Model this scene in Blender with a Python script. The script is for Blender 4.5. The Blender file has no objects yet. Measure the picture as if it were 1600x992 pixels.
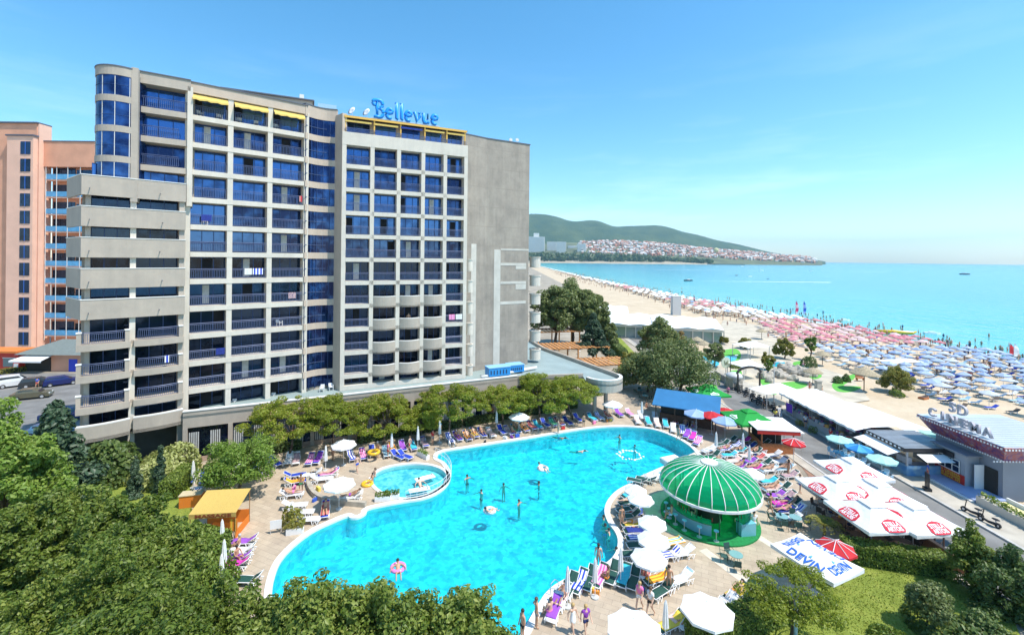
import bpy, bmesh, math, random
import numpy as np
from mathutils import Vector, Matrix, Quaternion
from mathutils.geometry import tessellate_polygon
R = random.Random(7)
NR = np.random.RandomState(5)
PI = math.pi
sc = bpy.context.scene
COL = sc.collection
# ------------------------------------------------------------------ camera
F, CX, CY, ROLL, H = 700.0, 800.0, 403.7, math.radians(0.6), 21.0
cr, sr = math.cos(ROLL), math.sin(ROLL)
def ray(px, py):
    u, v = px - CX, py - CY
    return (u*cr + v*sr)/F, (-u*sr + v*cr)/F      # right, down per metre of depth
def at(px, py, Y):                                # point seen at a pixel, at depth Y
    a, b = ray(px, py)
    return Vector((a*Y, Y, H - b*Y))
def P(px, py, z=0.0):                             # point of the level z seen at a pixel
    a, b = ray(px, py)
    Y = (H - z)/b
    return Vector((a*Y, Y, z))
cam = bpy.data.cameras.new('camera'); co = bpy.data.objects.new('camera', cam); COL.objects.link(co)
cam.sensor_width = 36; cam.lens = 36*F/1600; cam.shift_y = (CY - 496)/1600
cam.clip_start = 0.5; cam.clip_end = 40000
co.location = (0, 0, H)
co.rotation_euler = (Matrix.Rotation(PI/2, 3, 'X') @ Matrix.Rotation(ROLL, 3, 'Z')).to_euler()
sc.camera = co
# ------------------------------------------------------------------ materials
MATS = {}
def nodes(name):
    m = bpy.data.materials.new(name); m.use_nodes = True
    nt = m.node_tree
    return m, nt, nt.nodes['Principled BSDF']
def mat(name, col, rough=0.6, metal=0.0, noise=0.0, scale=3.0, bump=0.0, bscale=None, col2=None, coord='Object', spec=0.5, detail=4, trans=0.0):
    if name in MATS: return MATS[name]
    m, nt, b = nodes(name)
    N, Lk = nt.nodes, nt.links
    b.inputs['Roughness'].default_value = rough; b.inputs['Metallic'].default_value = metal
    b.inputs['Specular IOR Level'].default_value = spec
    b.inputs['Base Color'].default_value = (*col, 1)
    if trans: b.inputs['Transmission Weight'].default_value = trans
    tc = None
    if noise or bump:
        if coord == 'World':
            tc = N.new('ShaderNodeNewGeometry').outputs['Position']
        else:
            tc = N.new('ShaderNodeTexCoord').outputs['Object']
    if noise:
        t = N.new('ShaderNodeTexNoise'); t.inputs['Scale'].default_value = scale; t.inputs['Detail'].default_value = detail
        Lk.new(tc, t.inputs['Vector'])
        r = N.new('ShaderNodeValToRGB'); c2 = col2 or tuple(max(0, c*(1-noise)) for c in col)
        r.color_ramp.elements[0].position = .3; r.color_ramp.elements[1].position = .7
        r.color_ramp.elements[0].color = (*c2, 1); r.color_ramp.elements[1].color = (*(tuple(min(1, c*(1+noise*.5)) for c in col) if not col2 else col), 1)
        Lk.new(t.outputs['Fac'], r.inputs['Fac']); Lk.new(r.outputs['Color'], b.inputs['Base Color'])
    if bump:
        t2 = N.new('ShaderNodeTexNoise'); t2.inputs['Scale'].default_value = bscale or scale*6; t2.inputs['Detail'].default_value = 3
        Lk.new(tc, t2.inputs['Vector'])
        bp = N.new('ShaderNodeBump'); bp.inputs['Strength'].default_value = bump; bp.inputs['Distance'].default_value = .05
        Lk.new(t2.outputs['Fac'], bp.inputs['Height']); Lk.new(bp.outputs['Normal'], b.inputs['Normal'])
    MATS[name] = m
    return m
def leaf_mat(name, c1, c2, c3, trans=0.35, rough=0.45):
    if name in MATS: return MATS[name]
    m, nt, b = nodes(name); N, Lk = nt.nodes, nt.links
    g = N.new('ShaderNodeNewGeometry')
    r = N.new('ShaderNodeValToRGB'); e = r.color_ramp.elements
    e[0].position = 0; e[0].color = (*c1, 1); e[1].position = 1; e[1].color = (*c3, 1)
    k = e.new(.55); k.color = (*c2, 1)
    oi = N.new('ShaderNodeObjectInfo'); o1 = N.new('ShaderNodeMath'); o1.operation = 'MULTIPLY'; o1.inputs[1].default_value = .3; o2 = N.new('ShaderNodeMath'); o2.operation = 'MULTIPLY_ADD'; o2.inputs[1].default_value = .75
    Lk.new(oi.outputs['Random'], o1.inputs[0]); Lk.new(g.outputs['Random Per Island'], o2.inputs[0]); Lk.new(o1.outputs[0], o2.inputs[2]); Lk.new(o2.outputs[0], r.inputs['Fac'])
    Lk.new(r.outputs['Color'], b.inputs['Base Color'])
    b.inputs['Roughness'].default_value = rough; b.inputs['Specular IOR Level'].default_value = .4
    t = N.new('ShaderNodeBsdfTranslucent'); Lk.new(r.outputs['Color'], t.inputs['Color'])
    mx = N.new('ShaderNodeMixShader'); mx.inputs[0].default_value = trans
    Lk.new(b.outputs[0], mx.inputs[1]); Lk.new(t.outputs[0], mx.inputs[2])
    Lk.new(mx.outputs[0], N['Material Output'].inputs['Surface'])
    MATS[name] = m
    return m
def random_mat(name, cols, rough=.7):             # one colour per loose piece (towns, printed goods)
    if name in MATS: return MATS[name]
    m, nt, b = nodes(name); N, Lk = nt.nodes, nt.links
    g = N.new('ShaderNodeNewGeometry'); r = N.new('ShaderNodeValToRGB'); r.color_ramp.interpolation = 'CONSTANT'
    e = r.color_ramp.elements; e[0].color = (*cols[0], 1); e[0].position = 0
    e[1].position = 1/len(cols); e[1].color = (*cols[1], 1)
    for i, c in enumerate(cols[2:], 2):
        k = e.new(i/len(cols)); k.color = (*c, 1)
    Lk.new(g.outputs['Random Per Island'], r.inputs['Fac']); Lk.new(r.outputs['Color'], b.inputs['Base Color'])
    b.inputs['Roughness'].default_value = rough
    MATS[name] = m
    return m
def stripes(name, cols, scale, axis='X', rough=.8):  # woven stripes
    if name in MATS: return MATS[name]
    m, nt, b = nodes(name); N, Lk = nt.nodes, nt.links
    tc = N.new('ShaderNodeTexCoord'); s = N.new('ShaderNodeSeparateXYZ'); Lk.new(tc.outputs['Object'], s.inputs[0])
    a = N.new('ShaderNodeMath'); a.operation = 'MULTIPLY'; a.inputs[1].default_value = scale; Lk.new(s.outputs[axis], a.inputs[0])
    f = N.new('ShaderNodeMath'); f.operation = 'FRACT'; Lk.new(a.outputs[0], f.inputs[0])
    r = N.new('ShaderNodeValToRGB'); r.color_ramp.interpolation = 'CONSTANT'; e = r.color_ramp.elements
    e[0].color = (*cols[0], 1); e[1].position = 1/len(cols); e[1].color = (*cols[1], 1)
    for i, c in enumerate(cols[2:], 2):
        k = e.new(i/len(cols)); k.color = (*c, 1)
    Lk.new(f.outputs[0], r.inputs['Fac']); Lk.new(r.outputs['Color'], b.inputs['Base Color']); b.inputs['Roughness'].default_value = rough
    MATS[name] = m
    return m
# ------------------------------------------------------------------ mesh builder
class MB:
    def __init__(s): s.v = []; s.f = []; s.m = []; s.k = 0; s.smooth = False
    def use(s, k): s.k = k; return s
    def add(s, vs, fs):
        o = len(s.v); s.v += [tuple(v) for v in vs]
        for f in fs: s.f.append([o+i for i in f]); s.m.append(s.k)
        return s
    def box(s, x0, x1, y0, y1, z0, z1, M=None):
        vs = [Vector(p) for p in ((x0,y0,z0),(x1,y0,z0),(x1,y1,z0),(x0,y1,z0),(x0,y0,z1),(x1,y0,z1),(x1,y1,z1),(x0,y1,z1))]
        if M is not None: vs = [M @ v for v in vs]
        return s.add(vs, [(3,2,1,0),(4,5,6,7),(0,1,5,4),(1,2,6,5),(2,3,7,6),(3,0,4,7)])
    def cbox(s, c, d, rz=0, M=None):
        T = Matrix.Translation(c) @ Matrix.Rotation(rz, 4, 'Z')
        if M is not None: T = M @ T
        return s.box(-d[0]/2, d[0]/2, -d[1]/2, d[1]/2, -d[2]/2, d[2]/2, T)
    def prism(s, poly, z0, z1, M=None):
        n = len(poly)
        a = sum(poly[i][0]*poly[(i+1) % n][1] - poly[(i+1) % n][0]*poly[i][1] for i in range(n))
        if a < 0: poly = poly[::-1]
        vs = [Vector((p[0], p[1], z0)) for p in poly] + [Vector((p[0], p[1], z1)) for p in poly]
        if M is not None: vs = [M @ v for v in vs]
        tri = tessellate_polygon([[Vector((p[0], p[1], 0)) for p in poly]])
        fs = []
        for t in tri:
            x = [poly[i] for i in t]
            ar = (x[1][0]-x[0][0])*(x[2][1]-x[0][1]) - (x[2][0]-x[0][0])*(x[1][1]-x[0][1])
            if ar < 0: t = t[::-1]
            fs.append([i+n for i in t]); fs.append([t[2], t[1], t[0]])
        fs += [(i, (i+1) % n, (i+1) % n + n, i+n) for i in range(n)]
        return s.add(vs, fs)
    def wall(s, pts, z0, z1, th=.2, closed=False):   # a wall of some thickness along a plan polyline
        n = len(pts); pts = [Vector((p[0], p[1])) for p in pts]; off = []
        for i in range(n):
            a = pts[i-1] if (i or closed) else pts[i]; c = pts[(i+1) % n] if (i < n-1 or closed) else pts[i]
            d = (c-a).normalized(); off.append(Vector((-d.y, d.x))*th)
        for i in range(n if closed else n-1):
            j = (i+1) % n
            q = [pts[i], pts[j], pts[j]+off[j], pts[i]+off[i]]
            s.add([(p.x, p.y, z) for z in (z0, z1) for p in q], [(3,2,1,0),(4,5,6,7),(0,1,5,4),(1,2,6,5),(2,3,7,6),(3,0,4,7)])
        return s
    def tube(s, pts, r, n=6, cap=True):
        pts = [Vector(p) for p in pts]; rs = r if isinstance(r, (list, tuple)) else [r]*len(pts)
        o = len(s.v); up = Vector((0,0,1))
        for i, p in enumerate(pts):
            d = (pts[min(i+1, len(pts)-1)] - pts[max(i-1, 0)])
            d = d.normalized() if d.length > 1e-9 else Vector((0,0,1))
            x = d.cross(up); x = x.normalized() if x.length > 1e-3 else Vector((1,0,0)); y = x.cross(d)
            for k in range(n):
                t = 2*PI*k/n; s.v.append(tuple(p + (x*math.cos(t) - y*math.sin(t))*rs[i]))
        for i in range(len(pts)-1):
            for k in range(n):
                a, b = o+i*n+k, o+i*n+(k+1) % n
                s.f.append([a, b, b+n, a+n]); s.m.append(s.k)
        if cap:
            s.f.append([o+k for k in range(n)][::-1]); s.m.append(s.k)
            e = o+(len(pts)-1)*n; s.f.append([e+k for k in range(n)]); s.m.append(s.k)
        return s
    def lathe(s, prof, n=16, c=(0,0,0), a0=0, a1=2*PI, M=None):
        full = abs(a1-a0-2*PI) < 1e-6; cols = n if full else n+1; o = len(s.v)
        for (r, z) in prof:
            for k in range(cols):
                t = a0+(a1-a0)*k/n; v = Vector((c[0]+r*math.cos(t), c[1]+r*math.sin(t), c[2]+z))
                s.v.append(tuple(M @ v if M is not None else v))
        for i in range(len(prof)-1):
            for k in range(n):
                k2 = (k+1) % cols
                s.f.append([o+i*cols+k, o+i*cols+k2, o+(i+1)*cols+k2, o+(i+1)*cols+k]); s.m.append(s.k)
        return s
    def blob(s, c, d, n=10, m=6, M=None):
        prof = [(max(1e-4, math.sin(PI*i/m)), -math.cos(PI*i/m)) for i in range(m+1)]
        T = Matrix.Translation(c) @ Matrix.Diagonal((d[0], d[1], d[2], 1))
        return s.lathe(prof, n, M=(M @ T if M is not None else T))
    def mesh(s, name, mats, smooth=False):
        me = bpy.data.meshes.new(name); me.from_pydata(s.v, [], s.f)
        for m in (mats if isinstance(mats, (list, tuple)) else [mats]): me.materials.append(m)
        if any(s.m): me.polygons.foreach_set('material_index', s.m)
        if smooth or s.smooth: me.polygons.foreach_set('use_smooth', [True]*len(s.f))
        me.update()
        return me
    def build(s, name, mats, parent=None, loc=None, rz=0, smooth=False):
        return link(name, s.mesh(name, mats, smooth), parent, loc, rz)
def link(name, data, parent=None, loc=None, rz=0):
    o = bpy.data.objects.new(name, data); COL.objects.link(o)
    if parent is not None: o.parent = parent
    if loc is not None: o.location = loc
    o.rotation_euler.z = rz
    return o
LABELS = {}
def tag(o, label, cat, group=None):
    o['label'] = label; o['category'] = cat
    if group: o['group'] = group
    LABELS.setdefault(label, []).append(o.name)
    return o
def thing(name, label, cat, loc=(0,0,0), rz=0, group=None):
    o = link(name, None, None, loc, rz); o.empty_display_size = .2
    return tag(o, label, cat, group)
def struct(o, kind='structure'): o['kind'] = kind; return o
KIDS = {}
def kids(o):
    return [c for c in bpy.data.objects if c.parent == o]
def dup(root, loc, rz=0, label=None, group=None, scale=None, swap=None):
    r = root.copy(); COL.objects.link(r); r.location = loc; r.rotation_euler.z = rz
    if label: r['label'] = label
    if group: r['group'] = group
    if scale: r.scale = scale if isinstance(scale, tuple) else (scale,)*3
    if root.name not in KIDS:
        KIDS[root.name] = [(c, kids(c)) for c in kids(root)]
    for ch, gs in KIDS[root.name]:
        c = ch.copy(); COL.objects.link(c); c.parent = r
        if swap: recolour(c, swap)
        for g in gs:
            d = g.copy(); COL.objects.link(d); d.parent = c
            if swap: recolour(d, swap)
    return r
def recolour(o, swap):
    base = o.name.split('.')[0]
    if base in swap and o.type == 'MESH':
        o.material_slots[0].link = 'OBJECT'; o.material_slots[0].material = swap[base]
def catmull(pts, n=6, closed=False):
    out = []; N = len(pts)
    rng = range(N if closed else N-1)
    for i in rng:
        p0 = pts[(i-1) % N] if closed or i > 0 else pts[i]; p1 = pts[i]; p2 = pts[(i+1) % N]; p3 = pts[(i+2) % N] if closed or i < N-2 else pts[min(i+1, N-1)]
        for k in range(n):
            t = k/n
            out.append(tuple(.5*((2*p1[j]) + (-p0[j]+p2[j])*t + (2*p0[j]-5*p1[j]+4*p2[j]-p3[j])*t*t + (-p0[j]+3*p1[j]-3*p2[j]+p3[j])*t**3) for j in range(2)))
    if not closed: out.append(tuple(pts[-1][:2]))
    return out
def text_mesh(s, size=1.0, depth=.02, bold=0.0, align='CENTER', space=1.0):
    c = bpy.data.curves.new('lettering', 'FONT'); c.body = s; c.size = size; c.extrude = depth; c.offset = bold
    c.align_x = align; c.align_y = 'CENTER'; c.space_character = space; c.resolution_u = 3
    o = bpy.data.objects.new('lettering', c); COL.objects.link(o)
    dg = bpy.context.evaluated_depsgraph_get(); me = bpy.data.meshes.new_from_object(o.evaluated_get(dg))
    bpy.data.objects.remove(o); bpy.data.curves.remove(c)
    return me
def lettering(s, M, material, parent=None, size=1.0, depth=.01, bold=0.0, name='lettering', width=None, space=1.0):
    me = text_mesh(s, size, depth, bold, space=space)
    xs = [v.co.x for v in me.vertices]
    if width and xs:
        k = width/(max(xs)-min(xs))
        me.transform(Matrix.Diagonal((k, 1, 1, 1)))
    me.transform(M); me.materials.clear(); me.materials.append(material)
    return link(name, me, parent)
def ease(t): t = min(1, max(0, t)); return t*t*(3-2*t)

def stained(name, c, dark, joints=True, streak=.6):   # weathered render: rain streaks, blotches, floor joints
    m, nt, b = nodes(name); N, Lk = nt.nodes, nt.links
    g = N.new('ShaderNodeNewGeometry'); mp = N.new('ShaderNodeMapping'); mp.inputs['Scale'].default_value = (1,1,.07); na = N.new('ShaderNodeTexNoise'); na.inputs['Scale'].default_value = 1.3; na.inputs['Detail'].default_value = 9; na.inputs['Roughness'].default_value = .72
    nb = N.new('ShaderNodeTexNoise'); nb.inputs['Scale'].default_value = .45; nb.inputs['Detail'].default_value = 10; nb.inputs['Roughness'].default_value = .72; ad = N.new('ShaderNodeMath'); ad.operation = 'MULTIPLY_ADD'; ad.inputs[1].default_value = streak
    Lk.new(g.outputs['Position'], mp.inputs[0]); Lk.new(mp.outputs[0], na.inputs['Vector']); Lk.new(g.outputs['Position'], nb.inputs['Vector']); Lk.new(na.outputs['Fac'], ad.inputs[0]); Lk.new(nb.outputs['Fac'], ad.inputs[2])
    r = N.new('ShaderNodeValToRGB'); k = (1+streak)/2; r.color_ramp.elements[0].position = k-.22; r.color_ramp.elements[0].color = (*dark,1); r.color_ramp.elements[1].position = min(1, k+.16); r.color_ramp.elements[1].color = (*c,1)
    Lk.new(ad.outputs[0], r.inputs['Fac']); out = r.outputs['Color']
    if joints:
        sz = N.new('ShaderNodeSeparateXYZ'); fz = N.new('ShaderNodeMath'); fz.operation = 'MULTIPLY'; fz.inputs[1].default_value = 1/2.838; f_ = N.new('ShaderNodeMath'); f_.operation = 'FRACT'; lt = N.new('ShaderNodeMath'); lt.operation = 'LESS_THAN'; lt.inputs[1].default_value = .02; mx = N.new('ShaderNodeMix'); mx.data_type = 'RGBA'; mx.inputs['B'].default_value = (*(.5*a+.35*q for a, q in zip(c, dark)), 1)
        Lk.new(g.outputs['Position'], sz.inputs[0]); Lk.new(sz.outputs['Z'], fz.inputs[0]); Lk.new(fz.outputs[0], f_.inputs[0]); Lk.new(f_.outputs[0], lt.inputs[0]); Lk.new(lt.outputs[0], mx.inputs['Factor']); Lk.new(out, mx.inputs['A']); out = mx.outputs['Result']
    Lk.new(out, b.inputs['Base Color']); b.inputs['Roughness'].default_value = .88
    MATS[name] = m; return m
# ------------------------------------------------------------------ foliage
def leaf_cloud(name, C, Nn, size, material, long=1.5, seed=0):
    """one folded kite-shaped leaf per centre C, facing Nn"""
    rs = np.random.RandomState(seed); n = len(C)
    Nn = Nn/np.maximum(1e-6, np.linalg.norm(Nn, axis=1, keepdims=True))
    t = rs.normal(size=(n,3)); t -= (t*Nn).sum(1, keepdims=True)*Nn; t /= np.maximum(1e-6, np.linalg.norm(t, axis=1, keepdims=True))
    b = np.cross(Nn, t); s = (size*(.5+1.05*rs.rand(n)**1.3))[:, None]
    V = np.empty((n,4,3), np.float32)
    V[:,0] = C - t*s*long*.5; V[:,2] = C + t*s*long*.5 - Nn*s*.12
    V[:,1] = C + b*s*.42 + Nn*s*.14; V[:,3] = C - b*s*.42 + Nn*s*.14
    me = bpy.data.meshes.new(name)
    me.vertices.add(n*4); me.vertices.foreach_set('co', V.reshape(-1))
    me.loops.add(n*6); me.polygons.add(n*2)
    base = (np.arange(n)*4)[:, None]
    me.loops.foreach_set('vertex_index', (base + np.array([0,1,2,0,2,3])[None]).reshape(-1).astype(np.int32))
    me.polygons.foreach_set('loop_start', (np.arange(n*2)*3).astype(np.int32))
    me.update(); me.validate(); me.materials.append(material)
    return me
def unit(n, rs): 
    v = rs.normal(size=(n,3)); return v/np.linalg.norm(v, axis=1, keepdims=True)
def clumps(cent, rad, per, rs, up=.35, squash=.75):
    C = []; N = []
    for c, r in zip(cent, rad):
        k = max(4, int(per*(r/np.mean(rad))**2)); d = unit(k, rs)
        q = c + d*np.array([r, r, r*squash])*(.45+.55*rs.rand(k, 1)**.5)
        C.append(q); N.append(d*.6 + unit(k, rs)*.55 + np.array([0,0,up]))
    return np.concatenate(C), np.concatenate(N)
def limbs(mb, base, tips, r0, rs, fork=.45, n=6):
    base = Vector(base)
    top = Vector((0,0,0))
    for t in tips: top += Vector(t)/len(tips)
    fk = base.lerp(Vector((top.x, top.y, top.z)), fork)
    fk.x += rs.normal()*.1; fk.y += rs.normal()*.1
    mb.tube([base, base.lerp(fk, .1) , base.lerp(fk, .55)+Vector((rs.normal()*.06, rs.normal()*.06, 0)), fk], [r0*1.35, r0, r0*.85, r0*.75], 8)
    for t in tips:
        t = Vector(t); m = fk.lerp(t, .5)+Vector((rs.normal()*.15, rs.normal()*.15, .15))
        mb.tube([fk, m, t], [r0*.5, r0*.3, r0*.08], 5)
BARK = mat('bark', (.12,.09,.065), .9, noise=.4, scale=6, bump=.4)
LEAF = dict(
    maple=leaf_mat('maple_leaves', (.06,.105,.018), (.155,.225,.03), (.34,.39,.09), .45),
    bright=leaf_mat('bright_leaves', (0.104,0.195,0.026), (0.208,0.325,0.046), (0.338,0.442,0.104), .45),
    mimosa=leaf_mat('mimosa_leaves', (.15,.20,.02), (.27,.33,.03), (.40,.43,.065), .48),
    dark=leaf_mat('dark_leaves', (0.068,0.115,0.034), (0.121,0.189,0.047), (0.216,0.270,0.081), .38),
    olive=leaf_mat('olive_leaves', (0.105,0.140,0.049), (0.182,0.231,0.070), (0.280,0.315,0.112), .38),
    conifer=leaf_mat('conifer_needles', (0.028,0.063,0.035), (0.063,0.112,0.056), (0.112,0.168,0.098), .2),
    varieg=leaf_mat('variegated_leaves', (.24,.28,.07), (.44,.48,.17), (.6,.6,.32), .35),
    yellow=leaf_mat('yellowing_leaves', (.16,.18,.03), (.29,.28,.05), (.38,.32,.08), .4),
    hedge=leaf_mat('hedge_leaves', (0.091,0.156,0.023), (0.169,0.247,0.036), (0.286,0.351,0.065), .35),
    redtip=leaf_mat('rusty_leaves', (.18,.12,.03), (.30,.19,.05), (.36,.25,.08), .35),
    blossom=leaf_mat('pink_blossom', (.38,.22,.10), (.45,.28,.14), (.5,.34,.2), .3))
def tree(name, label, loc, h, rx, rz_, kind='maple', leaf=.2, per=90, nclump=110, crad=.62, trunk_r=.16, shape='oval', seed=1, cat='tree', group=None, spikes=0, bloom=None, fork=.4, dense=1.0):
    """h height of the crown's top, rx crown half width, rz_ crown half height"""
    rs = np.random.RandomState(seed)
    t = thing(name, label, cat, loc, 0, group)
    cz = h - rz_ - crad*.5
    cent = []; rad = []
    k = 0
    while len(cent) < nclump and k < nclump*30:
        k += 1
        d = unit(1, rs)[0]
        if shape == 'flat':
            if d[2] < -.25: continue
            r = .55+.45*rs.rand(); p = np.array([d[0]*rx*r, d[1]*rx*r, d[2]*rz_*r])
        elif shape == 'cone':
            u = rs.rand()**.75; a = rs.rand()*2*PI; rr = rx*(1-u)*(.6+.4*rs.rand()); p = np.array([math.cos(a)*rr, math.sin(a)*rr, -rz_+2*rz_*u])
        else:
            if d[2] < -.7: continue
            r = (.5+.5*rs.rand()**.6)*(.86+.14*math.sin(3*d[0]*2+seed)+.12*math.sin(5*d[1]+2*d[2]+seed*2)); p = np.array([d[0]*rx*r, d[1]*rx*r, d[2]*rz_*r])
        cent.append(p + np.array([0,0,cz])); rad.append(crad*(.6+.8*rs.rand())*(1 if shape != 'cone' else .55+.6*(1-(p[2]+rz_)/(2*rz_))))
    for _ in range(spikes):                      # upright leading shoots
        a = rs.rand()*2*PI; q = rs.rand()**.5*rx*.75; zt = cz+rz_*math.sqrt(max(.05, 1-(q/rx)**2))
        lean = rs.normal(size=2)*.12; jn = rs.randint(2, 5)
        for j in range(jn):
            cent.append(np.array([math.cos(a)*q+lean[0]*j, math.sin(a)*q+lean[1]*j, zt-.8+j*.38])); rad.append(crad*(1.0-.14*j)*(.8+.3*rs.rand()))
    C, N = clumps(cent, rad, per*dense, rs, squash=.8 if shape != 'flat' else .5)
    me = leaf_cloud('crown', C, N, leaf, LEAF[kind], seed=seed+3)
    cr_ = link('crown', me, t)
    tips = [cent[i] for i in rs.choice(len(cent), min(14, len(cent)), replace=False)]
    mb = MB()
    if shape == 'cone': mb.tube([(0,0,0), (0,0,h*.5), (0,0,h*.97)], [trunk_r, trunk_r*.6, .02], 8)
    else: limbs(mb, (0,0,0), tips, trunk_r, rs, fork)
    mb.build('trunk', BARK, t, smooth=True)
    if bloom:
        sel = rs.choice(len(C), int(len(C)*bloom[1]), replace=False)
        link('blossom', leaf_cloud('blossom', C[sel]+N[sel]*.06+np.array([0,0,.1]), N[sel], leaf*bloom[2], LEAF[bloom[0]], 1.0, seed=seed+9), t)
    return t
def shrub(name, label, loc, rx, h, kind='hedge', leaf=.12, n=2600, seed=1, cat='shrub', group=None):
    rs = np.random.RandomState(seed); t = thing(name, label, cat, loc, 0, group)
    d = unit(n, rs); d[:,2] = np.abs(d[:,2])
    wob = 1+.12*np.sin(4*d[:,0]+seed)+.12*np.sin(5*d[:,1]+seed*2)
    C = d*np.array([rx, rx, h])*(wob*(.55+.45*rs.rand(n)**.4))[:, None]
    link('foliage', leaf_cloud('foliage', C, d*.7+unit(n, rs)*.6, leaf, LEAF[kind], seed=seed), t)
    mb = MB()
    for k in range(5): a = k*1.3; mb.tube([(.05*math.cos(a), .05*math.sin(a), 0), (rx*.5*math.cos(a), rx*.5*math.sin(a), h*.6)], [.04, .015], 5)
    mb.build('stem', BARK, t)
    return t
def hedge(name, label, pts, w, h, kind='hedge', leaf=.1, dens=260, seed=3, z=0.0):
    rs = np.random.RandomState(seed); t = thing(name, label, 'hedge', (0,0,0))
    C = []; N = []; inner = MB()
    for a, b in zip(pts, pts[1:]):
        a = np.array(a[:2]); b = np.array(b[:2]); L_ = np.linalg.norm(b-a); d = (b-a)/L_; nn = np.array([-d[1], d[0]])
        for face, area in (('top', L_*w), ('f', L_*h), ('k', L_*h), ('e0', w*h), ('e1', w*h)):
            k = int(area*dens); u = rs.rand(k)*L_; v = (rs.rand(k)-.5)*w; q = rs.rand(k)*h; nv = np.zeros((k,3))
            if face == 'top': q[:] = h; nv[:,2] = 1
            elif face in 'fk': s_ = -1 if face == 'f' else 1; v[:] = s_*w/2; nv[:,:2] = nn*s_
            else: s_ = 0 if face == 'e0' else 1; u[:] = s_*L_; nv[:,:2] = d*(2*s_-1)
            c = np.zeros((k,3)); c[:,:2] = a + u[:,None]*d + v[:,None]*nn; c[:,2] = z+q
            C.append(c + rs.normal(size=(k,3))*.05); N.append(nv + unit(k, rs)*.7)
        M = Matrix.Translation((*((a+b)/2), z)) @ Matrix.Rotation(math.atan2(d[1], d[0]), 4, 'Z')
        inner.box(-L_/2+.05, L_/2-.05, -w/2+.06, w/2-.06, 0, h-.06, M)
    link('foliage', leaf_cloud('foliage', np.concatenate(C), np.concatenate(N), leaf, LEAF[kind], seed=seed), t)
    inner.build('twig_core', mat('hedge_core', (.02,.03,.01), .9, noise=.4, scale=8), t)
    return t
# ------------------------------------------------------------------ people
SKIN = [mat('skin_tan', (.48,.27,.17), .55), mat('skin_fair', (.62,.40,.29), .55), mat('skin_brown', (.33,.18,.11), .55)]
HAIR = {'dark': mat('dark_hair', (.02,.014,.01), .5), 'blonde': mat('blonde_hair', (.45,.30,.12), .5), 'brown': mat('brown_hair', (.10,.055,.03), .5), 'grey': mat('grey_hair', (.45,.44,.42), .5)}
def cloth(c): return mat('cloth_%02d_%02d_%02d' % tuple(int(x*99) for x in c), c, .85)
CL = dict(white=cloth((.8,.8,.8)), black=cloth((.02,.02,.025)), navy=cloth((.02,.03,.12)), blue=cloth((.03,.10,.5)), red=cloth((.5,.03,.03)), pink=cloth((.75,.2,.4)),
          grey=cloth((.2,.2,.22)), purple=cloth((.25,.05,.4)), lightblue=cloth((.35,.6,.8)), green=cloth((.05,.3,.12)), orange=cloth((.7,.25,.03)), yellow=cloth((.75,.6,.1)))
POSE = {}
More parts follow.
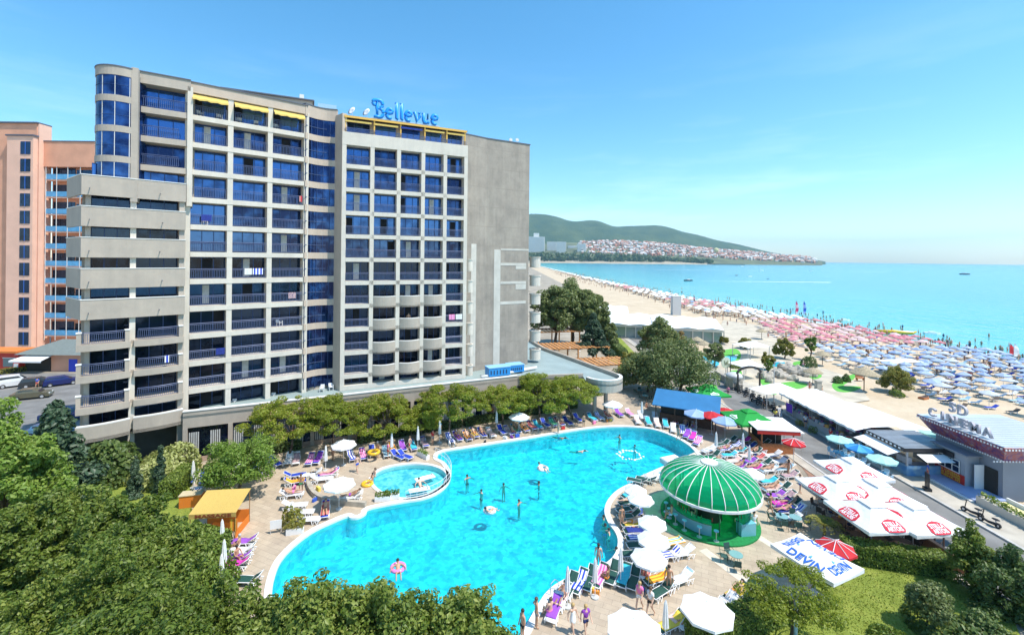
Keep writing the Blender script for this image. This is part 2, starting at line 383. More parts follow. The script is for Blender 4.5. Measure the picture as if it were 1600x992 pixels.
def joints(pose):
    j = dict(pel=(0,0,.97), waist=(0,0,1.1), chest=(0,.0,1.30), neck=(0,.01,1.47), head=(0,-.01,1.60), top=(0,0,1.70))
    for s, n in ((-1,'L'), (1,'R')):
        j['hip'+n] = (s*.09,0,.93); j['kn'+n] = (s*.1,-.015,.50); j['an'+n] = (s*.1,.02,.08); j['to'+n] = (s*.12,-.14,.03)
        j['sh'+n] = (s*.175,0,1.41); j['el'+n] = (s*.235,.02,1.13); j['wr'+n] = (s*.25,-.05,.88); j['ha'+n] = (s*.25,-.08,.80)
    if pose == 'walk':
        j['knL'] = (-.1,-.14,.52); j['anL'] = (-.1,-.24,.10); j['toL'] = (-.11,-.39,.07); j['knR'] = (.1,.05,.5); j['anR'] = (.1,.30,.14); j['toR'] = (.11,.20,.02)
        j['elL'] = (-.24,.14,1.15); j['wrL'] = (-.25,.12,.9); j['haL'] = (-.25,.1,.82); j['elR'] = (.24,-.06,1.13); j['wrR'] = (.24,-.24,.95); j['haR'] = (.24,-.3,.9)
    if pose == 'hips':
        j['elR'] = (.36,.08,1.18); j['wrR'] = (.17,-.06,1.02); j['haR'] = (.12,-.09,1.0)
    if pose == 'sit':
        dz = -.52
        for k in j: j[k] = (j[k][0], j[k][1], j[k][2]+dz)
        for s, n in ((-1,'L'), (1,'R')):
            j['hip'+n] = (s*.1,-.04,.43); j['kn'+n] = (s*.13,-.46,.46); j['an'+n] = (s*.13,-.44,.08); j['to'+n] = (s*.14,-.6,.03)
            j['el'+n] = (s*.25,-.1,.62); j['wr'+n] = (s*.17,-.33,.56); j['ha'+n] = (s*.15,-.41,.55)
    if pose == 'lie':                         # on a lounger, back raised, feet at -y
        j = dict(pel=(0,.02,.50), waist=(0,.16,.55), chest=(0,.36,.66), neck=(0,.52,.76), head=(0,.64,.84), top=(0,.73,.90))
        for s, n in ((-1,'L'), (1,'R')):
            j['hip'+n] = (s*.09,-.03,.49); j['kn'+n] = (s*.12,-.45,.58 if s > 0 else .47); j['an'+n] = (s*.13,-.84,.44); j['to'+n] = (s*.16,-.9,.55)
            j['sh'+n] = (s*.175,.47,.71); j['el'+n] = (s*.29,.25,.60); j['wr'+n] = (s*.27,.02,.52); j['ha'+n] = (s*.25,-.06,.51)
    if pose == 'swim':
        for s, n in ((-1,'L'), (1,'R')):
            j['el'+n] = (s*.40,-.12,1.30); j['wr'+n] = (s*.52,-.30,1.24); j['ha'+n] = (s*.55,-.38,1.23)
    if pose == 'crawl':                       # face down in the water, one arm forward; z=0 is the surface
        j = dict(pel=(0,.1,-.1), waist=(0,-.06,-.07), chest=(0,-.26,-.03), neck=(0,-.44,.03), head=(0,-.57,.09), top=(0,-.67,.1))
        for s, n in ((-1,'L'), (1,'R')):
            j['hip'+n] = (s*.09,.14,-.12); j['kn'+n] = (s*.1,.56,-.18); j['an'+n] = (s*.1,.97,-.14); j['to'+n] = (s*.1,1.12,-.2)
            j['sh'+n] = (s*.18,-.38,-.01); j['el'+n] = (s*.25,-.62,.05) if s > 0 else (s*.4,-.25,-.08); j['wr'+n] = (s*.2,-.86,.0) if s > 0 else (s*.42,.0,-.14); j['ha'+n] = (s*.2,-.95,-.02) if s > 0 else (s*.42,.08,-.15)
    if pose == 'float':                       # seated back in a swim ring
        j = dict(pel=(0,0,.02), waist=(0,.12,.1), chest=(0,.28,.24), neck=(0,.40,.38), head=(0,.47,.5), top=(0,.5,.6))
        for s, n in ((-1,'L'), (1,'R')):
            j['hip'+n] = (s*.09,-.04,.02); j['kn'+n] = (s*.14,-.42,.24); j['an'+n] = (s*.15,-.72,-.02); j['to'+n] = (s*.17,-.84,.06)
            j['sh'+n] = (s*.18,.35,.33); j['el'+n] = (s*.40,.2,.27); j['wr'+n] = (s*.5,-.02,.2); j['ha'+n] = (s*.52,-.1,.19)
    return j
def skin_mesh(name, V, E, rad, root, material, sub=1):
    me = bpy.data.meshes.new(name); me.from_pydata(V, E, []); o = bpy.data.objects.new(name, me); COL.objects.link(o)
    o.modifiers.new('skin', 'SKIN')
    for i, r in enumerate(rad): 
        me.skin_vertices[0].data[i].radius = r if isinstance(r, tuple) else (r, r); me.skin_vertices[0].data[i].use_root = (i == root)
    s = o.modifiers.new('sub', 'SUBSURF'); s.levels = sub
    dg = bpy.context.evaluated_depsgraph_get(); out = bpy.data.meshes.new_from_object(o.evaluated_get(dg)); out.name = name
    bpy.data.objects.remove(o); bpy.data.meshes.remove(me)
    out.materials.clear(); out.materials.append(material); out.polygons.foreach_set('use_smooth', [True]*len(out.polygons))
    return out
def body_mesh(pose):
    j = joints(pose); V = []; E = []; rad = []; ix = {}
    def put(n, p, r): ix[n] = len(V); V.append(p); rad.append(r)
    put('pel', j['pel'], (.135,.105)); put('waist', j['waist'], (.12,.09)); put('chest', j['chest'], (.15,.11)); put('neck', j['neck'], .055); put('head', j['head'], (.085,.1)); put('top', j['top'], .055)
    E += [(0,1),(1,2),(2,3),(3,4),(4,5)]
    for n in 'LR':
        put('hip'+n, j['hip'+n], .09); put('kn'+n, j['kn'+n], .058); put('an'+n, j['an'+n], .04); put('to'+n, j['to'+n], (.035,.03))
        E += [(0, ix['hip'+n]), (ix['hip'+n], ix['kn'+n]), (ix['kn'+n], ix['an'+n]), (ix['an'+n], ix['to'+n])]
        put('sh'+n, j['sh'+n], .06); put('el'+n, j['el'+n], .042); put('wr'+n, j['wr'+n], .03); put('ha'+n, j['ha'+n], (.04,.022))
        E += [(2, ix['sh'+n]), (ix['sh'+n], ix['el'+n]), (ix['el'+n], ix['wr'+n]), (ix['wr'+n], ix['ha'+n])]
        w = Vector(j['wr'+n]); h = Vector(j['ha'+n]); d = (h-w).normalized(); sd = d.cross(Vector((0,1,.2))).normalized()
        for k in range(4):                   # fingers of different lengths, and a thumb off the side of the palm
            put('f%s%d' % (n, k), tuple(h + sd*(k-1.5)*.021 + d*(.075, .09, .085, .065)[k]), .009); E.append((ix['ha'+n], len(V)-1))
        put('t'+n, tuple(w + d*.05 + sd*.05*(-1 if n == 'L' else 1)), .01); E.append((ix['wr'+n], len(V)-1))
    me = skin_mesh('body_'+pose, V, E, rad, 0, SKIN[0])
    bm = bmesh.new(); bm.from_mesh(me)       # nose, ears as small raised features of the same mesh
    hd = Vector(j['head']); upv = (Vector(j['top'])-hd).normalized(); fw = Vector((0,-1,0)); fw = (fw - upv*fw.dot(upv)).normalized()
    if pose == 'crawl': fw = Vector((0,-.3,-1)).normalized()
    for off, r in ((fw*.098+upv*.0, .016), (Vector((.088,0,0)), .02), (Vector((-.088,0,0)), .02)):
        bmesh.ops.create_icosphere(bm, subdivisions=1, radius=r, matrix=Matrix.Translation(hd+off))
    bm.to_mesh(me); bm.free(); me.polygons.foreach_set('use_smooth', [True]*len(me.polygons))
    return me, j
def sub_skin(name, pts, rad, edges, m):
    return skin_mesh(name, pts, edges, rad, 0, m)
def make_pose(pose):
    me, j = body_mesh(pose)
    D = dict(body=me)
    lerp = lambda a, b, t: tuple(Vector(j[a]).lerp(Vector(j[b]), t))
    D['trunks'] = sub_skin('trunks', [lerp('pel','waist',.35), j['pel'], j['hipL'], lerp('hipL','knL',.5), j['hipR'], lerp('hipR','knR',.5)], [(.14,.11), (.15,.12), .11, .095, .11, .095], [(0,1),(1,2),(2,3),(1,4),(4,5)], CL['navy'])
    D['briefs'] = sub_skin('briefs', [lerp('pel','waist',.1), j['pel'], lerp('hipL','knL',.08), lerp('hipR','knR',.08)], [(.14,.11), (.148,.12), .1, .1], [(0,1),(1,2),(1,3)], CL['black'])
    D['bikini_top'] = sub_skin('bikini_top', [lerp('chest','waist',.25), lerp('chest','neck',.12)], [(.155,.125), (.155,.12)], [(0,1)], CL['black'])
    D['shirt'] = sub_skin('shirt', [lerp('pel','waist',.2), j['waist'], j['chest'], lerp('chest','neck',.75), j['shL'], lerp('shL','elL',.55), j['shR'], lerp('shR','elR',.55)],
                          [(.15,.12), (.145,.115), (.168,.128), .075, .08, .07, .08, .07], [(0,1),(1,2),(2,3),(2,4),(4,5),(2,6),(6,7)], CL['white'])
    D['dress'] = sub_skin('dress', [tuple(Vector(j['pel'])-Vector((0,0,.38))), j['pel'], j['waist'], j['chest'], lerp('chest','neck',.6)], [(.23,.2), (.18,.15), (.14,.11), (.165,.128), .09], [(0,1),(1,2),(2,3),(3,4)], CL['white']) if pose in ('stand','walk','hips') else None
    hd = Vector(j['head']); up = (Vector(j['top'])-hd).normalized(); back = Vector((0,1,0)); back = (back-up*back.dot(up)).normalized()
    if pose == 'crawl': back = Vector((0,.3,1)).normalized()
    for nm, L_ in (('hair', .0), ('long_hair', .26)):
        mb = MB(); X = Vector((1,0,0)); M = Matrix.Translation(hd+up*.035+back*.018) @ Matrix((X, back, up)).transposed().to_4x4()
        mb.lathe([(.1,-.03),(.107,.02),(.095,.065),(.06,.1),(.001,.112)], 12, M=M)
        if L_: 
            mb.tube([hd+up*.02+back*.07, hd-up*.1+back*.085, hd-up*L_+back*.1], [.085,.08,.03], 8)
        D[nm] = mb.mesh(nm, HAIR['dark'], True)
    POSE[pose] = D
for p_ in ('stand','walk','hips','sit','lie','swim','crawl','float'): make_pose(p_)
def person(label, loc, rz=0, pose='stand', skin=0, wear=(('trunks','navy'),), hair=('hair','dark'), s=1.0, group=None):
    D = POSE[pose]; t = thing('person', label, 'person', loc, rz, group); t.scale = (s, s, s)
    b = link('body', D['body'], t)
    b.material_slots[0].link = 'OBJECT'; b.material_slots[0].material = SKIN[skin]
    for w, c in wear:
        if D.get(w) is None: continue
        o = link(w, D[w], t); o.material_slots[0].link = 'OBJECT'; o.material_slots[0].material = CL[c]
    if hair:
        o = link(hair[0], D[hair[0]], t); o.material_slots[0].link = 'OBJECT'; o.material_slots[0].material = HAIR[hair[1]]
    return t
BIK = lambda c: (('briefs', c), ('bikini_top', c))
# ------------------------------------------------------------------ sun loungers, towels, umbrellas
WPLASTIC = mat('white_plastic', (.78,.78,.78), .4, noise=.06, scale=8)
METAL = mat('painted_metal', (.6,.6,.62), .35, .6)
DARKM = mat('dark_metal', (.04,.04,.045), .4, .5)
SLING = dict(blue=mat('blue_sling', (.012,.05,.42), .75, noise=.2, scale=20), green=mat('green_sling', (.012,.07,.055), .75, noise=.25, scale=20), white=mat('white_sling', (.72,.73,.75), .7, noise=.08, scale=20), lightblue=mat('pale_blue_sling', (.3,.5,.62), .75, noise=.15, scale=20))
ZS, BACK0, RISE = .34, .35, .42
def prof(y):                                  # height of the lying surface along the lounger, feet at -y
    return ZS + (max(0, y-BACK0)/.6*RISE) + .03*math.sin((y+.95)*3)
def sheet(ys, x0, x1, lift, th, nx=4, wob=0.0, rs=None):
    mb = MB(); n = len(ys); rows = []
    for s_ in (1, 0):
        for y in ys:
            for k in range(nx+1):
                x = x0+(x1-x0)*k/nx
                mb.v.append((x, y, prof(y)+lift-(0 if s_ else th)+(rs.normal()*wob if rs else 0)))
    W = nx+1
    for i in range(n-1):
        for k in range(nx):
            a = i*W+k; q = [a, a+1, a+W+1, a+W]; mb.f.append(q); mb.m.append(0); mb.f.append([x+n*W for x in q[::-1]]); mb.m.append(0)
    edge = [i*W for i in range(n)][::-1] + [k for k in range(1, W)] + [i*W+nx for i in range(1, n)] + [(n-1)*W+k for k in range(nx-1, 0, -1)]
    for a, b in zip(edge, edge[1:]+edge[:1]):
        mb.f.append([b, a, a+n*W, b+n*W]); mb.m.append(0)
    return mb
def make_lounger():
    t = thing('sun_lounger', 'white framed sun lounger', 'sun lounger')
    f = MB()
    for s in (-1, 1):
        x = s*.32; f.tube([(x,-.97,ZS-.02), (x,-.5,prof(-.5)-.03), (x,BACK0,ZS-.01), (x,.95,ZS-.05)], .028, 6)
        f.tube([(x*.93,BACK0,ZS+.01), (x*.93,.95,prof(.95)+.01)], .024, 6)
    f.tube([(-.3,.95,prof(.95)+.01), (.3,.95,prof(.95)+.01)], .024, 6); f.tube([(-.32,-.97,ZS-.02), (.32,-.97,ZS-.02)], .028, 6)
    f.tube([(-.32,BACK0,ZS-.03), (.32,BACK0,ZS-.03)], .02, 6)
    f.build('frame', WPLASTIC, t, smooth=True)
    for y, sp in ((-.62,.2), (.58,.22)):
        for s in (-1, 1):
            x = s*.33; MB().tube([(x,y-sp-.06,ZS-.02), (x,y-sp,0.015), (x,y-sp+.08,.012), (x,y-.05,ZS-.09), (x,y+.05,ZS-.09), (x,y+sp-.08,.012), (x,y+sp,.015), (x,y+sp+.06,ZS-.02)], .026, 6).build('leg', WPLASTIC, t, smooth=True)
    sheet([-.93+i*.16 for i in range(9)], -.29, .29, .0, .02).build('seat', SLING['blue'], t, smooth=True)
    sheet([BACK0+.03+i*.115 for i in range(6)], -.27, .27, .02, .02).build('backrest', SLING['blue'], t, smooth=True)
    return t
LOUNGER = make_lounger(); LOUNGER_USED = []
def lounger(loc, rz, sling, label, group='sun loungers around the pool'):
    sw = {'seat': SLING[sling], 'backrest': SLING[sling]}
    return dup(LOUNGER, loc, rz, label, group, swap=sw)
TOWEL = dict(
    striped_blue=stripes('blue_white_towel', ((.02,.06,.5),(.8,.8,.85)), 4), pink=stripes('pink_towel', ((.75,.12,.4),(.8,.45,.6)), 5), purple=mat('purple_towel', (.3,.08,.5), .9, noise=.2, scale=15),
    orange=stripes('orange_towel', ((.8,.35,.02),(.85,.55,.05),(.7,.2,.02)), 4), yellow=mat('yellow_towel', (.8,.6,.08), .9, noise=.15, scale=12), white=mat('white_towel', (.75,.75,.73), .9, noise=.1, scale=14),
    cyan=mat('turquoise_towel', (.05,.5,.6), .9, noise=.2, scale=10), red=stripes('red_towel', ((.5,.03,.05),(.65,.25,.2)), 4), magenta=mat('magenta_towel', (.65,.04,.42), .9, noise=.2, scale=12),
    green=stripes('green_towel', ((.05,.4,.15),(.2,.6,.4)), 3), print_=mat('patterned_towel', (.65,.45,.4), .9, noise=.8, scale=9, col2=(.15,.1,.2)), navy=mat('navy_towel', (.02,.04,.25), .9, noise=.3, scale=10), peach=mat('peach_towel', (.8,.55,.48), .9, noise=.2, scale=10))
TW = [sheet([-.75+i*.13 for i in range(13)], -.31, .31, .045, .02, 5, .008, np.random.RandomState(i)).mesh('towel', TOWEL['white'], True) for i in range(3)]
def towel(loc, rz, col, label, group='towels on the loungers'):
    o = link('towel', TW[R.randrange(3)], None, loc, rz); tag(o, label, 'towel', group)
    o.material_slots[0].link = 'OBJECT'; o.material_slots[0].material = TOWEL[col]
    return o
def fabric(name, c, c2=None, tr=.25):
    if name in MATS: return MATS[name]
    m, nt, b = nodes(name); N, Lk = nt.nodes, nt.links
    b.inputs['Base Color'].default_value = (*c, 1); b.inputs['Roughness'].default_value = .85
    t = N.new('ShaderNodeBsdfTranslucent'); t.inputs['Color'].default_value = (*c, 1); mx = N.new('ShaderNodeMixShader'); mx.inputs[0].default_value = tr
    tc = N.new('ShaderNodeTexCoord'); nz = N.new('ShaderNodeTexNoise'); nz.inputs['Scale'].default_value = 2.5; bp = N.new('ShaderNodeBump'); bp.inputs['Strength'].default_value = .35; bp.inputs['Distance'].default_value = .12
    Lk.new(tc.outputs['Object'], nz.inputs['Vector']); Lk.new(nz.outputs['Fac'], bp.inputs['Height']); Lk.new(bp.outputs['Normal'], b.inputs['Normal'])
    Lk.new(b.outputs[0], mx.inputs[1]); Lk.new(t.outputs[0], mx.inputs[2]); Lk.new(mx.outputs[0], N['Material Output'].inputs['Surface'])
    MATS[name] = m; return m
FW = fabric('white_canvas', (.88,.88,.87), tr=.14); FR = fabric('red_canvas', (.62,.03,.04)); FG = fabric('green_canvas', (.02,.36,.06)); FB = fabric('pale_blue_canvas', (.30,.47,.75)); FP = fabric('pink_canvas', (.66,.28,.31)); FLB = fabric('beach_blue_canvas', (.37,.48,.68)); FAQ = fabric('aqua_canvas', (.45,.78,.74)); FBB = fabric('bright_blue_canvas', (.03,.25,.62)); FNAVY = fabric('navy_canvas', (.02,.06,.35))
def make_umbrella(name, label, cloth, r=1.35, h=2.35, rise=.5, n=8, valance=.16, cloth2=None, base=True, pole_r=.025):
    t = thing(name, label, 'umbrella')
    c = MB(); segs = 4
    o = 0
    ring = lambda q, z, sag: [(q*math.cos(2*PI*(k/2)/n)*(1 if k % 2 == 0 else math.cos(PI/n)*.985), q*math.sin(2*PI*(k/2)/n)*(1 if k % 2 == 0 else math.cos(PI/n)*.985), z-(sag if k % 2 else 0)) for k in range(2*n)]
    rows = []
    for i in range(segs+1):
        u = i/segs; rows.append(ring(max(.02, r*u), h+rise*(1-u**1.15), .05*u))
    rows.append(ring(r*1.005, h-valance, .0))
    c.v = [p for row in rows for p in row]
    for i in range(len(rows)-1):
        for k in range(2*n):
            a, b = i*2*n+k, i*2*n+(k+1) % (2*n); c.f.append([a, a+2*n, b+2*n, b]); c.m.append((((k//2) % 2) if cloth2 else 0))
    c.build('canopy', [cloth, cloth2] if cloth2 else cloth, t)
    MB().tube([(0,0,0), (0,0,h+rise+.1)], pole_r, 8).build('pole', WPLASTIC, t, smooth=True)
    rb = MB()
    for k in range(n): a = 2*PI*k/n; rb.tube([(0,0,h+rise-.06), (r*.97*math.cos(a), r*.97*math.sin(a), h-.03)], .009, 4)
    rb.build('rib', METAL, t)
    if base: MB().lathe([(.001,0),(.28,0),(.28,.07),(.06,.11),(.05,.3),(.001,.3)], 14).build('base', mat('concrete_base', (.5,.5,.48), .9, noise=.15, scale=9), t)
    return t
def make_folded(name, label, cloth, h=2.5):
    t = thing(name, label, 'umbrella')
    c = MB(); n = 16
    prof_ = [(.05,.95),(.15,1.0),(.13,1.4),(.1,1.9),(.07,2.3),(.015,h)]
    for i, (r, z) in enumerate(prof_):
        for k in range(n):
            a = 2*PI*k/n; q = r*(1.25 if k % 2 else .8); c.v.append((q*math.cos(a), q*math.sin(a), z))
    for i in range(len(prof_)-1):
        for k in range(n): a, b = i*n+k, i*n+(k+1) % n; c.f.append([a, b, b+n, a+n]); c.m.append(0)
    c.build('canopy', cloth, t)
    MB().tube([(0,0,0),(0,0,1.1)], .025, 8).build('pole', WPLASTIC, t)
    MB().lathe([(.001,0),(.25,0),(.25,.08),(.05,.11),(.001,.12)], 14).build('base', mat('concrete_base', (.5,.5,.48)), t)
    return t
# ------------------------------------------------------------------ light, sky, air
EL, AZV = math.radians(61), Vector((.905,-.425))
w = bpy.data.worlds.new('World'); sc.world = w; w.use_nodes = True
nt = w.node_tree; bg = nt.nodes['Background']
sky = nt.nodes.new('ShaderNodeTexSky'); sky.sky_type = 'NISHITA'; sky.sun_disc = False
sky.sun_elevation = EL; sky.sun_rotation = math.atan2(AZV.x, AZV.y); sky.altitude = 20; sky.air_density = 1.0; sky.dust_density = .45; sky.ozone_density = 3.0
hs = nt.nodes.new('ShaderNodeHueSaturation'); hs.inputs['Saturation'].default_value = 1.27; hs.inputs['Hue'].default_value = .488
# thin high cloud veils in the sky
tc = nt.nodes.new('ShaderNodeTexCoord'); mp = nt.nodes.new('ShaderNodeMapping'); mp.inputs['Scale'].default_value = (1.2, 1.2, 9)
nz = nt.nodes.new('ShaderNodeTexNoise'); nz.inputs['Scale'].default_value = 2.0; nz.inputs['Detail'].default_value = 6; nz.inputs['Roughness'].default_value = .6
rp = nt.nodes.new('ShaderNodeValToRGB'); rp.color_ramp.elements[0].position = .5; rp.color_ramp.elements[1].position = .85; rp.color_ramp.elements[1].color = (.30,.30,.30,1)
mixc = nt.nodes.new('ShaderNodeMix'); mixc.data_type = 'RGBA'; mixc.inputs['B'].default_value = (7.5,8.0,8.4,1)
L = nt.links.new
L(sky.outputs[0], hs.inputs['Color']); L(tc.outputs['Generated'], mp.inputs[0]); L(mp.outputs[0], nz.inputs['Vector']); L(nz.outputs['Fac'], rp.inputs['Fac'])
sz = nt.nodes.new('ShaderNodeSeparateXYZ'); L(tc.outputs['Generated'], sz.inputs[0]); el = nt.nodes.new('ShaderNodeMapRange'); el.inputs['From Min'].default_value = .42; el.inputs['From Max'].default_value = .08; L(sz.outputs['Z'], el.inputs['Value']); mu_ = nt.nodes.new('ShaderNodeMath'); mu_.operation = 'MULTIPLY'; L(rp.outputs['Color'], mu_.inputs[0]); L(el.outputs[0], mu_.inputs[1]); L(mu_.outputs[0], mixc.inputs['Factor']); L(hs.outputs['Color'], mixc.inputs['A']); L(mixc.outputs['Result'], bg.inputs['Color'])
bg.inputs['Strength'].default_value = .15
sl = bpy.data.lights.new('sun', 'SUN'); sl.energy = 3.5; sl.angle = math.radians(.5); sl.color = (1,.94,.84)
so = bpy.data.objects.new('sun', sl); COL.objects.link(so); so.location = (60,-20,90)
SD = Vector((AZV.x*math.cos(EL), AZV.y*math.cos(EL), math.sin(EL))); so.rotation_euler = SD.to_track_quat('Z','Y').to_euler()
vs = sc.view_settings; vs.view_transform = 'Standard'; vs.look = 'None'; vs.exposure = .78; vs.gamma = 1
sc.cycles.max_bounces = 6; sc.cycles.transparent_max_bounces = 8; sc.cycles.volume_bounces = 0; sc.cycles.caustics_reflective = False; sc.cycles.caustics_refractive = False
sc.cycles.use_denoising = True; sc.cycles.use_adaptive_sampling = True; sc.cycles.adaptive_threshold = .015
sc.cycles.sample_clamp_indirect = 6
hz = MB().box(-2400, 9500, -350, 11500, -8, 560)
m, nt2, b = nodes('sea_air'); nt2.nodes.remove(b); pv = nt2.nodes.new('ShaderNodeVolumePrincipled')
pv.inputs['Color'].default_value = (.5,.86,1,1); pv.inputs['Density'].default_value = .00008; pv.inputs['Anisotropy'].default_value = .2
nt2.links.new(pv.outputs[0], nt2.nodes['Material Output'].inputs['Volume'])
struct(hz.build('haze', m), 'stuff')
# ------------------------------------------------------------------ pool outlines
POOL_PX = [(690,706),(725,700),(770,693),(820,685.5),(870,677),(915,670),(950,667),(985,667),(1020,671),(1050,681),(1075,695),(1090,711),(1093,726),(1080,738),(1060,744),(1035,747),(1000,751),(970,763),(952,779),(945,797),(950,815),(962,832),(966,848),(960,868),(940,885),(912,895),(882,906),(858,922),(843,942),(828,968),(812,995),(780,1030),(720,1060),(620,1070),(520,1050),(455,1000),(425,940),(432,890),(452,860),(485,833),(516,817.5),(542,807),(548,809.5),(560,809),(571,803),(576,795.5),(605,789),(633,784),(661,779.5),(681,772),(697,760),(704,746),(702,733),(694,722),(683,715)]
KID_PX = [(581,751),(586,740),(600,732),(622,727),(650,725),(675,728),(692,735),(699,746),(690,759),(667,772),(637,778),(612,775),(592,765)]
def world_poly(px, z=0.0): return [tuple(P(x, y, z)[:2]) for x, y in px]
POOL = catmull(world_poly(POOL_PX), 5, True); KID = catmull(world_poly(KID_PX), 5, True)
def sheet_mesh(polys, z):
    vs = [Vector((p[0], p[1], z)) for q in polys for p in q]
    tri = tessellate_polygon([[Vector((p[0], p[1], 0)) for p in q] for q in polys])
    fs = []
    for t in tri:
        a, b_, c = (vs[i] for i in t)
        fs.append(t if (b_-a).cross(c-a).z > 0 else (t[2], t[1], t[0]))
    mb = MB(); mb.v = [tuple(v) for v in vs]; mb.f = [list(f) for f in fs]; mb.m = [0]*len(fs)
    return mb
def offset(poly, d):
    n = len(poly); out = []
    ar = sum(poly[i][0]*poly[(i+1) % n][1]-poly[(i+1) % n][0]*poly[i][1] for i in range(n)); sg = 1 if ar > 0 else -1
    for i in range(n):
        a = Vector(poly[i-1]); c = Vector(poly[(i+1) % n]); t = (c-a).normalized(); out.append((poly[i][0]+t.y*d*sg, poly[i][1]-t.x*d*sg))
    return out
def tiles(name, c1, c2, cm, scale, bump=.2, rough=.75, mortar=.012, row=.5, bw=.5, stain=.35, offs=0.5):
    m, nt, b = nodes(name); N, Lk = nt.nodes, nt.links
    g = N.new('ShaderNodeNewGeometry'); br = N.new('ShaderNodeTexBrick'); br.offset = offs
    br.inputs['Scale'].default_value = scale; br.inputs['Mortar Size'].default_value = mortar; br.inputs['Brick Width'].default_value = bw; br.inputs['Row Height'].default_value = row
    br.inputs['Color1'].default_value = (*c1,1); br.inputs['Color2'].default_value = (*c2,1); br.inputs['Mortar'].default_value = (*cm,1)
    mp = N.new('ShaderNodeMapping'); mp.inputs['Rotation'].default_value = (0,0,.42); Lk.new(g.outputs['Position'], mp.inputs[0]); Lk.new(mp.outputs[0], br.inputs['Vector'])
    nz = N.new('ShaderNodeTexNoise'); nz.inputs['Scale'].default_value = .8; nz.inputs['Detail'].default_value = 10; nz.inputs['Roughness'].default_value = .65; Lk.new(g.outputs['Position'], nz.inputs['Vector'])
    r = N.new('ShaderNodeValToRGB'); r.color_ramp.elements[0].position = .35; r.color_ramp.elements[1].position = .65; r.color_ramp.elements[0].color = (1-stain,)*3+(1,); r.color_ramp.elements[1].color = (1.05,1.05,1.05,1)
    Lk.new(nz.outputs['Fac'], r.inputs['Fac']); mx = N.new('ShaderNodeMix'); mx.data_type = 'RGBA'; mx.blend_type = 'MULTIPLY'; mx.inputs['Factor'].default_value = 1
    Lk.new(br.outputs['Color'], mx.inputs['A']); Lk.new(r.outputs['Color'], mx.inputs['B']); Lk.new(mx.outputs['Result'], b.inputs['Base Color'])
    b.inputs['Roughness'].default_value = rough
    return m
DECK_M = tiles('stone_paving', (.43,.345,.255), (.50,.41,.305), (.32,.26,.2), 1.0, row=.45, bw=.9, stain=.16)
GROUND_M = mat('dry_ground', (.36,.31,.24), .95, noise=.4, scale=.15, coord='World', detail=8)
WHITE_STONE = mat('white_coping', (.74,.73,.70), .6, noise=.12, scale=1.5, coord='World')
big = [(-2300,-300),(43,-300),(43,2300),(-2300,2300)]
struct(sheet_mesh([big, POOL, KID], -.03).build('ground', GROUND_M))
DECK_PX = [(150,1180),(300,780),(300,725),(545,690),(740,658),(905,628),(1010,600),(1110,598),(1140,640),(1240,720),(1290,800),(1330,860),(1300,905),(1240,935),(1120,1000),(900,1300)]
DECK = world_poly(DECK_PX)
struct(sheet_mesh([DECK, POOL, KID], 0).build('pool_deck', DECK_M))
for nm, poly in (('pool_coping', POOL), ('wading_pool_coping', KID)):
    out = offset(poly, .42 if nm == 'pool_coping' else .3); n = len(poly); mb = MB(); inn = offset(poly, -.03)
    mb.v = [(x, y, .06) for x, y in inn]+[(x, y, .06) for x, y in out]+[(x, y, -.02) for x, y in out]+[(x, y, -.4) for x, y in inn]
    for i in range(n):
        j = (i+1) % n
        for a in (0, n): mb.f.append([i+a, j+a, j+a+n, i+a+n]); mb.m.append(0)
        mb.f.append([i+3*n, j+3*n, j, i]); mb.m.append(0)
    bm = bmesh.new(); me = mb.mesh(nm, WHITE_STONE); bm.from_mesh(me); bmesh.ops.recalc_face_normals(bm, faces=bm.faces); bm.to_mesh(me); bm.free()
    struct(link(nm, me))
# the basin: pale mosaic, with bright caustic-like light mottling painted into its colour
m, nt, b = nodes('pool_mosaic_caustics'); N, Lk = nt.nodes, nt.links
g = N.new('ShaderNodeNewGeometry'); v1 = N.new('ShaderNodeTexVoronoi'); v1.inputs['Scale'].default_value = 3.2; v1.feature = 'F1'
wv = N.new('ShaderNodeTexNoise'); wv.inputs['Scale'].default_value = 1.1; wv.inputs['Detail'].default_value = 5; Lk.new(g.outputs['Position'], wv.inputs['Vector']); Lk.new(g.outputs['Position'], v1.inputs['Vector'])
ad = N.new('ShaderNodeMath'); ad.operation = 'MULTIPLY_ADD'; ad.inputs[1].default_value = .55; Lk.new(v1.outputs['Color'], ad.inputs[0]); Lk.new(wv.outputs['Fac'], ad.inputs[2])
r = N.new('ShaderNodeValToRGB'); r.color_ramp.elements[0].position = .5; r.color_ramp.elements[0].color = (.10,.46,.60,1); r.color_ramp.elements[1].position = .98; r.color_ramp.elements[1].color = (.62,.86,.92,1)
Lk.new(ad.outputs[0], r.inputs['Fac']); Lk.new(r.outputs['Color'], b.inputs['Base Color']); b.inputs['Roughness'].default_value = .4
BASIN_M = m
def basin(name, poly, dep):
    mb = sheet_mesh([poly], -dep); n = len(poly); o = len(mb.v)
    mb.v += [(x, y, -dep) for x, y in poly]+[(x, y, -.02) for x, y in poly]
    ar = sum(poly[i][0]*poly[(i+1) % n][1]-poly[(i+1) % n][0]*poly[i][1] for i in range(n))
    for i in range(n):
        j = (i+1) % n; q = [o+i, o+i+n, o+j+n, o+j]; mb.f.append(q if ar > 0 else q[::-1]); mb.m.append(0)
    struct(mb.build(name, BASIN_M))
basin('pool_basin', POOL, 1.6); basin('wading_pool_basin', KID, .5)
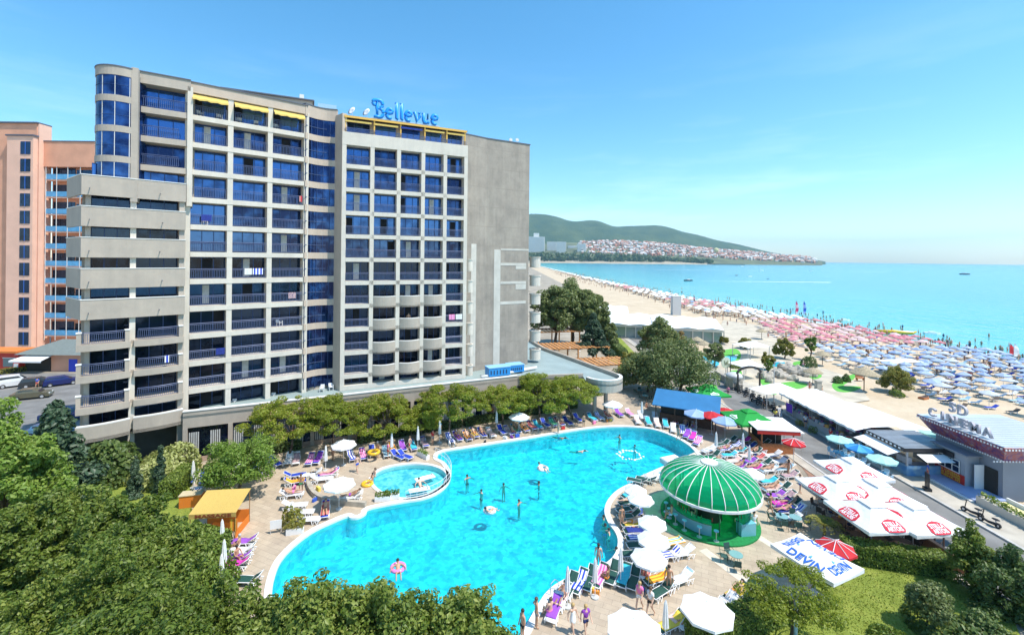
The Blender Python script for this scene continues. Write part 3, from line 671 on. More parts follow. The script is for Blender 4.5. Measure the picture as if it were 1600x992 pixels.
def water_mat(name, tint, wave, bump, gloss=.13):
    m, nt, b = nodes(name); N, Lk = nt.nodes, nt.links; nt.nodes.remove(b)
    tr = N.new('ShaderNodeBsdfTransparent'); tr.inputs[0].default_value = (*tint,1); gl = N.new('ShaderNodeBsdfGlossy'); gl.inputs['Roughness'].default_value = .04
    fr = N.new('ShaderNodeFresnel'); fr.inputs['IOR'].default_value = 1.33; mx = N.new('ShaderNodeMixShader')
    g = N.new('ShaderNodeNewGeometry'); n1 = N.new('ShaderNodeTexNoise'); n1.inputs['Scale'].default_value = wave; n1.inputs['Detail'].default_value = 3; n1.inputs['Distortion'].default_value = .6
    bp = N.new('ShaderNodeBump'); bp.inputs['Strength'].default_value = bump; bp.inputs['Distance'].default_value = .1
    Lk.new(g.outputs['Position'], n1.inputs['Vector']); Lk.new(n1.outputs['Fac'], bp.inputs['Height']); Lk.new(bp.outputs[0], gl.inputs['Normal']); Lk.new(bp.outputs[0], fr.inputs['Normal'])
    df = N.new('ShaderNodeBsdfDiffuse'); df.inputs[0].default_value = (.03,.60,.74,1); m0 = N.new('ShaderNodeMixShader'); m0.inputs[0].default_value = .12; Lk.new(tr.outputs[0], m0.inputs[1]); Lk.new(df.outputs[0], m0.inputs[2])
    Lk.new(fr.outputs[0], mx.inputs[0]); Lk.new(m0.outputs[0], mx.inputs[1]); Lk.new(gl.outputs[0], mx.inputs[2]); Lk.new(mx.outputs[0], N['Material Output'].inputs['Surface'])
    return m
PW = water_mat('pool_water', (.16,.92,.985), 1.9, 1.0); KW = water_mat('wading_water', (.55,.96,.99), 3.0, .4)
WZ = -.10
struct(sheet_mesh([offset(POOL, -.01)], WZ).build('pool_water', PW)); struct(sheet_mesh([offset(KID, -.01)], WZ).build('wading_pool_water', KW))
# ------------------------------------------------------------------ road, promenade, beach, sea
ASPH = mat('worn_asphalt', (.20,.195,.185), .85, noise=.3, scale=.5, coord='World', detail=8, bump=.15, bscale=12)
CONC = mat('pale_concrete', (.46,.42,.35), .85, noise=.25, scale=.6, coord='World', detail=6)
KERBM = mat('kerb_stone', (.5,.48,.45), .8, noise=.2, scale=2, coord='World')
struct(MB().box(31.2, 37.6, 12, 140, -.2, -.015).build('road', ASPH))
struct(MB().box(29.9, 30.95, 20, 140, -.2, .06).build('promenade', CONC)); struct(MB().box(37.85, 40.6, 12, 140, -.2, .1).build('pavement', CONC))
struct(MB().box(30.95, 31.2, 20, 140, -.2, .1).build('kerb', KERBM)); struct(MB().box(37.6, 37.85, 12, 140, -.2, .13).build('kerb', KERBM))
def shore(Y):
    pts = [(-400,116),(60,115),(100,114.5),(122,114),(160,109),(210,104),(284,99.5),(438,91),(700,86),(1300,83),(2600,84)]
    for (a, xa), (b_, xb) in zip(pts, pts[1:]):
        if a <= Y <= b_: return xa+(xb-xa)*(Y-a)/(b_-a)
    return 84
SEA = -.9
def beach_z(x, Y):
    t = (x-43)/(shore(Y)-43); return -.025-.45*min(1, t/.8)-(.43*max(0, (t-.8)/.2))
m, nt, b = nodes('beach_sand'); N, Lk = nt.nodes, nt.links
g = N.new('ShaderNodeNewGeometry'); n1 = N.new('ShaderNodeTexNoise'); n1.inputs['Scale'].default_value = .12; n1.inputs['Detail'].default_value = 10; n1.inputs['Roughness'].default_value = .7
r = N.new('ShaderNodeValToRGB'); r.color_ramp.elements[0].position = .3; r.color_ramp.elements[1].position = .7; r.color_ramp.elements[0].color = (.46,.36,.24,1); r.color_ramp.elements[1].color = (.60,.49,.35,1)
sx = N.new('ShaderNodeSeparateXYZ'); wt = N.new('ShaderNodeMapRange'); wt.inputs['From Min'].default_value = -.80; wt.inputs['From Max'].default_value = -.62; mx = N.new('ShaderNodeMix'); mx.data_type = 'RGBA'; mx.inputs['A'].default_value = (.32,.27,.20,1)
n2 = N.new('ShaderNodeTexNoise'); n2.inputs['Scale'].default_value = 1.5; n2.inputs['Detail'].default_value = 6; bp = N.new('ShaderNodeBump'); bp.inputs['Strength'].default_value = .5; bp.inputs['Distance'].default_value = .25
Lk.new(g.outputs['Position'], n1.inputs['Vector']); Lk.new(n1.outputs['Fac'], r.inputs['Fac']); Lk.new(g.outputs['Position'], sx.inputs[0]); Lk.new(sx.outputs['Z'], wt.inputs['Value']); Lk.new(wt.outputs[0], mx.inputs['Factor']); Lk.new(r.outputs['Color'], mx.inputs['B']); Lk.new(mx.outputs['Result'], b.inputs['Base Color'])
Lk.new(g.outputs['Position'], n2.inputs['Vector']); Lk.new(n2.outputs['Fac'], bp.inputs['Height']); Lk.new(bp.outputs[0], b.inputs['Normal']); b.inputs['Roughness'].default_value = .95
mb = MB(); ys = [-300,-50,0,30]+list(range(45,220,8))+list(range(220,700,30))+list(range(700,2650,120)); nx = 14
for Y in ys:
    for k in range(nx+1):
        x = 42.95+(shore(Y)+9-42.95)*k/nx; mb.v.append((x, Y, beach_z(x, Y)))
for i in range(len(ys)-1):
    for k in range(nx): a = i*(nx+1)+k; mb.f.append([a, a+1, a+nx+2, a+nx+1]); mb.m.append(0)
struct(mb.build('beach_sand', m, smooth=True))
m, nt, b = nodes('sea_water'); N, Lk = nt.nodes, nt.links
g = N.new('ShaderNodeNewGeometry'); sx = N.new('ShaderNodeSeparateXYZ'); Lk.new(g.outputs['Position'], sx.inputs[0])
mr = N.new('ShaderNodeMapRange'); mr.inputs['From Min'].default_value = 95; mr.inputs['From Max'].default_value = 420; Lk.new(sx.outputs['X'], mr.inputs['Value'])
mpn = N.new('ShaderNodeMapping'); mpn.inputs['Scale'].default_value = (.004,.0012,1); nz = N.new('ShaderNodeTexNoise'); nz.inputs['Scale'].default_value = 3; nz.inputs['Detail'].default_value = 6; Lk.new(g.outputs['Position'], mpn.inputs[0]); Lk.new(mpn.outputs[0], nz.inputs['Vector'])
ad = N.new('ShaderNodeMath'); ad.operation = 'MULTIPLY_ADD'; ad.inputs[1].default_value = .35; n9 = N.new('ShaderNodeTexNoise'); n9.inputs['Scale'].default_value = 1; n9.inputs['Detail'].default_value = 8; n9.inputs['Roughness'].default_value = .65; mp9 = N.new('ShaderNodeMapping'); mp9.inputs['Scale'].default_value = (.018,.05,1); Lk.new(g.outputs['Position'], mp9.inputs[0]); Lk.new(mp9.outputs[0], n9.inputs['Vector']); a9 = N.new('ShaderNodeMath'); a9.operation = 'MULTIPLY_ADD'; a9.inputs[1].default_value = .45; Lk.new(n9.outputs['Fac'], a9.inputs[0]); Lk.new(mr.outputs[0], a9.inputs[2]); Lk.new(nz.outputs['Fac'], ad.inputs[0]); Lk.new(a9.outputs[0], ad.inputs[2])
r = N.new('ShaderNodeValToRGB'); e = r.color_ramp.elements; e[0].position = .3; e[0].color = (.20,.50,.46,1); e[1].position = 1.0; e[1].color = (.012,.30,.42,1); k = e.new(.55); k.color = (.04,.38,.43,1)
Lk.new(ad.outputs[0], r.inputs['Fac']); Lk.new(r.outputs['Color'], b.inputs['Base Color']); b.inputs['Roughness'].default_value = .18; b.inputs['Specular IOR Level'].default_value = .35
n2 = N.new('ShaderNodeTexNoise'); n2.inputs['Scale'].default_value = .22; n2.inputs['Detail'].default_value = 5; mp2 = N.new('ShaderNodeMapping'); mp2.inputs['Scale'].default_value = (1,.45,1); Lk.new(g.outputs['Position'], mp2.inputs[0]); Lk.new(mp2.outputs[0], n2.inputs['Vector'])
bp = N.new('ShaderNodeBump'); bp.inputs['Strength'].default_value = .6; bp.inputs['Distance'].default_value = .8; Lk.new(n2.outputs['Fac'], bp.inputs['Height']); Lk.new(bp.outputs[0], b.inputs['Normal'])
struct(MB().add([(47.2,-340,SEA),(9400,-340,SEA),(9400,11400,SEA),(47.2,11400,SEA)], [(0,1,2,3)]).build('sea', m))
FOAM = mat('sea_foam', (.8,.82,.82), .8)
mb = MB(); Ys = [30+i*3.0 for i in range(330)]
for q, (o0, wd) in enumerate(((-.9,.9),(2.6,.5),(6.5,.35))):
    for i in range(len(Ys)-1):
        if q and R.random() < .45: continue
        y0, y1 = Ys[i], Ys[i+1]; f = lambda Y: shore(Y)+o0+.8*math.sin(Y*.13+q*2)+.4*math.sin(Y*.37+q)
        a = wd*(.6+.8*R.random()); mb.add([(f(y0), y0, SEA+.01), (f(y0)+a, y0, SEA+.01), (f(y1)+a, y1, SEA+.01), (f(y1), y1, SEA+.01)], [(0,1,2,3)])
struct(mb.build('surf_foam', FOAM), 'stuff')
# ------------------------------------------------------------------ far shore and hills
def ridge(name, prof_px, Y, depth, zb, m, rough_, seed, front=.5):
    rs = np.random.RandomState(seed); xs = [p[0] for p in prof_px]; mb = MB(); nu, nv = 160, 26
    ph = rs.rand(12)*6
    for j in range(nv+1):
        v = j/nv; yy = Y-depth*front+depth*v
        s = math.sin(min(1, v/front)*PI/2)**1.3 if v <= front else math.cos((v-front)/(1-front)*PI/2)
        for i in range(nu+1):
            px = xs[0]+(xs[-1]-xs[0])*i/nu
            py = np.interp(px, xs, [p[1] for p in prof_px]); t = at(px, py, Y); hgt = max(0, t.z-zb)
            n_ = sum(math.sin((3+k*2.3)*i/nu*6+ph[k]+v*(4+k*2))*rough_/(k+1) for k in range(6))
            mb.v.append((t.x*yy/Y, yy, zb+hgt*s*(1+.10*n_*(1-s*.6))+n_*hgt*.02*s))
    for j in range(nv):
        for i in range(nu): a = j*(nu+1)+i; mb.f.append([a, a+1, a+nu+2, a+nu+1]); mb.m.append(0)
    return struct(mb.build(name, m, smooth=True)), mb
m, nt, b = nodes('wooded_hill'); N, Lk = nt.nodes, nt.links
g = N.new('ShaderNodeNewGeometry'); n1 = N.new('ShaderNodeTexNoise'); n1.inputs['Scale'].default_value = .006; n1.inputs['Detail'].default_value = 12; n1.inputs['Roughness'].default_value = .7; r = N.new('ShaderNodeValToRGB')
r.color_ramp.elements[0].position = .35; r.color_ramp.elements[0].color = (.02,.05,.022,1); r.color_ramp.elements[1].position = .72; r.color_ramp.elements[1].color = (.085,.115,.045,1)
n2 = N.new('ShaderNodeTexNoise'); n2.inputs['Scale'].default_value = .06; n2.inputs['Detail'].default_value = 4; bp = N.new('ShaderNodeBump'); bp.inputs['Strength'].default_value = .7; bp.inputs['Distance'].default_value = 14
Lk.new(g.outputs['Position'], n1.inputs['Vector']); Lk.new(n1.outputs['Fac'], r.inputs['Fac']); Lk.new(r.outputs['Color'], b.inputs['Base Color']); Lk.new(g.outputs['Position'], n2.inputs['Vector']); Lk.new(n2.outputs['Fac'], bp.inputs['Height']); Lk.new(bp.outputs[0], b.inputs['Normal']); b.inputs['Roughness'].default_value = .95
HILL_M = m
ridge('hill', [(560,352),(700,344),(828,338),(855,341),(885,345),(935,345),(1000,352),(1070,365),(1150,382),(1220,396),(1290,409)], 4600, 2600, -2, HILL_M, 1.0, 4)
FH = [(560,385),(828,383),(900,378),(960,378),(1040,384),(1110,390),(1200,398),(1262,404),(1285,409)]
fh, FHM = ridge('foothill', FH, 3600, 1600, -2, mat('foothill_ground', (.14,.15,.07), .95, noise=.5, scale=.01, coord='World'), .5, 9, front=.7)
ridge('headland', [(560,404),(700,405),(850,406.5),(1000,407.5),(1060,408.5),(1105,411),(1120,413.5)], 2500, 500, -1.5, mat('headland_sand', (.42,.36,.26), .95, noise=.3, scale=.02, coord='World'), .3, 12)
def fh_z(px, v): return None
# the town: hundreds of small roofs on the foothill, one mass
mb = MB(); rs = np.random.RandomState(3); nu, nv = 160, 26
for k in range(1500):
    i = int(rs.uniform(76, 158)); j = int(rs.uniform(5, 17)); p = FHM.v[j*(nu+1)+i]; q = FHM.v[(j+1)*(nu+1)+i+1]
    t = rs.rand(); c = Vector(p).lerp(Vector(q), t); s_ = rs.uniform(9, 19); hh = rs.uniform(6, 15); c.z -= 1
    M = Matrix.Translation(c) @ Matrix.Rotation(rs.rand()*PI, 4, 'Z'); a, b2 = s_*.6, s_*.42
    mb.box(-a, a, -b2, b2, 0, hh, M)
    mb.add([M @ Vector(x) for x in ((-a*1.1,-b2*1.1,hh+.05),(a*1.1,-b2*1.1,hh+.05),(a*1.1,b2*1.1,hh+.05),(-a*1.1,b2*1.1,hh+.05),(-a*1.1,0,hh+5),(a*1.1,0,hh+5))], [(0,1,5,4),(2,3,4,5),(1,2,5),(3,0,4)])
struct(mb.build('hillside_town', random_mat('town_walls_roofs', [(.62,.55,.5),(.45,.17,.1),(.7,.66,.62),(.5,.24,.16),(.55,.35,.27),(.42,.2,.14),(.7,.7,.7)], .9)), 'stuff')
# the wood on the far headland, one mass
C = []; Nn = []
for k in range(520):
    px = rs.uniform(560, 1110); d = (px-560)/550; Y = rs.uniform(2380, 2760); z0 = max(0, 6*(1-abs(Y-2500)/300)); py = 405
    a, _ = ray(px, py); hgt = rs.uniform(28, 58)*(1-.55*max(0, (px-950)/160)); n_ = 34
    d_ = unit(n_, rs); rr = rs.uniform(14, 26)
    C.append(np.array([a*Y, Y, z0+hgt*.55])+d_*np.array([rr, rr, hgt*.45])); Nn.append(d_+unit(n_, rs)*.4+np.array([0,0,.4]))
far = link('far_wood', leaf_cloud('far_wood', np.concatenate(C), np.concatenate(Nn), 12, leaf_mat('far_tree_leaves', (.05,.08,.025), (.09,.13,.035), (.14,.17,.06), .3), seed=2)); struct(far, 'stuff')
HW = mat('pale_hotel_wall', (.8,.77,.72), .8, noise=.08, scale=.05); HG = mat('hotel_window_rows', (.4,.42,.44), .4)
def far_hotel(px, wpx, ytop, ybot, Y, label, tower=False):
    a = at(px, ybot, Y); sc_ = Y/F; t = thing('distant_hotel', label, 'hotel', a, 0, 'white resort hotels across the bay'); w_, h_ = wpx*sc_, (ybot-ytop)*sc_
    MB().box(-w_/2, w_/2, 0, 30, -25, h_).build('wall', HW, t)
    if tower: MB().box(-w_/6, w_/6, 5, 25, h_, h_*1.22).build('tower', HW, t)
    nf = max(3, int(h_/5))
    for k in range(nf): MB().box(-w_/2*.93, w_/2*.93, -.6, .1, h_*(k+.3)/nf, h_*(k+.62)/nf).build('window', HG, t)
for a in ((838,26,370,396,2900,'broad white hotel with a stepped top beside the grey tower wall',True),(862,14,378,398,2950,'narrow pale hotel between two taller blocks at the bay',False),(877,15,378,400,2850,'twin-sided white hotel tower at the wood edge',False),(896,16,384,400,3000,'low white hotel half hidden by the shore wood',False),(909,13,381,401,2860,'white tower hotel above the middle of the shore wood',False),(930,15,389,401,3000,'small cream block behind the shore wood',False),(962,18,388,401,3100,'low cream hotel row under the hillside town',False)):
    far_hotel(a[0], a[1], a[2], a[3], a[4], a[5], a[6])
bl = thing('balloon', 'pale yellow round balloon hovering over the far town', 'balloon', at(1119,391,3000))
MB().blob((0,0,0), (16,16,16), 16, 10).build('envelope', fabric('balloon_cloth', (.75,.68,.35)), bl, smooth=True); MB().lathe([(.01,-24),(3,-24),(3,-20),(.01,-20)], 8).build('basket', mat('wicker', (.3,.2,.1)), bl)
# boats on the bay and their wakes
BW = mat('boat_white', (.8,.8,.8), .3); BD = mat('boat_dark', (.05,.06,.09), .4)
def boat(px, py, L_, label, dark=False, wake=0):
    L_ = L_*.62
    p = P(px, py, SEA); t = thing('motor_boat', label, 'boat', p, R.uniform(-.3,.3))
    W_ = L_*.28; hp = [(-L_/2,-W_/2),(L_*.2,-W_/2),(L_/2,0),(L_*.2,W_/2),(-L_/2,W_/2)]
    MB().prism(hp, -.2, L_*.13).build('hull', BD if dark else BW, t)
    MB().prism([(-L_*.2,-W_*.35),(L_*.1,-W_*.3),(L_*.1,W_*.3),(-L_*.2,W_*.35)], L_*.13, L_*.2).build('cabin', BW, t)
    if wake:
        mb = MB(); mb.add([(L_*.5,0,.02),(wake,-L_*.35,.02),(wake,L_*.35,.02)], [(0,1,2)])
        o = mb.build('boat_wake', FOAM, None, p); struct(o, 'stuff')
boat(1076,439,16,'long dark excursion boat near the beach with a white wake',True,150); boat(1151,430.5,8,'small dark boat alone off the breakwater',True); boat(1172,432.5,10,'low pale motor boat in the middle of the bay')
boat(1190,423,14,'white speedboat drawing a long wake across the bay',False,-240); boat(1200,436,5,'tiny dark dinghy beside the pale motor boat',True); boat(1160,416.5,18,'white ferry off the tip of the far breakwater',False,-120)
boat(1268,424,12,'white speedboat under the end of the hill with foam behind',False,170); boat(1508,429,26,'dark barge alone on the open sea',True); boat(1320,501,6,'white pedalo moored near the pink umbrellas'); boat(1457,522,7,'white motor dinghy off the pale blue umbrellas')
bk = thing('breakwater', 'dark stone breakwater beyond the far headland', 'breakwater', P(1134,413.8,SEA)); MB().box(-95,95,-8,8,-1,4.5).build('stone_bank', mat('dark_rock', (.12,.12,.12), .9, noise=.3, scale=.1), bk)
# ------------------------------------------------------------------ the hotel
class Fr:                                        # plan frame: x along the facade, y inward, z up
    def __init__(s, A, B):
        s.A = Vector((*A, 0)); d = Vector((B[0]-A[0], B[1]-A[1], 0)); s.L = d.length; s.ang = math.atan2(d.y, d.x)
        s.M = Matrix.Translation(s.A) @ Matrix.Rotation(s.ang, 4, 'Z')
    def u(s, px, Yoff=0.0):                      # facade coordinate seen at pixel column px (near the horizon)
        a = (px-CX)/F; d = Vector((math.cos(s.ang), math.sin(s.ang)))
        return (a*s.A.y - s.A.x)/(d.x - a*d.y)
GREYW = stained('grey_render', (.46,.395,.325), (.36,.315,.265), False)
WHITEW = stained('white_render', (.67,.61,.52), (.55,.50,.43), False)
BEIGEW = stained('beige_render', (.54,.44,.35), (.44,.36,.29), False)
RAWC = stained('raw_concrete', (.37,.32,.265), (.24,.21,.18), True, .7)
COPE = mat('pale_coping', (.72,.71,.68), .6)
ROOFM = mat('dark_roof_edge', (.10,.11,.14), .6)
PODR = mat('podium_roof_felt', (.27,.34,.335), .8, noise=.15, scale=.4)
RAIL = mat('blue_grey_railing', (.085,.115,.22), .4, .2)
YEL = mat('yellow_frame_paint', (.72,.42,.08), .55); YCL = fabric('yellow_awning', (.80,.58,.16))
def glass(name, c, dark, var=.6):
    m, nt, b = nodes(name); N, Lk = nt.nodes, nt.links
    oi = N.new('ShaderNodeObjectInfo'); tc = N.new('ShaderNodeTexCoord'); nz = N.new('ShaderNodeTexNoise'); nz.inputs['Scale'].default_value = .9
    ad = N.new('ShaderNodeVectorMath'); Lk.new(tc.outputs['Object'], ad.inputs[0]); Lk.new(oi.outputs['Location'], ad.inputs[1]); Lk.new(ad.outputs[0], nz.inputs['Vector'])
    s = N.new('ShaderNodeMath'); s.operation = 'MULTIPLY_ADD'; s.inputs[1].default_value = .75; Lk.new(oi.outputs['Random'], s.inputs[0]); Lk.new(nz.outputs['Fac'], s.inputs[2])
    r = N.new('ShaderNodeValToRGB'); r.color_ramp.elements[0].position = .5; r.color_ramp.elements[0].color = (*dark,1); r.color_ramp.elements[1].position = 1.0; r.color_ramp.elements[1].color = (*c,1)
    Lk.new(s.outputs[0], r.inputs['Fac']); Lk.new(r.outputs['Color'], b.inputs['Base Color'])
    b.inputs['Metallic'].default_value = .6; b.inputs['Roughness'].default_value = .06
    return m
GLASS = glass('sky_tinted_glass', (.055,.15,.40), (.005,.016,.075)); GLASSD = glass('dark_tinted_glass', (.02,.045,.10), (.006,.011,.026))  # upper-floor glass is bluer: sky reflections, varied per window, painted into its colour
FRAME = mat('blue_window_frame', (.02,.05,.16), .4, .3)
CURT = mat('curtain_cloth', (.5,.5,.48), .9, noise=.2, scale=3)
hotel = thing('hotel_building', 'large curved grey and white hotel with blue glass and rows of balconies', 'hotel', (0,0,0))
FL = [4.3+2.838*k for k in range(13)]; FRT = [3.85+2.838*k for k in range(11)]
A0, B0, A2 = (-38.8,40.3), (-33.1,45.4), (-43.0,43.2)
LW = Fr(A0, B0); UB = Fr((-36.55,43.8), (-33.25,45.95)); MS = Fr((-33.5,46.2), (-24.75,53.1)); GB = Fr((-24.7,53.2), (-21.85,55.4)); RW = Fr((-20.6,54.0), (-6.13,60.4)); GR = Fr((-3.75,65.3), (2.55,68.7)); GS = Fr((-7.2,62.6), (-3.75,65.3))
def hb(name, m, fr, u0, u1, y0, y1, z0, z1, parent=hotel):
    return MB().box(u0, u1, y0, y1, z0, z1, fr.M).build(name, m, parent)
def window(fr, u0, u1, y, z0, z1, nm='window', g=GLASS, mull=3, parent=hotel, transom=False):
    w_ = u1-u0; o = MB().box(0, w_, 0, .04, 0, z1-z0).build(nm, g, parent, fr.M @ Vector((u0, y, z0)), fr.ang)
    f = MB()
    for k in range(mull+1):
        x = w_*k/mull; f.box(max(0,x-.035), min(w_,x+.035), -.05, -.003, 0, z1-z0)
    f.box(.04, w_-.04, -.045, -.004, z1-z0-.07, z1-z0-.003); f.box(.04, w_-.04, -.045, -.004, .003, .08)
    if transom: f.box(.04, w_-.04, -.044, -.004, .95, 1.02)
    f.build('window_frame', FRAME, o)
    return o
RAILC = {}
def railing(fr, u0, u1, y, z, h=1.0, bow=0.0, parent=hotel, solid=False):
    key = (id(fr), round(u0,2), round(u1,2), round(bow,2))
    if key not in RAILC:
        mb = MB(); n = int((u1-u0)/.15); bw = lambda t: -bow*4*t*(1-t)
        for zz, r in ((h,.035),(h-.13,.02),(.12,.022)): mb.tube([((u1-u0)*k/6, bw(k/6), zz) for k in range(7)], r, 4)
        for k in range(n+1): t = k/n; mb.box((u1-u0)*t-.018, (u1-u0)*t+.018, bw(t)-.012, bw(t)+.012, .12, h-.13)
        RAILC[key] = mb.mesh('railing', RAIL)
    return link('railing', RAILC[key], parent, fr.M @ Vector((u0, y, z)), fr.ang)
# masses behind the balconies
hb('wall', GREYW, LW, -.0, LW.L-.2, 1.7, 11, 4.3, 27.0)
hb('wall', GREYW, UB, .0, UB.L+.4, 1.25, 11, 27, 38.4); hb('wall', WHITEW, MS, .1, MS.L, 1.5, 12, 0, 38.2); hb('wall', BEIGEW, GB, 0, GB.L, .5, 9, 4.3, 38.5); hb('wall', WHITEW, RW, .0, RW.L, 1.35, 11, 4.8, 36)
# left wing: solid parapets above, railed balconies below
def bowline(fr, u0, u1, out, bow, n=8): return [fr.M @ Vector((u0+(u1-u0)*k/n, -out-bow*4*(k/n)*(1-k/n), 0)) for k in range(n+1)]
for k in range(4, 9):
    z = FL[k]+1.15; pts = [A2, A0, B0]
    mb = MB().wall(pts, z-1.8, z, .25); p = mb.build('parapet', GREYW, hotel)
    MB().wall([(A2[0]-.02,A2[1]-.04),(A0[0],A0[1]-.05),(B0[0]+.03,B0[1]-.03)], z+.002, z+.07, .33).build('coping', COPE, p)
    for u in (.55, 5.6+.2*(k % 2)): MB().tube([LW.M @ Vector((u,.05,z-1.15)), LW.M @ Vector((u,-.42,z-1.22))], .035, 6).build('spout', ROOFM, p)
for k in range(1, 9):
    hb('floor_slab', GREYW, LW, .05, LW.L-.2, .26, 1.75, FL[k]-.3, FL[k])
um = LW.u(208)
for u0, u1, y0, y1 in ((um-.22, um+.22, .27, 1.7), (LW.L-.5, LW.L-.05, .27, 1.7), (.25, .62, .6, 1.7)):
    hb('pier', WHITEW if u0 < 6 and u0 > 1 else GREYW, LW, u0, u1, y0, y1, 4.3, 27.6)
for k in range(0, 9):
    for a, c in ((.63, um-.23), (um+.23, LW.L-.52)):
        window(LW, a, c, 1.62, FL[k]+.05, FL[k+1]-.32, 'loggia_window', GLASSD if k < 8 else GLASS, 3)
for k in (0, 1, 2, 3):
    for i, (a, c, out) in enumerate(((-.25, um-.1, .22), (um+.12, LW.L-.05, .12))):
        pts = bowline(LW, a, c, out, .28); full = [tuple(p[:2]) for p in pts]; back = [tuple((LW.M @ Vector((u, 1.6, 0)))[:2]) for u in (c, a)]
        if k == 0:
            p = MB().wall(full, 4.0, 5.4, .25).build('parapet', GREYW, hotel); MB().wall([tuple(q) for q in full], 5.402, 5.5, .32).build('coping', COPE, p)
            MB().prism(full+back, 3.98, 4.28).build('floor_slab', GREYW, hotel)
        else:
            MB().prism(full+back, FL[k]-.62, FL[k]-.02).build('balcony_floor', GREYW, hotel)
            railing(LW, a+.3, c-.45, -out+.08, FL[k], 1.05, .28)
            for u in ((a+.02, c-.42) if i == 0 else (c-.42,)):
                q = hb('balcony_post', GREYW, LW, u, u+.32, -out-.06+.05, .25, FL[k]-.02, FL[k]+1.02); hb('coping', COPE, LW, u-.04, u+.36, -out-.06, .3, FL[k]+1.022, FL[k]+1.1, q)
for u in (.0, um-.25, LW.L-.5): hb('column', GREYW, LW, u, u+.5, .4, .95, 0, 3.98)
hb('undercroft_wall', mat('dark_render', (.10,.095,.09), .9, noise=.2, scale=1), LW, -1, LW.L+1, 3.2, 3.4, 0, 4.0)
# rounded glass tower at the left end and the wide bay beside it
CYC, CYR = (-38.05,43.7), 2.05
def arc(c, r, a0, a1, n=14): return [(c[0]+r*math.cos(a0+(a1-a0)*k/n), c[1]+r*math.sin(a0+(a1-a0)*k/n)) for k in range(n+1)]
a0, a1 = math.radians(150), math.radians(333)
MB().prism(arc(CYC, CYR-.06, a0, a1, 20)+[(-36.6,44.6),(-38,46)], 26.6, 38.2).build('tower_core', GLASS, hotel)
for k, (z0, z1) in enumerate([(FL[j]-.22, FL[j]+.38) for j in (9,10,11)]+[(37.75,38.55)]):
    MB().wall(arc(CYC, CYR, a0, a1, 20), z0, z1, .2).build('tower_band', GREYW, hotel)
MB().wall(arc(CYC, CYR+.05, a0, a1, 20), 38.552, 38.66, .4).build('tower_coping', ROOFM, hotel); MB().prism(arc(CYC, CYR-.2, a0, a1, 20)+[(-36.4,44.4),(-37.5,46)], 38.2, 38.5).build('tower_roof', GREYW, hotel)
for k in range(6):
    t = a0+(a1-a0)*(k+.7)/6; c = (CYC[0]+(CYR-.04)*math.cos(t), CYC[1]+(CYR-.04)*math.sin(t))
    MB().cbox((c[0], c[1], 32.4), (.03,.045,10.5), t).build('tower_mullion', COPE, hotel)
for k in (8, 9, 10, 11):
    MB().wall(arc(CYC, CYR-.03, a0, a1, 20), FL[k]+1.35, FL[k]+1.4, .05).build('tower_transom', FRAME, hotel)
hb('pier', GREYW, UB, -.5, .02, -1.15, 1.3, 26, 38.78); hb('pier', WHITEW, UB, UB.L-.15, UB.L+.3, -.15, 1.3, 26, 38.2)
for k in (9, 10, 11):
    hb('floor_slab', GREYW, UB, .09, UB.L-.16, .0, 1.3, FL[k]-.58, FL[k]); window(UB, .15, UB.L-.2, 1.2, FL[k]+.03, FL[k]+2.2, 'loggia_window', GLASS, 3); railing(UB, .12, UB.L*(.98 if k == 11 else .78), .1, FL[k], 1.05)
window(UB, .15, UB.L-.2, 1.2, FL[8]+.03, FL[8]+2.2, 'loggia_window', GLASS, 3)
# middle bays
mu = [MS.u(292), MS.u(358.5), MS.u(420.5), MS.u(477)]
for i, u in enumerate(mu): hb('pier', WHITEW, MS, u-.25, u+.25, -.06, 1.5, 4.3, 38.0)
for k in range(1, 12): hb('floor_slab', WHITEW, MS, mu[0]+.26, mu[3]-.26, -.1, 1.5, FL[k]-.52, FL[k])
hb('roof_band', BEIGEW, MS, mu[0]-.2, mu[3]+.1, -.15, 6, 37.8, 38.8); hb('roof_edge', ROOFM, MS, mu[0]-.2, mu[3]+.12, -.25, 6.1, 38.802, 38.9)
hb('roof_band', GREYW, UB, -.5, UB.L+.1, -.15, 8, 37.75, 38.82); hb('roof_edge', ROOFM, UB, -.6, UB.L+.12, -.25, 8, 38.822, 38.92)
for i in range(3):
    for k in range(0, 12):
        a, c = mu[i]+.27, mu[i+1]-.27
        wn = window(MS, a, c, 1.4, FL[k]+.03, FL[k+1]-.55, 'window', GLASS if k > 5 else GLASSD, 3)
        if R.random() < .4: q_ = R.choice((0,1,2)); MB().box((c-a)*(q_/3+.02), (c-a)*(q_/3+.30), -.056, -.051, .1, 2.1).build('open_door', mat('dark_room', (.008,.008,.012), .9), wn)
        elif R.random() < .3: MB().box((c-a)*.36, (c-a)*.55, -.055, -.05, .1, 2.1).build('curtain', CURT, wn)
        if k: railing(MS, a, c, .02, FL[k], 1.05)
    aw = MB(); a, c = mu[i]+.3, mu[i+1]-.3; n = 10
    for q in range(n+1): aw.v += [tuple(MS.M @ Vector((a+(c-a)*q/n, y, z+.05*math.sin(q*2.1)*(y < 0)))) for y, z in ((.1,37.72),(-.75,37.1),(-.77,36.92))]
    for q in range(n):
        for s_ in (0, 1): aw.f.append([q*3+s_, q*3+s_+1, q*3+s_+4, q*3+s_+3]); aw.m.append(0)
    aw.build('awning', YCL, hotel)
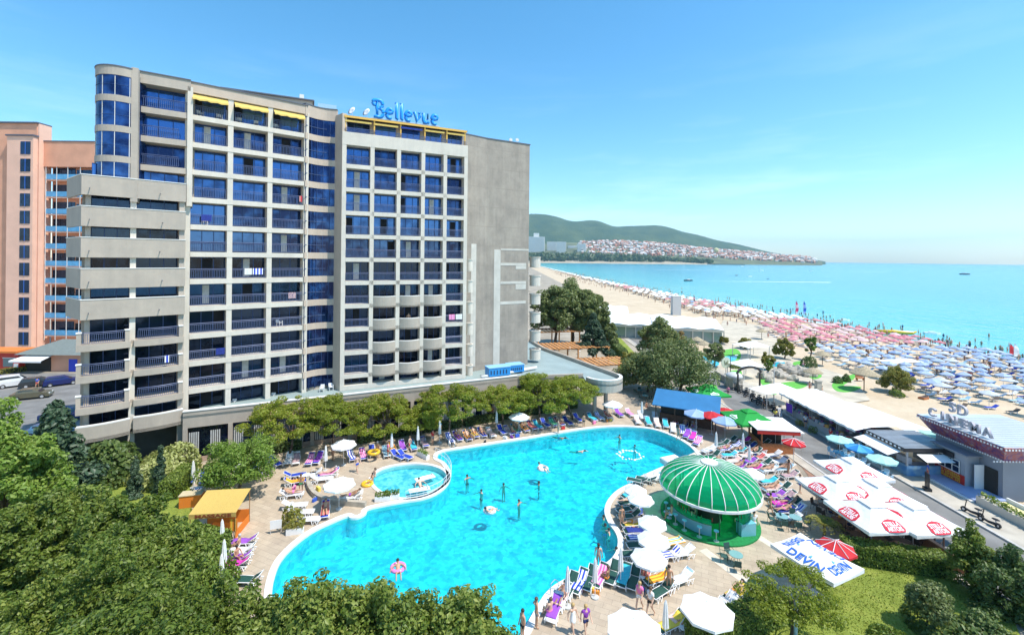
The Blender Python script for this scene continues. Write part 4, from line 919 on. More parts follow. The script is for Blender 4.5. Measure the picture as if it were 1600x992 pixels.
# curved blue glass bay
gp = [GB.M @ Vector((GB.L*k/10, .75*math.sin(PI*k/10)*.75-.15, 0)) for k in range(11)]; gp = [tuple(p[:2]) for p in gp]
MB().wall([(x, y) for x, y in gp], 5.2, 38, .1).build('glass_wall', GLASS, hotel)
for k in range(1, 12): MB().wall([(x+.05, y-.10) for x, y in gp], FL[k]-.62, FL[k]+.12, .12).build('glass_bay_band', BEIGEW, hotel)
MB().wall([(x+.05, y-.10) for x, y in gp], 37.6, 39.0, .5).build('glass_bay_band', BEIGEW, hotel); MB().wall([(x+.08, y-.16) for x, y in gp], 39.002, 39.1, .7).build('roof_edge', ROOFM, hotel)
for k in range(0, 11, 2):
    if k in (0, 10): continue
    MB().cbox((gp[k][0]+.02, gp[k][1]-.04, 21.5), (.06,.06,33), GB.ang).build('glass_bay_mullion', FRAME, hotel)
for k in range(1, 12):
    MB().wall([(x+.04, y-.09) for x, y in gp[:8]], FL[k]+1.0, FL[k]+1.05, .05).build('rail_bar', RAIL, hotel)
# right wing: white grid
MB().prism([(-21.95,55.2),(-20.6,53.99),(-20.2,54.4),(-21.2,56.5)], 4.8, 38.3).build('pier', BEIGEW, hotel)
ru = [0.12, RW.u(580.5), RW.u(622), RW.u(660), RW.u(694.5), RW.L-.2]
for i, u in enumerate(ru): hb('pier', WHITEW, RW, u-(.12 if i == 0 else .24), u+(.36 if i == 0 else .24), 0, 1.35, 4.8, 34.55)
for k in range(1, 11): hb('floor_slab', WHITEW, RW, ru[0]+.37, ru[5]-.25, .0, 1.35, FRT[k]-.5, FRT[k])
hb('top_band', WHITEW, RW, 0, RW.L+.04, -.02, 1.4, 34.55, 36.1); hb('base_band', WHITEW, RW, 0, RW.L+.04, -.02, 1.3, 4.82, 5.35)
for i in range(5):
    for k in range(0, 11):
        a, c = ru[i]+(.37 if i == 0 else .25), ru[i+1]-.25; z0 = FRT[k]+.03
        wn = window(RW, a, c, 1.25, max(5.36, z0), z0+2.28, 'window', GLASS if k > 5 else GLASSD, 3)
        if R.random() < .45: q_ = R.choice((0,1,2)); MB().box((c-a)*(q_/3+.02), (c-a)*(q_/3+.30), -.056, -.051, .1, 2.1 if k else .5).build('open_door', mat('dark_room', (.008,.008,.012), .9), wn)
        elif R.random() < .25: MB().box((c-a)*.36, (c-a)*.6, -.055, -.05, .1, 2.1 if k else .6).build('curtain', CURT, wn)
        if 1 <= k <= 4 and 1 <= i <= 3:
            pts = [tuple((RW.M @ Vector((a+(c-a)*q/10, -.02-.6*4*(q/10)*(1-q/10)*.8, 0)))[:2]) for q in range(11)]
            p = MB().wall(pts, FRT[k]-.5, FRT[k]+.85, .16).build('parapet', GREYW, hotel); MB().wall(pts, FRT[k]+.852, FRT[k]+.92, .24).build('coping', COPE, p)
            MB().prism(pts, FRT[k]-.5, FRT[k]-.3).build('balcony_floor', GREYW, hotel)
        elif k: railing(RW, a, c, .08, FRT[k], 1.0)
# penthouse with yellow frames on the right wing
hb('penthouse_wall', BEIGEW, RW, .3, RW.L-.3, 1.3, 9, 36.0, 38.0)
for i in range(5):
    a, c = ru[i]+.2, ru[i+1]-.15; window(RW, a+.2, c-.1, 1.22, 36.15, 37.6, 'penthouse_window', GLASS, 3)
    for u in (a, ) + ((c,) if i == 4 else ()): MB().box(u-.08, u+.08, .12, .3, 36.1, 38.0, RW.M).build('yellow_post', YEL, hotel)
    MB().add([RW.M @ Vector(p) for p in ((a,1.2,37.95),(c,1.2,37.95),(c,.05,37.55),(a,.05,37.55),(a,.05,37.35),(c,.05,37.35))], [(0,3,2,1),(3,4,5,2)]).build('awning', YCL if i != 2 else FNAVY, hotel)
hb('yellow_fascia', YEL, RW, .2, RW.L-.1, .0, .12, 37.85, 38.1); hb('penthouse_roof', ROOFM, RW, .1, RW.L, .13, 9, 38.0, 38.15)
railing(RW, .3, RW.L-.2, .03, 36.1, .5)
# upper roof storey behind the middle bays
RFR = Fr((-35.6,52.6), (-23.2,58.2)); e0 = RFR.u(345); e1 = RFR.u(486)
hb('roof_storey', BEIGEW, RFR, e0, e1, 0, 6, 38, 40.7); hb('roof_edge', ROOFM, RFR, e0-.2, e1+.2, -.25, 6, 40.702, 40.85)
hb('roof_storey_window', GLASS, RFR, RFR.u(420), RFR.u(441), -.04, -.003, 38.9, 40.0)
hb('chimney', COPE, RFR, RFR.u(465), RFR.u(472), 1.5, 2.2, 40.86, 41.9)
hb('roof_terrace', BEIGEW, RFR, e1+.25, RFR.u(526), 1.2, 5, 38, 40.0)
hb('glass_balustrade', mat('pale_glass', (.45,.6,.66), .1, .3), RFR, RFR.u(494), RFR.u(524), .9, .95, 40.0, 40.9)
# grey concrete end block with a white painted pattern
MB().prism([tuple((GR.M @ Vector((0,0,0)))[:2]), tuple((GR.M @ Vector((GR.L,0,0)))[:2]), tuple((GR.M @ Vector((GR.L,14,0)))[:2]), tuple((GR.M @ Vector((-6,14,0)))[:2]), (-9,64.5), (-7.2,62.6)], 4.6, 38.35).build('end_wall', RAWC, hotel)
MB().wall([(-7.2,62.55),(-3.75,65.22),tuple((GR.M @ Vector((GR.L+.1,-.08,0)))[:2])], 38.352, 38.5, .5).build('roof_edge', ROOFM, hotel)
def gz(py, px): 
    u = GR.u(px); p = GR.M @ Vector((u,0,0)); return H-ray(px, py)[1]*p.y
PAINTW = mat('white_wall_paint', (.56,.53,.47), .85, noise=.12, scale=1)
for x0, x1, y0, y1 in ((772,782,390,573),(782.3,826,389,391.5),(782.3,822,411,415),(806,822,415.3,420.5),(782.3,822,439.5,443.5),(806,822,443.8,452),(782.3,822,470.5,475)):
    xm = (x0+x1)/2; hb('painted_bar', PAINTW, GR, GR.u(x0), GR.u(x1), -.03, -.002, gz(y1, xm), gz(y0, xm))
hb('painted_bar', PAINTW, GS, GS.u(736), GS.u(744), -.03, -.002, 5.5, 23); 
# rounded white balconies on the sides of the end block
for (px, n, y0, dy, r) in ((836,6,406,28.6,.85),(733.5,6,410,33,.45)):
    for k in range(n):
        py = y0+dy*k; Yd = 70.2 if r > .6 else 62.0; c = at(px, py, Yd)
        mb = MB(); mb.lathe([(r*.2,-1.25),(r,-1.2),(r,.3),(r+.08,.32),(r+.08,.45),(r-.12,.45),(r-.12,-.9),(r*.2,-.9)], 18, c)
        mb.build('round_balcony', WHITEW, hotel, smooth=False)
# the sign on the roof
BLUE = mat('sign_blue', (.015,.30,.85), .4)
sign = thing('roof_sign', 'blue letters reading Bellevue standing on the white wing roof', 'sign', (0,0,0))
def strokes(ch):
    A = lambda cx, cy, rx, ry, d0, d1, n=10: [(cx+rx*math.cos(math.radians(d0+(d1-d0)*k/n)), cy+ry*math.sin(math.radians(d0+(d1-d0)*k/n))) for k in range(n+1)]
    if ch == 'B': return [A(.16,1.1,.15,.17,300,100,7)+[(.38,1.3)]+A(.5,1.0,.27,.29,85,-80), A(.5,.36,.33,.34,85,-110)+[(.3,.06),(.1,.02)], [(.36,1.26),(.33,.7),(.36,.08)], [(.36,.69),(.5,.7)]], 1.0
    if ch == 'e': return [[(.1,.36),(.36,.43),(.56,.5)]+A(.32,.4,.25,.36,18,305,13)], .72
    if ch == 'l': return [[(.06,1.22),(.17,1.28),(.17,.12),(.30,.03)]], .40
    if ch == 'v': return [[(.0,.70),(.13,.77),(.34,.05),(.55,.5),(.52,.76),(.42,.70)]], .72
    if ch == 'u': return [[(.02,.72),(.14,.78),(.13,.24),(.22,.06),(.36,.05),(.49,.22)], [(.5,.78),(.49,.14),(.62,.04)]], .76
us = RW.u(582); ue = RW.u(684); word = 'Bellevue'; tot = sum(strokes(c)[1] for c in word); sc_x = (ue-us)/tot*1.03; xq = us-.1
for c in word:
    st, adv = strokes(c); mb = MB()
    for p in st:
        w0 = [RW.M @ Vector((xq+x*sc_x, .6, 38.5+z*1.66)) for x, z in p]
        mb.tube(w0, [.17]+[.225]*(len(w0)-2)+[.17], 6)
    mb.build('letter', BLUE, sign, smooth=True); xq += adv*sc_x
MB().box(us-.3, ue+.2, .58, .66, 38.3, 38.42, RW.M).build('support_bar', METAL, sign)
for k in range(7): u = us+(ue-us)*k/6; MB().tube([RW.M @ Vector((u,.62,38.3)), RW.M @ Vector((u,1.6,38.16))], .03, 4).build('strut', METAL, sign)
def dish(px, py, Y, label):
    p = at(px, py, Y); t = thing('satellite_dish', label, 'satellite dish', p, -.5)
    T = Matrix.Translation((0,0,.75)) @ Matrix.Rotation(math.radians(65), 4, 'X')
    MB().lathe([(.02,0),(.3,.03),(.55,.12),(.57,.13),(.3,.05),(.02,.02)], 16, M=T).build('reflector', WPLASTIC, t, smooth=True); MB().tube([(0,0,0),(0,.1,.7)], .03, 6).build('mast', METAL, t); MB().tube([(0,-.05,.7),(0,-.5,.95)], .015, 5).build('feed_arm', METAL, t)
dish(550, 183.5, 57.5, 'white satellite dish at the corner of the white wing roof'); dish(573, 185.5, 58.2, 'white satellite dish beside the big blue roof letters'); 
for px, py, lab in ((808,221,'small white aerial on the bare grey end block'),(798,219,'short white aerial pair beside the taller aerial on the grey block')):
    p = at(px, py, 69.5); t = thing('roof_aerial', lab, 'aerial', (p.x, p.y, 38.35)); MB().tube([(0,0,0),(0,0,1.3)], .05, 5).build('mast', COPE, t); MB().cbox((0,0,1.0), (.5,.15,.35), .4).build('panel', COPE, t)
# podium
podium = thing('podium_building', 'long grey podium with curtained glass front behind the pool trees', 'building', (0,0,0))
PD = [(-32.9,45.0),(-18.6,51.3),(.9,60.2)]
cc = P(942,590,5); arcp = arc((cc.x, cc.y), 2.6, math.radians(200), math.radians(380), 16)
e5 = P(845,545,5)
roofpoly = PD+[(10.0,61.8)]+arcp+[(e5.x+.6, e5.y), (e5.x-1.5, e5.y+8), (-2,80), (-10,66), (-24,58), (-33,49)]
MB().prism([(x, y) for x, y in roofpoly], 4.55, 4.8).build('roof', PODR, podium)
for A_, B_ in zip(PD, PD[1:]):
    f = Fr(A_, B_); n = round(f.L/3.6)
    MB().box(0, f.L, 0, .3, 3.55, 5.2, f.M).build('fascia', GREYW, podium); MB().box(-.02, f.L+.02, -.06, .36, 5.202, 5.3, f.M).build('coping', COPE, podium)
    MB().box(0, f.L, .1, .35, -.02, .45, f.M).build('plinth', mat('pink_stone', (.42,.30,.23), .85, noise=.2, scale=2), podium)
    for k in range(n):
        u0, u1 = f.L*k/n, f.L*(k+1)/n
        MB().box(u0, u0+.4, -.04, .4, -.02, 3.54, f.M).build('pillar', GREYW, podium)
        w_ = MB().box(u0+.41, u1-.01, .2, .24, .46, 3.54, f.M).build('window', GLASSD, podium)
        mb = MB(); nn = 18
        for q in range(nn): 
            x = u0+.5+(u1-u0-.6)*q/nn
            if (q//5) % 2 == 0: mb.box(x, x+.11, .15, .19, .5, 3.0, f.M)
        mb.build('curtain', CURT, w_)
MB().wall([(.9,60.2),(10.0,61.8)], 3.9, 5.2, .3).build('fascia', GREYW, podium)
MB().wall(arcp, 3.7, 5.25, .3).build('terrace_rim', GREYW, podium); MB().wall(arcp, 5.252, 5.33, .4).build('terrace_coping', COPE, podium)
MB().wall([arcp[-1], (e5.x+.6, e5.y), (e5.x-1.5, e5.y+8)], 3.9, 5.3, .35).build('terrace_wall', GREYW, podium)
for x, y in ((cc.x+.5, cc.y+.4), (cc.x-1.2, cc.y-.6), (4,62), (8.5,63.5)): MB().tube([(x,y,-.02),(x,y,4.55)], .28, 12).build('column', GREYW, podium)
MB().wall([(-18,53),(2,64.5),(9,68)], -.02, 4.5, .3).build('inner_wall', mat('dark_render', (.1,.1,.1)), podium)
# blue plant boxes on the podium roof
BOXB = mat('blue_sheet_metal', (.03,.28,.66), .5, noise=.1, scale=2)
def plant_box(px, py, w_, h_, label):
    p = P(px, py, 4.8); t = thing('cooling_unit', label, 'cooling unit', (p.x, p.y, 4.8), .42)
    MB().box(-w_/2, w_/2, 0, 1.6, .25, h_).build('casing', BOXB, t); MB().box(-w_/2-.05, w_/2+.05, -.06, 1.66, h_+.002, h_+.08).build('lid', mat('pale_blue_lid', (.25,.5,.75), .5), t)
    for k in range(6): MB().box(-w_/2+.2+k*(w_-.4)/6, -w_/2+.35+k*(w_-.4)/6, -.03, -.003, .5, h_-.3).build('vent', mat('dark_slot', (.02,.05,.12)), t)
    for x in (-w_/2+.15, w_/2-.15): MB().box(x-.06, x+.06, .1, 1.5, 0, .245).build('foot', METAL, t)
plant_box(781,590,3.1,1.35,'larger blue cooling unit on the podium roof by the grey wall'); plant_box(808,584,2.2,1.2,'smaller blue cooling unit behind the larger one on the podium roof')
t = thing('roof_duct', 'pale bent duct lying on the podium roof under the grey wall', 'duct', (0,0,0)); MB().tube([P(752,589,5.1), P(772,586,5.1), P(800,581,5.1), P(838,574,5.1)], .22, 10).build('pipe', COPE, t, smooth=True)
# white plastic chairs and towels on the balconies
CH = thing('plastic_chair', 'white plastic armchair', 'chair')
MB().box(-.23,.23,-.22,.22,.41,.45).build('seat', WPLASTIC, CH); MB().box(-.22,.22,.2,.24,.46,.85, Matrix.Rotation(-.15,4,'X')).build('backrest', WPLASTIC, CH)
for sx in (-.21,.21):
    MB().box(sx-.025,sx+.025,-.22,.24,.62,.65).build('armrest', WPLASTIC, CH)
    for sy in (-.2,.2): MB().box(sx-.022,sx+.022,sy-.022,sy+.022,0,.41 if sy > 0 else .62).build('leg', WPLASTIC, CH)
def balcony_pos(fr, px, z, y=.75): return fr.M @ Vector((fr.u(px), y, z))
seats = [(MS,312,11,'top floor balcony under the first yellow awning'),(MS,342,11,'top balcony beside the first awning post'),(MS,372,11,'top balcony under the second yellow awning'),(MS,400,11,'top balcony right below the sagging second awning'),(MS,432,11,'top balcony under the third yellow awning'),(MS,368,0,'ground terrace under the middle bays'),(MS,430,0,'terrace next to a folded stroller and glass doors'),(MS,320,7,'seventh row balcony with a blue towel'),(MS,440,3,'lower middle balcony near the glass bay'),(LW,215,0,'corner terrace of the curved left wing'),(GB,502,0.3,'small terrace before the curved blue glass'),(GB,516,.3,'small terrace beside the white pier foot')]
for i, (fr, px, k, lab) in enumerate(seats):
    z = FL[int(k)] + (.9 if k == .3 else 0); 
    if k == .3: z = 4.8
    loc = balcony_pos(fr, px, z, .75 if k != .3 else -.9); rz = fr.ang+R.uniform(-.6,.6)
    if i == 0: CH.location = loc; CH.rotation_euler.z = rz; CH['label'] = 'white plastic armchair on the '+lab; CH['group'] = 'plastic chairs on the balconies'
    else: dup(CH, loc, rz, 'white plastic armchair on the '+lab, 'plastic chairs on the balconies')
def hung(fr, px, z, w_, col, label, y=-.03):
    u = fr.u(px); mb = MB()
    for k in range(5):
        x = u-w_/2+w_*k/4; mb.v += [tuple(fr.M @ Vector((x, y+.07*s_+.015*math.sin(k*2), zz))) for s_, zz in ((1,z+.75),(.5,z+1.09),(0,z+1.06),(0,z+.4))]
    for k in range(4):
        for q in range(3): mb.f.append([k*4+q, k*4+q+1, k*4+q+5, k*4+q+4]); mb.m.append(0)
    o = mb.build('hung_towel', TOWEL[col]); tag(o, label, 'towel')
hung(MS,388,FL[5],.7,'white','white towel over the railing of a middle balcony'); hung(MS,403,FL[5],1.0,'striped_blue','blue striped towel over a middle balcony railing'); hung(MS,457,FL[4],.8,'print_','patterned clothes hung over the railing nearest the glass bay')
hung(MS,322,FL[7],.9,'navy','dark blue towel on the first middle balcony column'); hung(MS,346,FL[2],.8,'navy','small navy towel on a low middle balcony'); hung(MS,469,FL[8],.3,'red','narrow red cloth at the end of a middle balcony'); hung(RW,707,FRT[3],.8,'pink','pink towel over a white grid balcony near the grey wall'); hung(RW,718,FRT[3],.9,'white','white cloth beside the pink towel on the white grid')
hung(LW,262,FL[2],.35,'striped_blue','striped shirt hung on the curved left wing railing',-.32)
pp = person('bare chested guest leaning out of a rounded white balcony', RW.M @ Vector((RW.u(640), .25, FRT[3]-.2)), RW.ang, 'stand', 0, (('trunks','black'),))
# ------------------------------------------------------------------ orange neighbour, shops, car park
ORW = mat('orange_brick_render', (.72,.36,.23), .9, noise=.14, scale=.4); ORP = mat('pale_peach_render', (.82,.50,.37), .9, noise=.08, scale=.5)
ob = thing('apartment_tower', 'tall orange brick apartment tower beyond the hotel', 'building', (0,0,0))
Yt = 92.0; xl = at(-60,300,Yt).x; x1 = at(57,300,Yt).x; x2 = at(63,300,Yt+3).x
MB().box(xl, x1, Yt, Yt+2.6, -.03, 47.6).build('wall', ORW, ob); MB().box(x1+.002, x1+.35, Yt+.1, Yt+2.6, -.03, 47.6).build('side_wall', ORP, ob)  # side wall takes the paler render to paint in the light falling on it
MB().box(xl-.2, x1+.3, Yt-.3, Yt+2.7, 47.602, 47.9).build('roof_edge', ROOFM, ob)
MB().box(at(18,300,Yt).x, x1+.2, Yt-.9, Yt-.01, -.03, 44.8).build('bay', ORP, ob); MB().box(at(17,300,Yt).x-.1, x1+.4, Yt-1.1, Yt+.02, 44.802, 45.1).build('roof_edge', ROOFM, ob)
wx0, wx1 = at(31,300,Yt-1).x, at(46.5,300,Yt-1).x
for k in range(12):
    z = 41.2-3.52*k; w_ = MB().box(wx0, wx1, Yt-.98, -.02+Yt-.91, z-.1, z+2.5).build('window', GLASSD, ob); MB().box((wx0+wx1)/2-.07, (wx0+wx1)/2+.07, Yt-1.03, Yt-.985, z-.1, z+2.5).build('frame', mat('bright_blue_frame', (.03,.12,.45), .5), w_)
ob2 = thing('apartment_block', 'orange block with pale blue balcony panels behind the orange tower', 'building', (0,0,0))
Y2 = 93.2; b0, b1 = x1+.4, at(190,300,Y2).x
MB().box(b0, b1, Y2+1.6, Y2+12, -.03, 44.2).build('wall', ORW, ob2); MB().box(b0, b1, Y2-.2, Y2+1.59, 39.0, 44.2).build('top_wall', ORW, ob2); MB().box(b0-.1, b1, Y2-.3, Y2+12, 44.202, 44.4).build('roof_edge', ROOFM, ob2)
PBL = mat('pale_blue_panel', (.10,.36,.62), .4, noise=.2, scale=1)
for k in range(12):
    z = 36.4-3.6*k
    if z < 4: break
    MB().box(b0+.3, b1, Y2, Y2+1.6, z-.25, z).build('balcony_floor', ORP, ob2); MB().box(b0+.3, b1-.1, Y2-.06, Y2-.003, z+.05, z+1.1).build('balcony_panel', PBL, ob2)
    MB().box(b0+.3, b0+4.9, Y2+1.5, Y2+1.59, z+.05, z+2.7).build('window', GLASSD, ob2); MB().box(b0+5.2, b1-.1, Y2+1.5, Y2+1.59, z+.05, z+2.3).build('window', GLASSD, ob2)
for x in (b0+.35, b0+2.6, b0+4.9, b0+7.5): MB().box(x-.06, x+.06, Y2-.12, Y2-.065, 3, 39).build('balcony_post', COPE, ob2)
CARP = [(-95,50),(-46,50),(-47,62),(-58,79),(-100,79)]
struct(sheet_mesh([CARP], -.018).build('car_park', ASPH))
shop = thing('shop_pavilion', 'orange shop with grey hipped roof and blue door beside the car park', 'shop', (0,0,0))
Ys = 80.0; s0, s1 = at(36,560,Ys).x, at(150,560,Ys).x
MB().box(s0+.5, s1, Ys, Ys+6, -.03, 3.1).build('wall', ORW, shop)
MB().add([(s0-.6,Ys-1,3.1),(s1+.5,Ys-1,3.1),(s1+.5,Ys+7,3.1),(s0-.6,Ys+7,3.1),(s0+4,Ys+3,5.2),(s1,Ys+3,5.2)], [(0,1,5,4),(2,3,4,5),(1,2,5),(3,0,4),(3,2,1,0)]).build('roof', mat('grey_roof_tiles', (.16,.19,.18), .8, noise=.1, scale=2), shop)
MB().box(at(108,560,Ys).x, at(121,560,Ys).x, Ys-.06, Ys-.003, 0, 2.2).build('door', mat('blue_door_paint', (.02,.05,.55), .5), shop)
MB().box(at(40,560,Ys).x, at(80,560,Ys).x, Ys-.05, Ys-.003, 0, 2.5).build('shop_opening', mat('dark_interior', (.03,.025,.02), .9), shop)
aw = MB(); ax0, ax1 = at(27,548,Ys-1).x, at(77,548,Ys-1).x
aw.add([(ax0+1,Ys-.1,3.0),(ax1,Ys-.1,3.0),(ax1,Ys-2.4,2.35),(ax0,Ys-2.4,2.35),(ax1,Ys-2.4,2.05),(ax0,Ys-2.4,2.05)], [(0,3,2,1),(3,5,4,2)]).build('awning', FW, shop)
rk = thing('red_kiosk', 'red kiosk with glazed front at the foot of the orange tower', 'kiosk', (0,0,0)); Yk = 80.5
k0, k1 = at(-40,560,Yk).x, at(28,560,Yk).x; RED = mat('red_paint', (.55,.03,.02), .5)
MB().box(k0, k1, Yk, Yk+2.8, -.03, 3.2).build('wall', RED, rk); MB().box(k0-.2, k1+.5, Yk-.8, Yk+2.9, 3.202, 3.55).build('roof', mat('orange_fascia', (.7,.2,.04), .6), rk)
wd = MB().box(at(5,560,Yk).x, at(23,560,Yk).x, Yk-.04, Yk-.003, .6, 2.1).build('window', mat('shop_glass', (.2,.26,.25), .1), rk); MB().box(at(4,560,Yk).x, at(24,560,Yk).x, Yk-.03, Yk-.004, 2.11, 2.25).build('frame', COPE, wd)
t = thing('vending_machine', 'red rounded vending cabinet beside the red kiosk', 'vending machine', (at(27,575,Yk-1).x, Yk-.8, -.01)); MB().box(-.55,.55,-.4,.4,0,1.6).build('cabinet', RED, t); MB().lathe([(.55,-.4),(.55,.4)], 12, a0=0, a1=PI, M=Matrix.Translation((0,0,1.6)) @ Matrix.Rotation(PI/2,4,'X')).build('domed_top', RED, t); MB().box(-.4,.4,-.44,-.41,.7,1.5).build('display', mat('white_print', (.7,.7,.7)), t)
def car(px, py, rz, colour, label, kind='hatch', z=-.018, L_=4.2):
    p = P(px, py, z); t = thing('parked_car' if kind != 'van' else 'parked_van', label, 'car' if kind != 'van' else 'van', p, rz, 'cars in the hotel car park'); W_ = .86
    paint = mat('car_paint_%d' % (len(MATS)), colour, .25, .2); h = 1.45 if kind != 'van' else 1.8
    lo = [(-L_/2,.3),(-L_/2,.85),(-L_/2+.1,.95),(L_*.22,.93),(L_*.46,.78),(L_/2,.55),(L_/2,.28)]
    M = Matrix.Rotation(PI/2, 4, 'X')
    MB().prism(lo, -W_, W_, M).build('body', paint, t)
    back = -L_/2+.12 if kind in ('van','hatch') else -L_*.36
    cab = [(back,.951),(back+.15,h-.08),(back+.35,h),(L_*.05,h),(L_*.27,.951)]
    vs = [(x, y, z) for y, s_ in ((-W_+.04,0),(W_-.04,0)) for x, z in cab]; n = 5
    vs = [(x, y*(1 if z < .96 else .86), z) for x, y, z in vs]
    MB().add(vs, [(4,3,2,1,0),(5,6,7,8,9)]+[(i, (i+1) % n, (i+1) % n+n, i+n) for i in range(n)]).build('cabin', paint, t)
    g = mat('car_glass', (.02,.03,.04), .08)
    for s_ in (-1, 1):
        y = s_*(W_-.04)*.935; MB().add([(back+.2,y+s_*.025,1.0),(L_*.2,y+s_*.025,1.0),(L_*.04,y-s_*.03,h-.1),(back+.32,y-s_*.03,h-.1)], [(0,1,2,3) if s_ < 0 else (3,2,1,0)]).build('side_window', g, t)
    MB().add([(back-.012,-.68,1.03),(back-.012,.68,1.03),(back+.1,.62,h-.13),(back+.1,-.62,h-.13)], [(3,2,1,0)]).build('rear_window', g, t)
    MB().add([(L_*.262,-.7,.98),(L_*.262,.7,.98),(L_*.07,.63,h-.06),(L_*.07,-.63,h-.06)], [(0,1,2,3)]).build('windscreen', g, t)
    for sx in (-L_*.31, L_*.31):
        for s_ in (-1, 1):
            wl = MB().tube([(sx,s_*(W_-.2),.32),(sx,s_*(W_+.02),.32)], .32, 14).build('wheel', mat('tyre_rubber', (.02,.02,.02), .8), t); MB().tube([(sx,s_*(W_+.021),.32),(sx,s_*(W_+.03),.32)], .19, 10).build('rim', METAL, wl)
    for s_ in (-1, 1): MB().box(-L_/2-.02, -L_/2-.002, s_*.62-.14, s_*.62+.14, .62, .82).build('tail_light', RED, t); MB().box(L_*.46, L_*.485, s_*.58-.16, s_*.58+.16, .62, .76).build('headlight', COPE, t)
car(26,603,.8,(.75,.75,.75),'white estate car with dark rear window in the car park','van',L_=4.6); car(60,603,.75,(.04,.045,.05),'dark grey car beside the white estate car'); car(97,601,.75,(.02,.03,.14),'dark blue car nearest the shop hedge'); car(50,622,.5,(.13,.12,.08),'olive brown car with a sunshade in its window','saloon'); car(-6,601,.8,(.03,.06,.4),'bright blue car cut off beside the white estate car'); car(98,655,.3,(.05,.08,.2),'dark blue car parked under the left wing trees','saloon'); car(78,680,.2,(.3,.45,.6),'pale blue car under the cedar by the wing','saloon')
person('person in a blue shirt beside the dark grey car', P(58,607), .4, 'walk', 0, (('shirt','blue'),('trunks','red')))
hedge('hedge', 'low green hedge between the car park and the orange shop', [P(52,577),P(130,573)], 1.0, 1.0, leaf=.16, dens=60, seed=5)
hedge('hedge', 'clipped yellowish hedge behind the white estate car', [P(-10,586),P(48,578)], 1.0, .8, 'yellow', leaf=.16, dens=50, seed=6)
# ------------------------------------------------------------------ the pool terrace
# low walls, planters and railing of the wading pool
st = thing('wading_pool_railing', 'thin white hoop railing round the wading pool edge', 'railing')
kp = catmull(world_poly([(634,784),(661,779),(683,771),(698,759),(705,746),(703,733),(695,722),(680,713)]), 6)
mb = MB()
for zz in (.95, .5): mb.tube([(x, y, zz) for x, y in kp], .02, 5)
for k in range(0, len(kp), 2): mb.tube([(kp[k][0], kp[k][1], .05), (kp[k][0], kp[k][1], .95)], .014, 4)
mb.build('hoop_bars', WPLASTIC, st)
def planter(px, py, w_, rz, label, kind='hedge'):
    t = thing('planter', label, 'planter', P(px, py), rz, 'white plant troughs by the pool')
    MB().box(-w_/2, w_/2, -.2, .2, 0, .42).build('trough', WPLASTIC, t)
    rs = np.random.RandomState(int(px)); n = 260; C = np.c_[rs.uniform(-w_/2, w_/2, n), rs.uniform(-.22, .22, n), .42+rs.rand(n)*.35]
    link('foliage', leaf_cloud('foliage', C, unit(n, rs)+[0,0,.5], .1, LEAF[kind], seed=2), t)
planter(598,782,1.3,.15,'white plant trough on the wading pool wall'); planter(612,779,1.3,.15,'white plant trough next to its twin on the wading pool wall'); planter(661,714,1.7,-.75,'white plant trough at the top corner of the wading pool','bright')
planter(461,833,1.2,.25,'white plant trough with tall reedy plant on the near deck','yellow')
shrub('potted_grass', 'reedy yellow green plant above a white trough', P(457,826)+Vector((0,0,.35)), .75, 1.3, 'yellow', .16, 500, 4, 'plant')
MB_ = MB().wall(catmull(world_poly([(478,752),(480,765),(490,778),(508,786),(535,790),(570,793)]), 4), -.02, .42, .35)
t = thing('terrace_kerb_wall', 'low curved stone kerb wall between the loungers and the pool', 'wall'); MB_.build('stone_kerb', mat('kerb_wall_stone', (.42,.37,.30), .85, noise=.25, scale=2), t)
for i, (px, py, lab) in enumerate(((459,741,'board'),)): pass
nb = thing('notice_board', 'small white notice board standing on the near deck', 'notice board', P(431,833), .3)
MB().box(-.4,.4,-.02,.02,.35,1.0).build('panel', WPLASTIC, nb)
for x in (-.36,.36): MB().box(x-.02,x+.02,-.02,.02,0,.35).build('leg', METAL, nb)
# ---- loungers. each entry: pixel x, pixel y, heading (deg, direction of the head), sling, towel, occupant
def sl_label(sling, tw, where): return ('%s sling lounger%s %s' % (sling.replace('lightblue','pale blue'), (' under a %s towel' % tw.replace('_',' ').strip()) if tw else '', where))
SEEN = {}
ORD = ['', 'second ', 'third ', 'fourth ', 'fifth ', 'sixth ', 'seventh ', 'eighth ', 'ninth ', 'tenth ']
def short(label):
    w = label.split()
    for junk in ('swimwear', 'sling', 'spread', 'the', 'a'):
        while len(w) > 15 and junk in w: w.remove(junk)
    return ' '.join(w)
def uniq(label):
    label = short(label)
    SEEN[label] = SEEN.get(label, 0)+1; k = SEEN[label]
    return label if k == 1 else (ORD[min(k-1, 9)] + label)
BIKC = ['black','red','navy','pink','white','purple','green','orange','blue']
def sunbed(px, py, hd, sling, tw=None, occ=None, where='by the pool'):
    p = P(px, py, .3); p.z = 0; rz = math.radians(hd-90)+R.uniform(-.06,.06)
    a = lounger(p, rz, sling, uniq(sl_label(sling, tw, where)))
    if tw: towel(p, rz, tw, uniq('%s towel spread on a %s lounger %s' % (tw.replace('_',' ').strip(), sling.replace('lightblue','pale blue'), where)))
    if occ is not None:
        wear = BIK(BIKC[occ % 9]) if occ % 2 else (('trunks', BIKC[(occ+3) % 9]),)
        c = BIKC[occ % 9] if occ % 2 else BIKC[(occ+3) % 9]
        person(uniq('sunbather in %s swimwear lying on a %s lounger %s' % (c, sling, where)), p+Vector((0,0,.03)), rz, 'lie', occ % 3, wear, ('long_hair' if occ % 2 else 'hair', ['dark','blonde','brown','grey'][occ % 4]), 1.0, 'sunbathers on the loungers')
BUILD_HD = math.degrees(math.atan2(.91,-.41))    # away from the far pool edge
